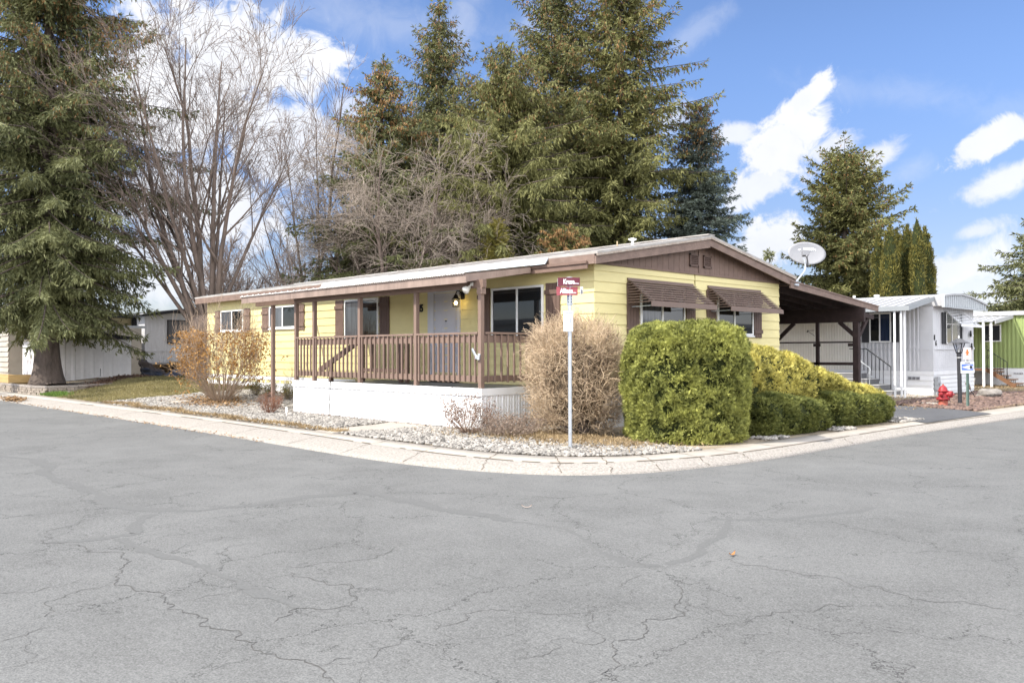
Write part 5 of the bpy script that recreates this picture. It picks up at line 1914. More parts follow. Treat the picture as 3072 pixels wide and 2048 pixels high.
# two metal birds fixed to the end wall
for k, (by, bz, lab) in enumerate(((20.63, 2.21, 'upper black and white metal bird on the white home wall'), (20.72, 1.75, 'lower black and white metal bird on the white home wall'))):
    bird = thing('metal_bird', lab, 'bird ornament', (XF + 0.05, by, bz), group='metal birds on the wall of the white home')
    w = MB()
    w.lathe([(0.0, -0.10), (0.045, -0.07), (0.062, -0.01), (0.05, 0.05), (0.036, 0.075), (0.045, 0.10), (0.035, 0.135), (0.0, 0.15)], (0, 0, 0), 12, sx=0.6)
    w.bar((0, 0.03, 0.115), (0, 0.09, 0.12), 0.02, 0.015)
    bo = w.build('body', M_BLACK, bird)
    w = MB()
    w.prism([(0.035, 0.02, 0.05), (0.045, 0.16, -0.06), (0.045, 0.10, -0.07), (0.035, 0.03, -0.02)], (0.012, 0, 0))
    w.prism([(0.03, 0.0, -0.08), (0.03, -0.02, -0.19), (0.03, 0.03, -0.17)], (0.01, 0, 0))
    w.build('wing', M_WHITE, bird)

# green home
gh = thing('green_mobile_home', 'green ribbed mobile home with wooden steps and a white porch cover at the far right', 'mobile home')
M_GR = mat('green_ribbed_sheet', (0.27, 0.335, 0.125), 0.55, 0.06, 1.2)
w = MB()
w.box(-13, 2.2, 27.53, 31.5, 0.4, 3.12)
ribs(w, (2.2, 27.52), (-13, 27.52), 0.87, 3.12, (0, -1), 0.16, 0.022)
w.build('wall', M_GR, gh)
w = MB()
laps(w, (2.2, 27.52), (-13, 27.52), 0.05, 0.87, (0, -1), 0.20)
w.build('skirting', mat('white_lap_skirting', (0.74, 0.74, 0.74)), gh)
w = MB()
w.box(-13.2, 2.4, 27.38, 31.7, 3.12, 3.30)
w.build('roof', mat('white_roof_metal', (0.38, 0.38, 0.385)), gh)
w = MB()
for k in range(6):
    w.box(0.02 + k * 0.06, 0.055 + k * 0.06, 27.49, 27.503, 0.62, 0.67)
w.build('skirting_vent', mat('grey_grille', (0.16, 0.16, 0.17)), gh)
flat_window(gh, (-1.18, 27.49), (-0.44, 27.49), 2.0, 2.74, (0, -1), [0.30])
w = MB()
panels(w, -6.0, 0.02, 25.0, 2.80, 27.45, 3.10, 0.33)
w.prism([(0.02, 24.98, 2.84), (0.02, 27.45, 3.13), (0.02, 27.45, 2.99), (0.02, 24.98, 2.70)], (0.03, 0, 0))
w.build('porch_cover', mat('white_roof_metal', (0.38, 0.38, 0.385)), gh)
for px, py in ((-0.42, 25.05), (-0.15, 25.1), (-3.5, 25.05)):
    w = MB()
    w.box(px - 0.04, px + 0.04, py - 0.04, py + 0.04, 0.1, 2.78)
    w.build('porch_post', M_WHITE, gh)
w = MB()
for zc_ in (1.15, 1.95):
    for s in (-1, 1):
        pts = []
        for k in range(15):
            a = k * 0.55
            r_ = 0.11 * (1 - k / 17)
            pts.append((-0.285 + s * 0.01 + r_ * math.cos(a) * 0.8, 25.08, zc_ + s * 0.2 + r_ * math.sin(a) * s))
        w.tube(pts, 0.010, 5)
w.build('scroll_ironwork', M_BLACK, gh)
M_WOOD = mat('orange_brown_stained_wood', (0.15, 0.075, 0.038), 0.7, 0.25, 8.0)
w = MB()
for i in range(4):
    x0 = 0.28 - i * 0.25 + 0.12
    w.box(x0, x0 + 0.30, 25.3, 26.5, 0.25 + i * 0.155, 0.285 + i * 0.155)
    w.mat(1)
    for k in range(4):
        w.box(x0 + 0.25, x0 + 0.27, 25.36 + k * 0.27, 25.40 + k * 0.27, 0.12 + i * 0.155, 0.25 + i * 0.155)
    w.mat(0)
w.bar((0.66, 25.28, 0.16), (-0.42, 25.28, 0.86), 0.04, 0.16)
w.box(-3, -0.32, 25.3, 27.4, 0.80, 0.85)
w.build('wooden_steps', [M_WOOD, mat('dark_riser', (0.06, 0.035, 0.025), 0.8, 0.2)], gh)
w = MB()
w.tube([(-0.35, 25.3, 1.65), (0.36, 25.3, 1.15), (0.36, 25.3, 0.2)], 0.018, 6)
for i in range(6):
    t_ = i / 6
    w.tube([(lerp(-0.35, 0.36, t_), 25.3, lerp(1.65, 1.15, t_)), (lerp(-0.35, 0.36, t_), 25.3, lerp(0.85, 0.40, t_))], 0.009, 5)
w.build('hand_rail', M_BLACK, gh)
# clutter under that porch cover
w = MB()
w.lathe([(0.18, 0), (0.2, 0.02), (0.24, 0.32), (0.26, 0.34), (0.23, 0.35), (0.19, 0.30)], (0, 0, 0), 16)
o = w.build('white_tub', M_OFFW)
o.location = (-0.98, 25.0, 0.13)
tagp(o, 'white tub on the ground behind the porch posts of the green home', 'tub')

# ---- left side: white home with dark roof, tan shed wall, white metal shed, cream wall, pallets, planter
lw = thing('white_panel_home', 'white grooved mobile home with a dark roof and brown framed window behind the maple', 'mobile home')
XW = -34.0
w = MB()
w.box(-44, XW - 0.08, 3.92, 9.5, 1.0, 3.7)
ribs(w, (XW - 0.02, 3.9), (XW - 0.02, 9.5), 1.08, 3.75, (1, 0), 0.20, 0.012, 0.18)
w.box(XW - 0.03, XW + 0.006, 3.9, 9.5, 1.70, 1.73)
w.build('wall', mat('matt_white_panel', (0.56, 0.56, 0.57), 0.6, 0.05), lw)
w = MB()
w.prism([(XW + 0.35, 3.6, 3.62), (XW + 0.35, 6.7, 4.1), (XW + 0.35, 9.8, 3.62), (XW + 0.35, 9.8, 3.50), (XW + 0.35, 6.7, 3.95), (XW + 0.35, 3.6, 3.50)], (-10, 0, 0))
w.build('roof', mat('black_shingle', (0.03, 0.03, 0.032), 1.0, 0.25, 9.0, spec=0.0), lw)
w = MB()
w.box(-44, XW - 0.3, 3.95, 9.4, 0.2, 1.05)
w.build('underfloor', mat('dark_underfloor', (0.03, 0.028, 0.026), 0.9, 0.4, 3.0), lw)
flat_window(lw, (XW, 5.05), (XW, 6.9), 2.12, 3.38, (1, 0), [], 0, mat('dark_window_frame', (0.03, 0.026, 0.024), 0.6, 0.1), [mat('grey_blind_glass', (0.11, 0.11, 0.115), 0.25, 0.15, 12.0, stretch=(6, 6, 0.1))])
tn = thing('tan_building', 'tan lap-sided building over white panels half hidden behind the left spruce', 'building')
w = MB()
w.box(-45, -35.66, -3.0, 3.75, 0.2, 3.6)
laps(w, (-35.55, -3.0), (-35.55, 3.75), 2.72, 3.62, (1, 0), 0.20, 0.02)
w.mat(1)
ribs(w, (-35.58, -3.0), (-35.58, 3.75), 0.3, 2.71, (1, 0), 0.35, 0.012, 0.15)
w.build('wall', [mat('tan_siding', (0.36, 0.30, 0.165), 0.6, 0.06), mat('matt_white_panel', (0.56, 0.56, 0.57))], tn)
w = MB()
w.prism([(-35.2, -3.3, 3.6), (-35.2, 0.4, 4.1), (-35.2, 4.0, 3.6), (-35.2, 4.0, 3.48), (-35.2, -3.3, 3.48)], (-10, 0, 0))
w.build('roof', mat('black_shingle', (0.03, 0.03, 0.032)), tn)
w = MB()
w.box(-35.5, -35.2, 3.78, 4.05, 0.3, 3.5)
w.build('corner_post', M_BLACK, tn)

sh = thing('metal_shed', 'low white ribbed metal shed with a black roof behind the spruce trunk', 'shed')
w = MB()
XS = -28.9
w.box(-31.0, XS - 0.02, -2.48, 1.40, 0.35, 2.30)
ribs(w, (XS - 0.01, -2.5), (XS - 0.01, 1.42), 0.35, 2.32, (1, 0), 0.36, 0.025, 0.25)
ribs(w, (-31.0, -2.49), (XS, -2.49), 0.35, 2.32, (0, -1), 0.36, 0.02, 0.25)
w.box(XS - 0.03, XS + 0.03, -2.53, -2.44, 0.3, 2.32)
w.build('wall', mat('white_shed_sheet', (0.80, 0.79, 0.79), 0.5, 0.05), sh)
w = MB()
w.prism([(XS + 0.18, -2.72, 2.31), (XS + 0.18, -0.55, 2.62), (XS + 0.18, 1.66, 2.33), (XS + 0.18, 1.66, 2.25), (XS + 0.18, -2.72, 2.23)], (-2.5, 0, 0))
w.build('roof', mat('black_roof_metal', (0.018, 0.018, 0.02), 0.6, 0.2), sh)

cw = thing('cream_home', 'cream lap-sided home wall at the far left edge beside the shed', 'mobile home')
w = MB()
w.box(-48, -32.0, -2.78, 3.0, 0.2, 2.85)
laps(w, (-32.0, -2.80), (-48, -2.80), 0.30, 2.85, (0, -1), 0.235, 0.045)
w.build('wall', mat('cream_siding', (0.43, 0.39, 0.33), 0.6, 0.12, 1.5), cw)
w = MB()
w.box(-48.2, -32.0, -3.05, 3.2, 2.85, 2.97)
w.build('roof', mat('grey_roof_edge', (0.42, 0.44, 0.46), 0.5, 0.1), cw)

# plank box and brick planter at the far left
bx_ = MB()
for k in range(2):
    bx_.box(-33.5, -26.7, -4.02, -3.94, 0.46 + k * 0.16, 0.615 + k * 0.16)
bx_.box(-26.76, -26.70, -3.94, -3.0, 0.46, 0.775)
bx_.box(-33.4, -26.8, -3.9, -3.0, 0.40, 0.70)
tagp(bx_.build('planter_box', mat('fresh_pine_board', (0.52, 0.35, 0.15), 0.7, 0.15, 3.0, stretch=(0.4, 1, 5))), 'raw pine plank planter box at the far left edge', 'planter box')
bb = MB()
for k in range(2):
    x = -33.0
    while x < -26.9:
        bb.box(x, x + 0.34, -3.98, -3.80, 0.16 + k * 0.15, 0.30 + k * 0.15)
        x += 0.36
tagp(bb.build('block_wall', mat('concrete_block', (0.40, 0.35, 0.28), 0.95, 0.2, 5.0)), 'low block wall under the pine planter box at the left edge', 'wall')

pt = thing('brick_planter', 'low grey brick planter ring with timber rails round the big spruce', 'planter')
POLY = [(-27.6, -4.02), (-23.1, -4.04), (-22.35, -3.75), (-22.5, -2.75), (-23.6, -1.2), (-27.8, -1.0)]
M_BRK = mat('greyish_tumbled_brick', (0.30, 0.255, 0.21), 0.95, 0.35, 5.0, bump=0.5, bscale=30)
br = MB()
rr = random.Random(17)
for a, b in zip(POLY[:4], POLY[1:5]):
    L = math.dist(a, b)
    d = ((b[0] - a[0]) / L, (b[1] - a[1]) / L)
    for row in range(3):
        s = -0.14 * (row % 2)
        while s < L - 0.02:
            s0, s1 = max(s, 0) + 0.008, min(s + 0.29, L) - 0.008
            if s1 - s0 > 0.03:
                jx = rr.uniform(-0.012, 0.012)
                br.bar((a[0] + d[0] * s0 + jx * d[1], a[1] + d[1] * s0 - jx * d[0], 0.13 + row * 0.082 + 0.035), (a[0] + d[0] * s1 + jx * d[1], a[1] + d[1] * s1 - jx * d[0], 0.13 + row * 0.082 + 0.035), 0.16, 0.072)
            s += 0.30
br.build('brick_ring', M_BRK, pt)
br = MB()
br.prism([(x, y, 0.10) for x, y in [(-27.5, -3.95), (-23.1, -3.97), (-22.45, -3.70), (-22.6, -2.78), (-23.65, -1.3), (-27.7, -1.1)]], (0, 0, 0.26))
br.build('soil', mat('dark_soil', (0.075, 0.055, 0.042), 0.95, 0.4, 5.0, bump=0.6, bscale=30), pt)
for a, b in ((POLY[0], POLY[1]), (POLY[1], POLY[2]), (POLY[2], POLY[3]), (POLY[3], POLY[4])):
    MB().bar((a[0], a[1], 0.415), (b[0], b[1], 0.415), 0.15, 0.075).build('timber_rail', mat('grey_weathered_timber', (0.30, 0.265, 0.235), 0.85, 0.25, 4.0), pt)


# stacked pallets under the white home
def pallet(x, y, z, rz, lab):
    o = MB()
    for k in range(5):
        o.box(-0.5 + k * 0.215, -0.36 + k * 0.215, -0.6, 0.6, 0.115, 0.135)
        if k % 2 == 0:
            o.box(-0.5 + k * 0.215, -0.36 + k * 0.215, -0.6, 0.6, 0.0, 0.02)
    for yy in (-0.56, 0, 0.56):
        o.box(-0.5, 0.5, yy - 0.04, yy + 0.04, 0.021, 0.114)
    ob = o.build('pallet', mat('weathered_pallet_wood', (0.20, 0.135, 0.075), 0.9, 0.45, 4.0, stretch=(1, 5, 1)))
    ob.location = (x, y, z)
    ob.rotation_euler = (0, 0, rz)
    return tagp(ob, lab, 'pallet', 'pallets stacked below the white home')


for i in range(4):
    pallet(-33.2 + 0.03 * i, 4.55 + 0.05 * i, 0.47 + i * 0.137, R_(2 * i - 3), 'weathered pallet in the left stack under the white panel home')
for i in range(5):
    pallet(-33.0 - 0.04 * i, 5.85 - 0.06 * i, 0.47 + i * 0.137, R_(3 - 2 * i), 'weathered pallet in the right stack under the white panel home')


def tarp(name, base, pts, hts, m_, lab, seed):
    """crumpled sheet: polygon footprint lifted to a ridge with folds"""
    rg_ = np.random.default_rng(seed)
    n = 26
    vs, fs = [], []
    for i in range(n):
        for k in range(n):
            u, v = i / (n - 1), k / (n - 1)
            p = lerp(lerp(np.array(pts[0]), np.array(pts[1]), u), lerp(np.array(pts[3]), np.array(pts[2]), u), v)
            hgt = lerp(lerp(hts[0], hts[1], u), lerp(hts[3], hts[2], u), v)
            f_ = 0.06 * math.sin(u * 11 + v * 5) + 0.05 * math.sin(v * 17 + u * 3) + rg_.normal() * 0.012
            vs.append((p[0] + f_ * 0.6, p[1] + f_ * 0.5, base + max(0.01, hgt + f_ * (0.3 + hgt))))
    for i in range(n - 1):
        for k in range(n - 1):
            fs.append((i * n + k, (i + 1) * n + k, (i + 1) * n + k + 1, i * n + k + 1))
    o = MB()
    o.add(vs, fs, True)
    ob = o.build(name, m_)
    md = ob.modifiers.new('thickness', 'SOLIDIFY')
    md.thickness = 0.012
    return tagp(ob, lab, 'tarpaulin')


M_TARP = mat('black_tarp', (0.016, 0.016, 0.018), 0.45, 0.3, 4.0)
tarp('tarpaulin', 0.45, [(-28.7, 1.75), (-27.6, 2.6), (-29.4, 3.2), (-29.6, 2.0)], [0.1, 0.02, 0.15, 1.05], mat('brown_grey_tarp', (0.055, 0.042, 0.035), 0.7, 0.4, 3.0), 'brown tarpaulin draped down from the shed corner', 1)
tarp('tarpaulin', 0.45, [(-27.3, 2.1), (-26.2, 3.6), (-28.8, 5.6), (-29.3, 3.6)], [0.03, 0.25, 0.75, 0.45], M_TARP, 'black crumpled tarpaulin on the lawn edge below the maple', 2)
tarp('tarpaulin', 0.45, [(-28.2, 1.55), (-27.4, 2.0), (-28.2, 2.6), (-28.9, 1.9)], [0.05, 0.03, 0.2, 0.55], M_TARP, 'small black tarpaulin heap at the shed corner', 6)

# stakes
for (x, y, z, hgt, m_, lab, nm) in ((-6.33, -2.06, 0.12, 0.82, M_BLACK, 'thin black snow stake with a white band before the porch skirt', 'snow_stake'), (-25.5, -1.0, 0.4, 0.55, M_BLACK, 'short black stake in front of the metal shed', 'garden_stake')):
    s = thing(nm, lab, 'stake', (x, y, z))
    m = MB()
    m.tube([(-0.03, 0.0, 0), (0.03, 0.0, hgt)], 0.011, 6)
    m.tube([(0.03, 0, hgt), (0.032, 0, hgt + 0.05)], [0.02, 0.006], 6)
    m.build('rod', m_, s)
    m = MB()
    m.tube([(-0.004, 0.0, hgt * 0.40), (0.001, 0.0, hgt * 0.46)], 0.0125, 6)
    m.build('band', M_WHITE, s)
s = thing('plant_tag', 'small white plastic plant tag in the gravel beside the barberry', 'plant tag', (-7.15, -2.72, 0.13))
m = MB()
m.box(-0.045, 0.045, -0.004, 0.004, 0.10, 0.22)
m.box(-0.012, 0.012, -0.004, 0.004, -0.02, 0.10)
m.build('tag', M_WHITE, s)
m = MB()
m.lathe([(0.34, 0), (0.35, 0.05), (0.32, 0.06), (0.0, 0.065)], (0, 0, 0), 22)
o = m.build('round_stepping_stone', M_CONC)
o.location = (-12.9, -2.75, 0.21)
tagp(o, 'round flat stepping stone in the gravel beside the orange bush', 'stepping stone')

# ---- across the two roads: homes seen only as reflections in the windows
for nm, lab, x0, x1, y0, y1, out, roofc in (
        ('white_mobile_home', 'plain white mobile home across the left-hand road, mirrored in the front windows', -30, -5, -21.0, -16.2, 'y', None),
        ('grey_mobile_home', 'plain pale grey mobile home across the right-hand road, mirrored in the gable windows', 15.5, 20.5, 9.0, 34.0, 'x', None)):
    hm = thing(nm, lab, 'mobile home')
    w = MB()
    w.box(x0, x1, y0, y1, 0.3, 3.0)
    w.build('wall', mat('matt_white_panel', (0.56, 0.56, 0.57)), hm)
    w = MB()
    w.box(x0 - 0.3, x1 + 0.3, y0 - 0.3, y1 + 0.3, 3.0, 3.22)
    w.build('roof', mat('white_roof_metal', (0.38, 0.38, 0.385)), hm)
    w = MB()
    if out == 'y':
        for k in range(4):
            w.box(x0 + 3 + k * 6, x0 + 4.6 + k * 6, y1, y1 + 0.04, 1.4, 2.6)
    else:
        for k in range(4):
            w.box(x0 - 0.04, x0, y0 + 3 + k * 6, y0 + 4.6 + k * 6, 1.4, 2.6)
    w.build('window', M_GLASS, hm)

# ------------------------------------------------------------------ conifers
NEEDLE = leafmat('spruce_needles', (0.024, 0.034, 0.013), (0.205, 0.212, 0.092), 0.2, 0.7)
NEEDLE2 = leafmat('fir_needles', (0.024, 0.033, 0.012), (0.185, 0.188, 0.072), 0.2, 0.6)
NEEDLEB = leafmat('blue_spruce_needles', (0.028, 0.040, 0.035), (0.155, 0.185, 0.145), 0.15, 0.8)
NEEDLEG = leafmat('olive_needles', (0.028, 0.036, 0.012), (0.215, 0.210, 0.075), 0.2, 0.7)
CONES = leafmat('brown_cones', (0.085, 0.042, 0.014), (0.33, 0.19, 0.075), 0.05, 1.5)


def conifer(name, label, x, y, zb, H, z0, prof, per, step, spr, hang, m, seed, trunk_r, droop=0.1, lift=0.6, cone=0.0, cone_from=0.6, gap=0.12, dens=1.0, jit=0.3, lean=(0, 0), flare=1.5, group=None, tops=1, tuft=1.0, longb=()):
    """trunk with limbs, whorls of branches that carry side twigs, each twig hung with needle sprays"""
    rg = np.random.default_rng(seed)
    T = thing(name, label, 'tree', (x, y, zb), group=group)
    S, K = Sprays(seed + 1), Sprays(seed + 2)
    limbs = []
    fr, rr = [p[0] for p in prof], [p[1] for p in prof]
    per += 2
    spr = (spr[0] * 0.70, spr[1] * 0.58)
    hs = np.arange(z0, H - 0.15, step)
    br = []
    for h in hs:
        f = (h - z0) / (H - z0)
        n = per if f < 0.9 else max(4, per - 2)
        a0 = rg.random() * 6.28
        for k in range(n):
            if rg.random() < gap:
                continue
            br.append((h + rg.normal() * step * 0.35, f, a0 + 6.283 * k / n + rg.normal() * 0.25, np.interp(f, fr, rr) * (1 + rg.normal() * jit * 0.6) * rg.uniform(1 - jit * 0.5, 1.1)))
    for (h, a, L) in longb:
        br.append((h, (h - z0) / (H - z0), a, L))
    for (h, f, a, L) in br:
        L = max(L, 0.18)
        e0 = -droop * (1 - f) + lift * f**1.6 + rg.normal() * 0.08
        m_ = max(5, int(L / 0.16) + 2)
        t = np.linspace(0.0, 1.0, m_)
        sag = (0.22 + 0.2 * hang) * (1 - f * 0.8)
        rad = L * t
        zz = h + L * (np.tan(e0) * t - sag * t**2 + 0.55 * sag * t**3.5)
        ca, sa = np.cos(a + rg.normal() * 0.1 * t), np.sin(a + rg.normal() * 0.1 * t)
        lx, ly = lean[0] * h, lean[1] * h
        P = np.stack([rad * ca + lx, rad * sa + ly, zz], 1)
        r0 = min(0.008 + 0.009 * L, 0.05)
        limbs.append((P, r0 * (1 - 0.85 * t)))
        Tn = unit(np.gradient(P, axis=0))
        ts = np.arange(0.10 if L > 1.2 else 0.05, 1.0, 0.052 / max(L, 0.5) / dens)
        if len(ts) == 0:
            continue
        ts = np.clip(ts + rg.normal(size=len(ts)) * 0.01, 0, 1)
        Pb = np.stack([np.interp(ts, t, P[:, i]) for i in range(3)], 1)
        Tb = unit(np.stack([np.interp(ts, t, Tn[:, i]) for i in range(3)], 1))
        side = unit(np.cross(Tb, np.array([0, 0, 1.0])))
        sg = np.where(np.arange(len(ts)) % 2 == 0, 1, -1)[:, None]
        tl = np.clip((0.20 + 0.42 * np.minimum(L, 3.2) * (1.04 - ts) * 0.62) * rg.uniform(0.6, 1.25, len(ts)), 0.12, 1.0)
        tw = unit(Tb * 0.55 + side * sg * rg.uniform(0.3, 0.95, (len(ts), 1)) + np.array([0, 0, -1.0]) * (hang * rg.uniform(0.4, 1.5, (len(ts), 1))) + rg.normal(size=(len(ts), 3)) * 0.18)
        # sprays along each twig
        cnt = np.maximum(2, (tl / (spr[0] * 0.22)).astype(int))
        idx = np.repeat(np.arange(len(ts)), cnt)
        u = rg.random(len(idx))
        base = Pb[idx] + tw[idx] * (tl[idx] * u)[:, None]
        base[:, 2] -= hang * 0.45 * (tl[idx] * u)**2
        dr = unit(tw[idx] * 0.9 + rg.normal(size=(len(idx), 3)) * 0.42 + np.array([0, 0, -0.35 * hang]))
        ln = spr[0] * rg.uniform(0.6, 1.35, len(idx))
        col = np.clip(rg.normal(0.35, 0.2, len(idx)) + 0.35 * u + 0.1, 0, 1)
        if cone and f > cone_from:
            w = rg.random(len(idx)) < cone * min(1, (f - cone_from) / 0.25) * (0.25 + 0.75 * (ts[idx] > 0.55))
            K.add(base[w], np.array([[0, 0, -1.0]]) + rg.normal(size=(w.sum(), 3)) * 0.3, 0.15 * rg.uniform(0.8, 1.3, w.sum()), 0.055)
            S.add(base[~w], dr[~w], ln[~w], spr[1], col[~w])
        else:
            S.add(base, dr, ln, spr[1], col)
        # tip tuft
        nt = 5
        S.add(np.repeat(P[-1:], nt, 0), Tn[-1:] + rg.normal(size=(nt, 3)) * 0.5, spr[0] * 1.1, spr[1], np.full(nt, 0.7))
    # leader
    for tp in range(tops):
        nl = 40
        hz = H - rg.random(nl) * min(1.2, H * 0.08)
        q = np.stack([np.full(nl, lean[0]) * hz, np.full(nl, lean[1]) * hz, hz], 1)
        S.add(q, rg.normal(size=(nl, 3)) * 0.7 + np.array([0, 0, 0.8]), spr[0] * 0.9, spr[1])
    zt = H * np.linspace(0, 1, 24)**1.8
    rad = trunk_r * (1 - zt / H)**0.85 * (1 + (flare - 1) * np.exp(-np.maximum(zt - 0.15, 0) / (trunk_r * 1.1))) + 0.01
    wob = np.cumsum(rg.normal(size=(24, 2)) * 0.02, 0) * 0.4
    Pt = np.stack([lean[0] * zt + wob[:, 0], lean[1] * zt + wob[:, 1], zt - 0.15], 1)
    tr = chains_mesh('trunk', [(Pt, rad)], M_BARK, T, 14)
    chains_mesh('limbs', limbs, M_BARK, T, 4)
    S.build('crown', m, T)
    if K.P and sum(len(p) for p in K.P):
        K.build('cones', CONES, T)['kind'] = 'stuff'
    return T


conifer('spruce_tree', 'huge dark spruce at the left edge standing in the brick planter', -26.25, -2.75, 0.40, 19.5, 3.0,
        [(0, 2.5), (0.05, 3.4), (0.15, 4.2), (0.3, 4.5), (0.5, 4.1), (0.78, 3.1), (0.92, 1.4), (1, 0.2)], 8, 0.36, (0.30, 0.085), 0.75, NEEDLE, 100, 0.46, droop=0.22, lift=0.5, cone=0.36, cone_from=0.40, gap=0.22, dens=1.0, jit=0.5, flare=1.55)
conifer('spruce_tree', 'spruce with a pointed brown cone-covered top behind the pale grey bare tree', -20.7, 9.6, 0.3, 14.9, 2.0,
        [(0, 4.0), (0.3, 3.9), (0.55, 2.9), (0.72, 1.9), (0.80, 1.5), (0.9, 0.75), (1, 0.15)], 8, 0.40, (0.30, 0.09), 0.45, NEEDLE, 120, 0.3, droop=0.15, lift=0.4, cone=0.75, cone_from=0.55, gap=0.1, dens=0.85, jit=0.35)
conifer('spruce_tree', 'tall slim spruce with a thin open spire, highest left of the pair of big firs', -23.6, 15.3, 0.2, 20.3, 3.0,
        [(0, 3.8), (0.35, 4.0), (0.55, 3.2), (0.66, 2.1), (0.74, 1.35), (0.80, 1.4), (0.9, 0.85), (0.96, 0.4), (1, 0.1)], 7, 0.42, (0.33, 0.09), 0.8, NEEDLE2, 140, 0.3, droop=0.1, lift=0.5, cone=0.35, cone_from=0.55, gap=0.15, dens=0.85, jit=0.4)
conifer('spruce_tree', 'broad weeping spruce with long hanging branches right of the tall slim spire', -17.0, 13.8, 0.2, 15.6, 1.8,
        [(0, 4.3), (0.3, 4.5), (0.5, 4.1), (0.7, 3.1), (0.88, 1.7), (1, 0.25)], 8, 0.40, (0.34, 0.085), 1.05, NEEDLEG, 160, 0.32, droop=0.1, lift=0.35, cone=0.22, cone_from=0.6, gap=0.08, dens=0.95, jit=0.4)
conifer('fir_tree', 'left of the two tallest firs with an open crown cut off by the top edge', -18.1, 18.3, 0.2, 21.0, 5.0,
        [(0, 3.4), (0.2, 3.7), (0.45, 3.3), (0.65, 2.6), (0.85, 1.5), (1, 0.35)], 7, 0.40, (0.32, 0.10), 0.6, NEEDLE2, 180, 0.28, droop=-0.1, lift=0.75, cone=0.25, cone_from=0.4, gap=0.17, dens=0.85, jit=0.5, group=None)
conifer('fir_tree', 'right of the two tallest firs with long limbs reaching over the roof ridge', -14.3, 18.9, 0.2, 21.6, 4.0,
        [(0, 3.0), (0.2, 3.3), (0.4, 3.2), (0.6, 2.6), (0.72, 2.1), (0.85, 1.3), (1, 0.3)], 7, 0.40, (0.32, 0.10), 0.6, NEEDLEG, 200, 0.30, droop=-0.05, lift=0.7, cone=0.25, cone_from=0.35, gap=0.17, dens=0.85, jit=0.5,
        longb=[(12.6, 0.75, 5.0), (14.6, 0.85, 3.9), (10.2, -2.6, 4.8), (12.0, 0.95, 4.3)])
conifer('blue_spruce', 'blue-grey spruce with a brown cone top behind the roof ridge', -12.35, 22.6, 0.2, 13.7, 1.5,
        [(0, 2.5), (0.3, 2.3), (0.6, 1.65), (0.85, 0.95), (0.93, 0.75), (1, 0.2)], 9, 0.34, (0.26, 0.085), 0.25, NEEDLEB, 220, 0.26, droop=0.1, lift=0.35, cone=0.85, cone_from=0.72, gap=0.05, dens=0.95, jit=0.25)
conifer('fir_tree', 'single olive fir standing behind the satellite dish', -8.1, 29.5, 0.2, 11.6, 1.0,
        [(0, 2.3), (0.25, 2.5), (0.45, 2.4), (0.7, 2.3), (0.83, 1.7), (0.93, 1.05), (1, 0.3)], 8, 0.32, (0.30, 0.11), 0.3, NEEDLEG, 240, 0.25, droop=-0.12, lift=0.75, cone=0.10, cone_from=0.2, gap=0.10, dens=1.0, jit=0.38)
conifer('spruce_tree', 'dark spruce cut off by the right edge behind the green home', -1.0, 41.2, 0.2, 11.6, 0.8,
        [(0, 5.2), (0.3, 4.6), (0.6, 2.6), (0.85, 1.0), (1, 0.2)], 8, 0.40, (0.36, 0.11), 0.35, NEEDLE, 260, 0.25, droop=0.05, lift=0.4, gap=0.05, dens=1.1, jit=0.35)
conifer('spruce_tree', 'tiny far spruce tip above the carport slope', -27.9, 57.8, 0.0, 11.0, 6.0,
        [(0, 1.6), (0.5, 0.9), (1, 0.15)], 6, 0.55, (0.5, 0.16), 0.3, NEEDLE, 280, 0.2, gap=0.2, dens=0.5, jit=0.4)
conifer('young_cedar', 'small yellow-green cedar tip behind the middle of the roof', -14.6, 11.0, 0.2, 6.75, 1.0,
        [(0, 1.0), (0.6, 0.75), (0.9, 0.3), (1, 0.1)], 8, 0.22, (0.16, 0.06), 0.1, leafmat('yellow_green_cedar', (0.05, 0.055, 0.008), (0.24, 0.21, 0.05), 0.2, 1.5), 300, 0.1, droop=-0.8, lift=0.9, gap=0.05, dens=0.8, jit=0.2)
conifer('young_spruce', 'small spruce with orange cone tips showing over the roof near the ridge', -12.3, 12.6, 0.2, 6.5, 1.0,
        [(0, 1.8), (0.6, 1.4), (0.85, 0.9), (1, 0.3)], 8, 0.26, (0.22, 0.07), 0.3, NEEDLEG, 320, 0.1, cone=0.8, cone_from=0.55, gap=0.1, dens=0.8, jit=0.3)


# ------------------------------------------------------------------ leafy masses: closed core covered with sprays
def loft(sections, k=28, pw=3.0):
    """sections: (cx, cy, z, rx, ry) -> quad mesh with rounded-square rings"""
    vs = []
    for (cx, cy, z, rx_, ry_) in sections:
        for j in range(k):
            a = 2 * math.pi * j / k
            c, s = math.cos(a), math.sin(a)
            d = (abs(c)**pw + abs(s)**pw)**(-1 / pw)
            vs.append((cx + rx_ * d * c, cy + ry_ * d * s, z))
    fs = []
    for i in range(len(sections) - 1):
        for j in range(k):
            jj = (j + 1) % k
            fs.append((i * k + j, i * k + jj, (i + 1) * k + jj, (i + 1) * k + j))
    V = np.array(vs, float)
    F = np.array(fs)
    return V, F


def lumps(V, amp, fr, seed):
    rg = np.random.default_rng(seed)
    ph = rg.random((8, 1)) * 6.28
    dr = rg.normal(size=(8, 3)) * fr
    n = np.sin(V @ dr.T + ph.T).mean(1)
    return n * amp * 2.2


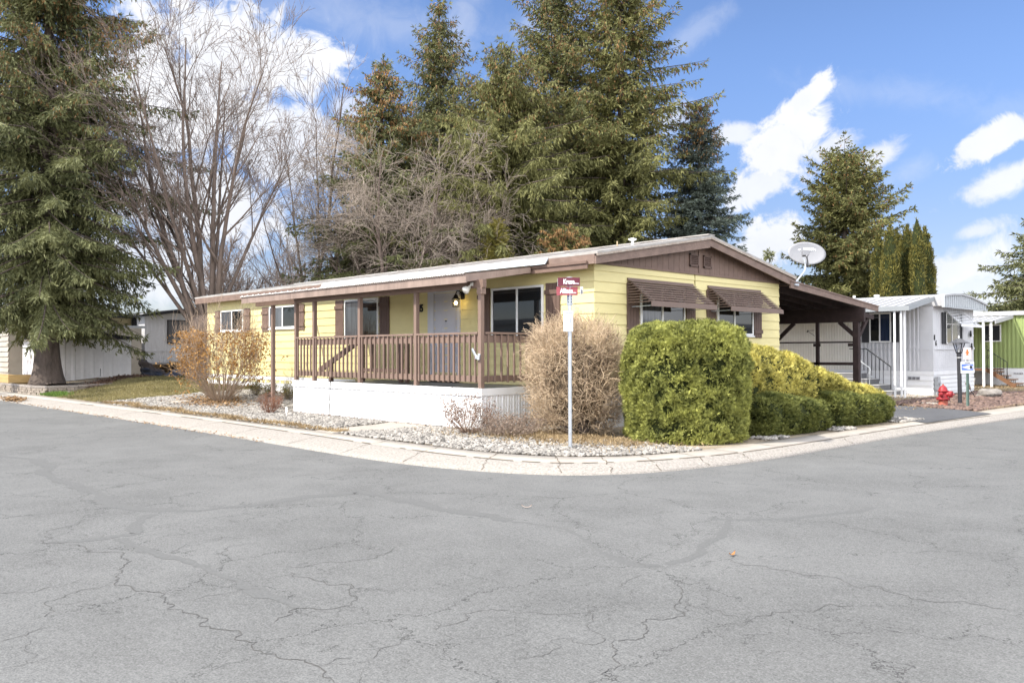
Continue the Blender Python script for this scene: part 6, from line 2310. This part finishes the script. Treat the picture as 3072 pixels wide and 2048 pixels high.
def leafy(name, label, cat, V, F, n, spr, m, seed, out=0.55, up=0.5, side=0.6, lump=0.06, lf=3.0, shrink=0.06, core_m=None, group=None, depth=0.14, yaw=None, fan=1, gap_f=9.0):
    rg = np.random.default_rng(seed)
    c = V.mean(0)
    V = V.copy()
    dd = unit(V - c)
    V += dd * (lumps(V, lump, lf, seed) + lumps(V, lump * 0.35, lf * 3.1, seed + 9))[:, None]
    o = None
    root = thing(name, label, cat, (float(c[0]), float(c[1]), float(V[:, 2].min())), group=group)
    off = np.array([c[0], c[1], V[:, 2].min()])
    core_V = V - dd * shrink - off
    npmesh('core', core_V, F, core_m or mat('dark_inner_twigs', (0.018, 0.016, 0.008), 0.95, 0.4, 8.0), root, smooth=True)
    P, N = surf_samples(V, F, n, rg)
    gn = lumps(P, 1.0, gap_f, seed + 3)
    keepm = rg.random(n) < np.clip(0.62 + gn * 0.75, 0.12, 1)
    P, N, gn = P[keepm], N[keepm], gn[keepm]
    n = len(P)
    P = P - N * (rg.random((n, 1))**1.6 * depth) + N * (gn * 0.03 * depth / 0.16)[:, None]
    D = N * out + np.array([0, 0, up]) + rg.normal(size=(n, 3)) * side
    D = unit(D)
    S = Sprays(seed + 1)
    ln = spr[0] * rg.uniform(0.55, 1.4, n)
    cl = np.clip(rg.normal(0.42, 0.22, n), 0, 1)
    if fan == 1:
        S.add(P - off, D, ln, spr[1], cl)
    else:
        # flat fan sprays of three leaflets, all in one plane
        Np = rg.normal(size=(n, 3))
        Sd = unit(np.cross(D, Np))
        for a, f in ((0, 1.0), (0.55, 0.8), (-0.55, 0.8)):
            S.add(P - off + D * (ln * 0.15)[:, None] * abs(a), D * math.cos(a) + Sd * math.sin(a), ln * f, spr[1], np.clip(cl + (0.12 if a == 0 else 0), 0, 1), Np)
    S.build('foliage', m, root)
    return root


THUJA = leafmat('golden_green_thuja', (0.032, 0.046, 0.010), (0.46, 0.465, 0.125), 0.25, 2.6)
THUJAY = leafmat('golden_juniper', (0.085, 0.086, 0.014), (0.70, 0.61, 0.165), 0.25, 2.2)
THUJAD = leafmat('green_clipped_thuja', (0.024, 0.038, 0.008), (0.225, 0.235, 0.062), 0.25, 2.6)
ARB = leafmat('olive_arborvitae', (0.034, 0.038, 0.008), (0.25, 0.22, 0.055), 0.2, 1.6)
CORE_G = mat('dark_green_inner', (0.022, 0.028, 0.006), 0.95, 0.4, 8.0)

# big rounded thuja
cx, cy = 2.30, -0.36
V, F = loft([(cx, cy, 0.10, 0.88, 0.88), (cx, cy, 0.18, 0.99, 0.99), (cx, cy, 0.5, 0.99, 0.92), (cx, cy, 1.0, 1.0, 0.93), (cx, cy, 1.5, 0.99, 0.92), (cx, cy, 1.82, 0.95, 0.88), (cx, cy, 1.98, 0.85, 0.78), (cx, cy, 2.07, 0.62, 0.56), (cx, cy, 2.08, 0.03, 0.03)], 48, 3.2)
ca_, sa_ = math.cos(0.80), math.sin(0.80)      # square-on to the corner of the plot
V = np.stack([cx + (V[:, 0] - cx) * ca_ - (V[:, 1] - cy) * sa_, cy + (V[:, 0] - cx) * sa_ + (V[:, 1] - cy) * ca_, V[:, 2] - 0.13 * np.clip((V[:, 0] - cx) * 0.695 + (V[:, 1] - cy) * 0.719, 0, 2) * (V[:, 2] > 1.4)], 1)
leafy('thuja_bush', 'large rounded green-gold thuja bush between the bare bush and the low hedge', 'bush', V, F, 95000, (0.070, 0.0145), THUJA, 400, 0.45, 0.55, 0.65, 0.06, 3.2, 0.15, CORE_G, fan=3, depth=0.17, gap_f=14.0)


def loft_y(secs, pw=3.2, k=24):
    """hedge along y: sections (y, xc, half width, z0, top) as rounded rectangles in x-z"""
    vs = []
    for (y, xc, hw, zb_, top_) in secs:
        zc, hh = (zb_ + top_) / 2, (top_ - zb_) / 2
        for j in range(k):
            a = 2 * math.pi * j / k
            c, s = math.cos(a), math.sin(a)
            d = (abs(c)**pw + abs(s)**pw)**(-1 / pw)
            vs.append((xc + hw * d * c, y, zc + hh * d * s))
    fs = []
    for i in range(len(secs) - 1):
        for j in range(k):
            jj = (j + 1) % k
            fs.append((i * k + j, (i + 1) * k + j, (i + 1) * k + jj, i * k + jj))
    # (winding gives outward normals)
    return np.array(vs, float), np.array(fs)


V, F = loft_y([(0.55, 2.0, 0.05, 0.9, 1.0), (0.6, 2.0, 0.75, 0.12, 1.62), (1.2, 2.0, 0.85, 0.1, 1.72), (2.0, 2.0, 0.9, 0.1, 1.72), (2.8, 2.05, 0.9, 0.1, 1.62), (3.5, 2.1, 0.9, 0.1, 1.42), (4.2, 2.2, 0.9, 0.1, 1.18), (5.0, 2.3, 0.85, 0.1, 0.98), (5.7, 2.4, 0.8, 0.1, 0.86), (6.2, 2.45, 0.7, 0.1, 0.80), (6.35, 2.45, 0.03, 0.4, 0.5)])
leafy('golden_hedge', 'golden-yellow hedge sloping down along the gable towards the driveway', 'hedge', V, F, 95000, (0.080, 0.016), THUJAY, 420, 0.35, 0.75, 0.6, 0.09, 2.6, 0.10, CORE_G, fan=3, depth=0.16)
V, F = loft_y([(0.75, 3.0, 0.05, 0.4, 0.5), (0.8, 3.0, 0.34, 0.12, 0.80), (1.4, 3.02, 0.38, 0.1, 0.83), (2.2, 3.05, 0.38, 0.1, 0.74), (2.9, 3.05, 0.35, 0.1, 0.66), (3.05, 3.05, 0.03, 0.3, 0.4)])
leafy('clipped_hedge', 'low dark clipped hedge block just right of the big rounded thuja', 'hedge', V, F, 26000, (0.065, 0.017), THUJAD, 440, 0.6, 0.35, 0.5, 0.03, 4.0, 0.07, CORE_G, fan=3, depth=0.09, group='low clipped hedge blocks along the pavement')
V, F = loft_y([(3.3, 2.95, 0.03, 0.4, 0.5), (3.4, 2.95, 0.40, 0.12, 0.78), (4.2, 3.0, 0.45, 0.1, 0.76), (5.0, 3.05, 0.45, 0.1, 0.68), (5.75, 3.08, 0.42, 0.1, 0.66), (5.9, 3.08, 0.03, 0.3, 0.4)])
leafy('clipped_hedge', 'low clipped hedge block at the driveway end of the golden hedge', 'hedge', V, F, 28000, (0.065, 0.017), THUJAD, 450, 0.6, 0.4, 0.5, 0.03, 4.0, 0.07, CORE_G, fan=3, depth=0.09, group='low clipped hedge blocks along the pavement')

# columnar arborvitae behind the white home
for i, (ax, ay, ah, ar, lab) in enumerate(((-5.21, 26.48, 7.05, 0.40, 'leftmost column of the arborvitae group behind the white home'), (-4.40, 25.72, 7.25, 0.46, 'wide front column in the left half of the arborvitae group'), (-4.85, 27.69, 7.3, 0.34, 'thin arborvitae tip in the dark gap of the group'), (-4.09, 26.91, 7.4, 0.44, 'front column in the right half of the arborvitae group'), (-3.51, 26.48, 7.6, 0.36, 'tallest arborvitae column, second from the right'), (-3.55, 27.53, 7.2, 0.44, 'rightmost arborvitae column behind the white home'))):
    V, F = loft([(ax, ay, 0.2, ar * 0.8, ar * 0.8), (ax, ay, 1.0, ar * 1.05, ar * 1.05), (ax, ay, 3.0, ar * 1.08, ar * 1.08), (ax, ay, ah * 0.7, ar * 0.92, ar * 0.92), (ax, ay, ah * 0.86, ar * 0.66, ar * 0.66), (ax, ay, ah * 0.95, ar * 0.36, ar * 0.36), (ax, ay, ah, 0.03, 0.03)], 20, 2.0)
    leafy('arborvitae_tree', lab, 'tree', V, F, 13000, (0.14, 0.045), ARB, 460 + i * 3, 0.35, 0.9, 0.4, 0.07, 3.0, 0.10, CORE_G, group='arborvitae columns behind the white home', depth=0.12, fan=1)


# ------------------------------------------------------------------ bare trees
def grow(rg, p, d, L, r, lvl, out, spec):
    """chain from p along d; children start along it"""
    n = max(4, int(L / spec['seg'][lvl]))
    pts, rad = [np.array(p, float)], [r]
    dv = np.array(d, float)
    for i in range(n):
        dv = dv + rg.normal(size=3) * spec['wob'][lvl] + np.array([0, 0, spec['trop'][lvl]])
        dv /= np.linalg.norm(dv)
        pts.append(pts[-1] + dv * L / n)
        rad.append(max(r * (1 - (i + 1) / n * spec['taper'][lvl]), spec['rmin']))
    out[lvl].append((np.array(pts), np.array(rad)))
    if lvl + 1 >= len(spec['seg']):
        return
    m = spec['n'][lvl + 1]
    m = max(1, int(m * rg.uniform(0.7, 1.3) * min(1, L / spec['ref'][lvl])))
    for k in range(m):
        t = rg.uniform(spec['from'][lvl], 1.0)
        fi = t * n
        i0 = min(int(fi), n - 1)
        q = pts[i0] + (pts[i0 + 1] - pts[i0]) * (fi - i0)
        tn = unit(pts[i0 + 1] - pts[i0])
        s = unit(np.cross(tn, rg.normal(size=3)))
        an = spec['ang'][lvl + 1] * rg.uniform(0.6, 1.35)
        dd = tn * math.cos(an) + s * math.sin(an)
        grow(rg, q, dd, spec['len'][lvl + 1] * rg.uniform(0.55, 1.3) * (1.15 - 0.55 * t), max(rad[i0] * spec['rr'][lvl + 1], spec['rmin']), lvl + 1, out, spec)


def bare_tree(name, label, loc, stems, spec, seed, m1, m2, cat='tree', sides=(9, 6, 4, 3, 3), wood_levels=2):
    rg = np.random.default_rng(seed)
    T = thing(name, label, cat, loc)
    out = [[] for _ in spec['seg']]
    trunk = []
    for (p, d, L, r) in stems:
        grow(rg, p, unit(np.array(d, float)), L, r, 0, out, spec)
    for l in range(wood_levels):
        trunk += out[l]
    chains_mesh('trunk', trunk, m1, T, 7)
    tw = [c for l in range(wood_levels, len(out)) for c in out[l]]
    if tw:
        chains_mesh('twigs', tw, m2, T, 3)
    return T


# the big bare maple
spec = dict(seg=[0.55, 0.45, 0.35, 0.28, 0.22], wob=[0.035, 0.06, 0.09, 0.11, 0.13], trop=[0.002, 0.02, 0.04, 0.04, 0.03], taper=[0.82, 0.85, 0.85, 0.8, 0.7], rmin=0.0065,
            n=[0, 10, 7, 6, 4], ref=[9, 4.0, 2.2, 1.2, 1], len=[0, 4.2, 2.3, 1.2, 0.6], ang=[0, 0.42, 0.5, 0.55, 0.65], rr=[0, 0.5, 0.5, 0.55, 0.6], **{'from': [0.16, 0.15, 0.15, 0.2, 0.2]})
st = []
Rv, Fv = np.array([0.695, 0.719, 0]), np.array([-0.719, 0.695, 0])
for (off, tilt, ft, L, r) in ((-0.35, -0.35, 0.05, 11.2, 0.13), (-0.18, -0.51, -0.12, 10.4, 0.11), (0.0, -0.18, 0.1, 12.4, 0.15), (0.18, -0.05, -0.1, 12.0, 0.13), (0.32, 0.07, 0.05, 11.6, 0.14), (0.42, 0.14, -0.05, 10.6, 0.12), (0.1, -0.11, -0.3, 11.2, 0.1), (-0.05, -0.28, 0.32, 11.2, 0.1), (0.4, 0.26, 0.2, 8.5, 0.1), (-0.38, -0.68, 0.1, 8.6, 0.09), (0.2, 0.01, 0.2, 10.5, 0.1), (-0.1, -0.43, 0.25, 10.0, 0.09)):
    st.append((Rv * off * 0.9 + np.array([0, 0, 1.9 + abs(off) * 0.4]), Rv * tilt + Fv * ft + np.array([0, 0, 1.0]), L, r))
maple = bare_tree('maple_tree', 'big bare multi-stemmed maple between the spruce and the yellow house', (-22.6, 2.1, 0.45), st, spec, 500, M_BARKG, M_TWIG)
tm = MB()
tm.lathe([(0.78, -0.2), (0.66, 0.15), (0.56, 0.6), (0.54, 1.2), (0.60, 1.7), (0.66, 2.1), (0.60, 2.45), (0.3, 2.7)], (0, 0, 0), 22)
rg = np.random.default_rng(9)
tm.v = [(v[0] * (1 + 0.10 * math.sin(4 * math.atan2(v[1], v[0]) + v[2])), v[1] * (1 + 0.10 * math.sin(3 * math.atan2(v[1], v[0]) + 2 * v[2])), v[2]) for v in tm.v]
tm.build('trunk_base', M_BARKG, maple)

# pale grey bare tree behind the house, dense arching twigs
spec = dict(seg=[0.45, 0.35, 0.28, 0.22, 0.18], wob=[0.06, 0.09, 0.13, 0.16, 0.16], trop=[0.0, 0.01, -0.005, -0.02, -0.02], taper=[0.8, 0.85, 0.85, 0.8, 0.7], rmin=0.0065,
            n=[0, 11, 9, 7, 4], ref=[6, 3.2, 1.8, 1.0, 1], len=[0, 3.2, 1.9, 1.2, 0.7], ang=[0, 0.65, 0.7, 0.7, 0.7], rr=[0, 0.5, 0.5, 0.55, 0.6], **{'from': [0.25, 0.15, 0.15, 0.15, 0.2]})
st = []
for (off, tilt, ft, L, r) in ((0, -0.35, 0, 7.6, 0.13), (0.1, 0.05, 0.2, 9.3, 0.15), (0.2, 0.40, 0.0, 8.2, 0.14), (0, -0.05, -0.35, 8.4, 0.12), (0.2, 0.8, 0.1, 6.2, 0.10), (-0.1, -0.75, 0.1, 5.8, 0.10), (0.1, 0.25, -0.3, 7.6, 0.11)):
    st.append((Rv * off + np.array([0, 0, 1.4]), Rv * tilt + Fv * ft + np.array([0, 0, 1.0]), L, r))
t2 = bare_tree('bare_tree', 'pale grey bare tree with a dense tangle of arching twigs behind the house', (-18.6, 8.6, 0.2), st, spec, 520, M_BARKG, M_TWIGG)
tm = MB()
tm.tube([(0, 0, -0.2), (0, 0, 1.6)], [0.28, 0.22], 12)
tm.build('trunk_base', M_BARKG, t2)
# thinner upright bare tree between the maple and the brown-topped spruce
spec = dict(seg=[0.5, 0.4, 0.3, 0.25], wob=[0.05, 0.06, 0.08, 0.1], trop=[0.02, 0.05, 0.06, 0.04], taper=[0.85, 0.85, 0.85, 0.8], rmin=0.008,
            n=[0, 10, 8, 6], ref=[8, 3.5, 2.0, 1.2], len=[0, 3.4, 1.9, 1.0], ang=[0, 0.45, 0.5, 0.5], rr=[0, 0.5, 0.5, 0.6], **{'from': [0.2, 0.2, 0.2, 0.2]})
st = [(Rv * o + np.array([0, 0, 1.2]), Rv * t_ + Fv * f_ + np.array([0, 0, 1.0]), L, r) for (o, t_, f_, L, r) in ((0, 0.02, 0, 13.0, 0.13), (0, -0.3, 0.1, 10.0, 0.10), (0, 0.28, -0.1, 10.5, 0.10), (0, -0.5, -0.1, 8.0, 0.08), (0, 0.1, 0.25, 11.5, 0.09))]
t3 = bare_tree('bare_tree', 'slender upright bare tree between the maple and the brown-topped spruce', (-25.0, 8.6, 0.2), st, spec, 540, M_BARKG, M_TWIG)
tm = MB()
tm.tube([(0, 0, -0.2), (0, 0, 1.4)], [0.2, 0.16], 10)
tm.build('trunk_base', M_BARKG, t3)
# low far bare trees seen through the maple stems
spec = dict(seg=[0.5, 0.4, 0.35, 0.3], wob=[0.05, 0.08, 0.1, 0.12], trop=[0.02, 0.05, 0.05, 0.04], taper=[0.85, 0.85, 0.85, 0.8], rmin=0.014,
            n=[0, 10, 9, 7], ref=[5, 2.6, 1.6, 1.0], len=[0, 2.6, 1.6, 1.0], ang=[0, 0.5, 0.55, 0.55], rr=[0, 0.5, 0.5, 0.6], **{'from': [0.15, 0.15, 0.15, 0.15]})
for i, (u, v_, hh, lab) in enumerate(((-43.5, 13.2, 6.6, 'far rounded bare tree seen between the maple stems'), (-40.5, 16.0, 5.6, 'low far bare tree just above the left end of the roof'))):
    st = [(np.array([0, 0, 1.0]), Rv * a_ + Fv * b__ + np.array([0, 0, 1.0]), hh * rg.uniform(0.75, 1.0), 0.11) for a_, b__ in ((0, 0), (-0.5, 0.1), (0.5, 0.1), (-0.25, -0.3), (0.25, -0.3), (-0.85, 0), (0.85, 0))]
    tf = bare_tree('bare_tree', lab, (u, v_, 0.2), st, spec, 560 + i, M_BARKG, M_TWIG)
    tm = MB()
    tm.tube([(0, 0, -0.2), (0, 0, 1.2)], [0.2, 0.15], 8)
    tm.build('trunk_base', M_BARKG, tf)


# ------------------------------------------------------------------ the bare clipped bush (tan twigs)
rg = np.random.default_rng(600)
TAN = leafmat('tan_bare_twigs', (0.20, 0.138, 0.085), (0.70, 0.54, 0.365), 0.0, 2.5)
bx0 = np.array([0.38, -1.02, 0.12])
bush = thing('bare_bush', 'dense tan leafless clipped bush behind the street sign pole', 'bush', tuple(bx0))
V, F = loft([(0, 0, 0.0, 0.62, 0.62), (0, 0, 0.25, 0.80, 0.80), (0, 0, 0.7, 0.89, 0.89), (0, 0, 1.2, 0.93, 0.93), (0, 0, 1.6, 0.90, 0.90), (0, 0, 1.9, 0.74, 0.74), (0, 0, 2.05, 0.45, 0.45), (0, 0, 2.10, 0.02, 0.02)], 36, 3.4)
V[:, :2] = V[:, :2] @ np.array([[math.cos(0.8), math.sin(0.8)], [-math.sin(0.8), math.cos(0.8)]]) * np.array([0.97, 0.97])
V = V + unit(V - np.array([0, 0, 1.0])) * lumps(V, 0.06, 3.0, 601)[:, None]
chs = []
P, N = surf_samples(V, F, 9000, rg)
for i in range(9000):
    p, n = P[i], N[i]
    dep = rg.random()**1.3 * 0.42
    q = p - n * dep
    d = unit(n * 0.55 + np.array([0, 0, 0.55]) + rg.normal(size=3) * 0.75)
    L = rg.uniform(0.12, 0.34)
    k = unit(d + rg.normal(size=3) * 0.4)
    k2 = unit(k + rg.normal(size=3) * 0.5)
    pts = np.array([q, q + d * L * 0.4, q + d * L * 0.4 + k * L * 0.35, q + d * L * 0.4 + k * L * 0.35 + k2 * L * 0.3])
    r = rg.uniform(0.0026, 0.0055)
    chs.append((pts, np.array([r, r * 0.9, r * 0.75, r * 0.5])))
chains_mesh('outer_twigs', chs, TAN, bush, 3)
chs = []
for i in range(160):
    a = rg.random() * 6.28
    rr_ = rg.uniform(0.1, 0.8)
    q = np.array([0.25 * math.cos(a) * rg.random(), 0.25 * math.sin(a) * rg.random(), 0])
    e = np.array([rr_ * math.cos(a), rr_ * math.sin(a), rg.uniform(1.0, 1.9)])
    mid = (q + e) / 2 + rg.normal(size=3) * 0.08
    chs.append((np.array([q, mid, e]), np.array([0.012, 0.009, 0.005])))
chains_mesh('stems', chs, M_TWIG, bush, 4)
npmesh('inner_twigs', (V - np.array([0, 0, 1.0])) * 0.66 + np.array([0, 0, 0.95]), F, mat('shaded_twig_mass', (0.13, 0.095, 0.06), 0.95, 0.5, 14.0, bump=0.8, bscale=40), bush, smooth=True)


# ------------------------------------------------------------------ small plants
def stem_bush(name, label, loc, n, H, spread, m_st, r0, leaf_m=None, leaf_n=0, leaf=(0.05, 0.03), seed=0, cat='bush', branch=5, leaf_z=(0.2, 1.0), curve=0.3, leaf_side=0.0, hrange=(0.65, 1.05), group=None):
    rg = np.random.default_rng(seed)
    T = thing(name, label, cat, loc, group=group)
    ch, tips = [], []
    for i in range(n):
        a = rg.random() * 6.283
        e = spread * math.sqrt(rg.random())
        h = H * rg.uniform(*hrange) * (1 - 0.25 * (e / max(spread, 1e-6))**2)
        b = np.array([0.10 * spread * math.cos(a), 0.10 * spread * math.sin(a), 0])
        tip = np.array([e * math.cos(a), e * math.sin(a), h])
        mid = b * 0.4 + tip * 0.6 + np.array([e * math.cos(a) * curve * 0.5, e * math.sin(a) * curve * 0.5, -h * 0.12]) + rg.normal(size=3) * 0.04 * H
        pts = np.array([b, (b + mid) / 2 + rg.normal(size=3) * 0.02 * H, mid, (mid + tip) / 2 + rg.normal(size=3) * 0.02 * H, tip])
        ch.append((pts, r0 * np.array([1, 0.85, 0.65, 0.5, 0.3])))
        for k in range(branch):
            t = rg.uniform(0.3, 0.95)
            j = int(t * 4)
            q = pts[j] + (pts[min(j + 1, 4)] - pts[j]) * (t * 4 - j)
            d = unit(unit(pts[min(j + 1, 4)] - pts[j] + 1e-6) + rg.normal(size=3) * 0.5)
            L = H * rg.uniform(0.08, 0.26)
            c2 = np.array([q, q + d * L * 0.5 + rg.normal(size=3) * 0.03 * H * 0.4, q + d * L + np.array([0, 0, L * 0.2])])
            ch.append((c2, r0 * np.array([0.5, 0.4, 0.25])))
            tips += [c2[1], c2[2]]
        tips += [pts[3], pts[4]]
    chains_mesh('stems', ch, m_st, T, 4)
    if leaf_m is not None and leaf_n:
        tips = np.array(tips)
        z = tips[:, 2] / H
        ok = (z > leaf_z[0]) & (z < leaf_z[1])
        if leaf_side:
            ok &= np.hypot(tips[:, 0], tips[:, 1]) > leaf_side * spread
        tt = tips[ok] if ok.any() else tips
        idx = rg.integers(0, len(tt), leaf_n)
        S = Sprays(seed + 5)
        S.add(tt[idx] + rg.normal(size=(leaf_n, 3)) * 0.045, rg.normal(size=(leaf_n, 3)) + np.array([0, 0, -0.2]), leaf[0] * rg.uniform(0.6, 1.3, leaf_n), leaf[1])
        S.build('leaves', leaf_m, T)
    return T


ORANGE = leafmat('dry_orange_leaves', (0.17, 0.085, 0.025), (0.52, 0.30, 0.105), 0.3, 2.0)
stem_bush('orange_bush', 'tall twiggy bush with dry orange leaves in the gravel before the house', (-11.95, -2.1, 0.22), 115, 2.9, 1.25, mat('tan_bush_stem', (0.36, 0.27, 0.195), 0.9, 0.3), 0.0085, ORANGE, 3900, (0.078, 0.046), 700, branch=8, leaf_z=(0.05, 0.70), leaf_side=0.42, curve=0.5)
stem_bush('dried_perennial', 'brown dried perennial clump at the white porch corner', (-0.95, -2.45, 0.13), 60, 0.75, 0.62, mat('brown_dry_stem', (0.19, 0.12, 0.085), 0.9, 0.3), 0.004, leafmat('brown_dry_leaves', (0.10, 0.055, 0.035), (0.30, 0.20, 0.145), 0.15, 3.0), 1500, (0.04, 0.022), 710, branch=5, leaf_z=(0.1, 1.2))
stem_bush('dried_perennial', 'low grey-brown dried ground plant spreading left of the bare bush', (-0.15, -2.2, 0.12), 120, 0.42, 0.75, mat('grey_brown_stem', (0.26, 0.20, 0.155), 0.9, 0.3), 0.004, leafmat('grey_brown_leaves', (0.13, 0.085, 0.06), (0.34, 0.26, 0.20), 0.15, 3.0), 2600, (0.035, 0.02), 720, branch=7, leaf_z=(0.0, 1.2))
BOX = leafmat('boxwood_leaves', (0.045, 0.055, 0.012), (0.26, 0.22, 0.07), 0.25, 3.0)
for i, (x, y, lab) in enumerate(((-12.35, -0.85, 'leftmost of three small boxwoods along the house skirting'), (-11.75, -0.72, 'middle of three small boxwoods along the house skirting'), (-10.95, -0.60, 'small boxwood right of the free porch post'))):
    stem_bush('boxwood', lab, (x, y, float(yard(x, y)) - 0.02), 40, 0.50, 0.20, M_TWIG, 0.004, BOX, 900, (0.035, 0.022), 730 + i, cat='shrub', branch=4, leaf_z=(0.1, 1.2), group='boxwoods along the house')
stem_bush('barberry', 'small red-brown twiggy barberry in front of the free porch post', (-8.35, -2.5, 0.12), 60, 0.55, 0.30, mat('red_brown_stem', (0.21, 0.10, 0.065), 0.9, 0.3), 0.004, leafmat('red_brown_leaves', (0.12, 0.045, 0.025), (0.34, 0.17, 0.10), 0.2, 3.0), 600, (0.03, 0.018), 740, cat='shrub', branch=5)


# leaf litter: loose leaves in drifts, too many to count
def litter(name, XY, zf, size, m, seed):
    rg = np.random.default_rng(seed)
    n = len(XY)
    P = np.stack([XY[:, 0], XY[:, 1], zf(XY[:, 0], XY[:, 1])], 1)
    S = Sprays(seed)
    D = rg.normal(size=(n, 3)) * np.array([1, 1, 0.25])
    S.add(P, D, size * rg.uniform(0.6, 1.4, n), size * 0.55, None, np.array([[0, 0, 1.0]]) + rg.normal(size=(n, 3)) * 0.4)
    return tagp(S.build(name, m), kind='stuff')


LITTER = leafmat('fallen_leaves', (0.13, 0.07, 0.03), (0.42, 0.27, 0.14), 0.1, 2.0)
rg = np.random.default_rng(800)
pts = [(rg.normal(-12.0, 0.75), rg.normal(-2.25, 0.4)) for _ in range(1800)]
litter('bush_leaf_litter', np.array(pts), lambda a, b: yard(a, b) + 0.03 + rg.random(len(a)) * 0.03, 0.07, LITTER, 801)
pts = []
for i in range(900):
    t = rg.random()
    x = lerp(-26, -3.5, t)
    pts.append((x, -5.16 + rg.normal() * 0.06 - abs(rg.normal()) * 0.03))
pts = np.array(pts)
litter('gutter_leaf_litter', pts, lambda a, b: 0.012 + rg.random(len(a)) * 0.02, 0.05, LITTER, 802)
pts = np.array([(rg.normal(-21.3, 0.5), rg.normal(-5.05, 0.12)) for _ in range(900)])
o = litter('leaf_pile', pts, lambda a, b: 0.04 + rg.random(len(a)) * 0.10, 0.09, LITTER, 803)
pts = np.array([(lerp(-28.5, -25.5, rg.random()) + 0, 0) for _ in range(1)])
pts = [(rg.uniform(-28.6, -22.6), 0) for _ in range(2600)]
pts = np.array([(x, np.interp(x, [-28.6, -22.6], [1.8, -2.7]) + rg.normal() * 0.35) for x, _ in pts])
litter('shed_leaf_litter', pts, lambda a, b: yard(a, b) + 0.01 + rg.random(len(a)) * 0.08, 0.10, leafmat('dark_leaf_litter', (0.05, 0.03, 0.02), (0.20, 0.12, 0.08), 0.05, 2.0), 804)

pts = [(rg.uniform(-8.3, -1.3), -1.92 - abs(rg.normal()) * 0.07) for _ in range(700)] + [(rg.uniform(-17, -8.6), -0.10 - abs(rg.normal()) * 0.15) for _ in range(900)]
litter('skirting_leaf_litter', np.array(pts), lambda a, b: yard(a, b) + 0.012 + rg.random(len(a)) * 0.02, 0.05, MATS['dark_leaf_litter'], 806)

# a few leaves and chips lying on the road
for i, (x, y, s, m_, lab, nm) in enumerate(((4.39, -6.30, 0.055, mat('pale_wood_chip', (0.40, 0.31, 0.25), 0.8, 0.1), 'pale wood chip on the asphalt below the street sign', 'wood_chip'), (6.98, -6.56, 0.06, mat('orange_leaf', (0.36, 0.15, 0.05), 0.8, 0.2), 'curled orange leaf lying on the asphalt right of centre', 'fallen_leaf'))):
    l = MB()
    q = []
    for k in range(7):
        u = k / 6 * 2 - 1
        q += [(u * s, -0.25 * s * (1 - u * u) + 0.004, 0.012 + 0.02 * u * u), (u * s, 0.25 * s * (1 - u * u), 0.012 + 0.03 * u * u)]
    l.add(q, [(2 * k, 2 * k + 2, 2 * k + 3, 2 * k + 1) for k in range(6)])
    o = l.build(nm, m_)
    o.location = (x, y, 0.0)
    o.rotation_euler = (0, 0, 0.7 + i)
    tagp(o, lab, 'leaf' if i else 'wood chip')
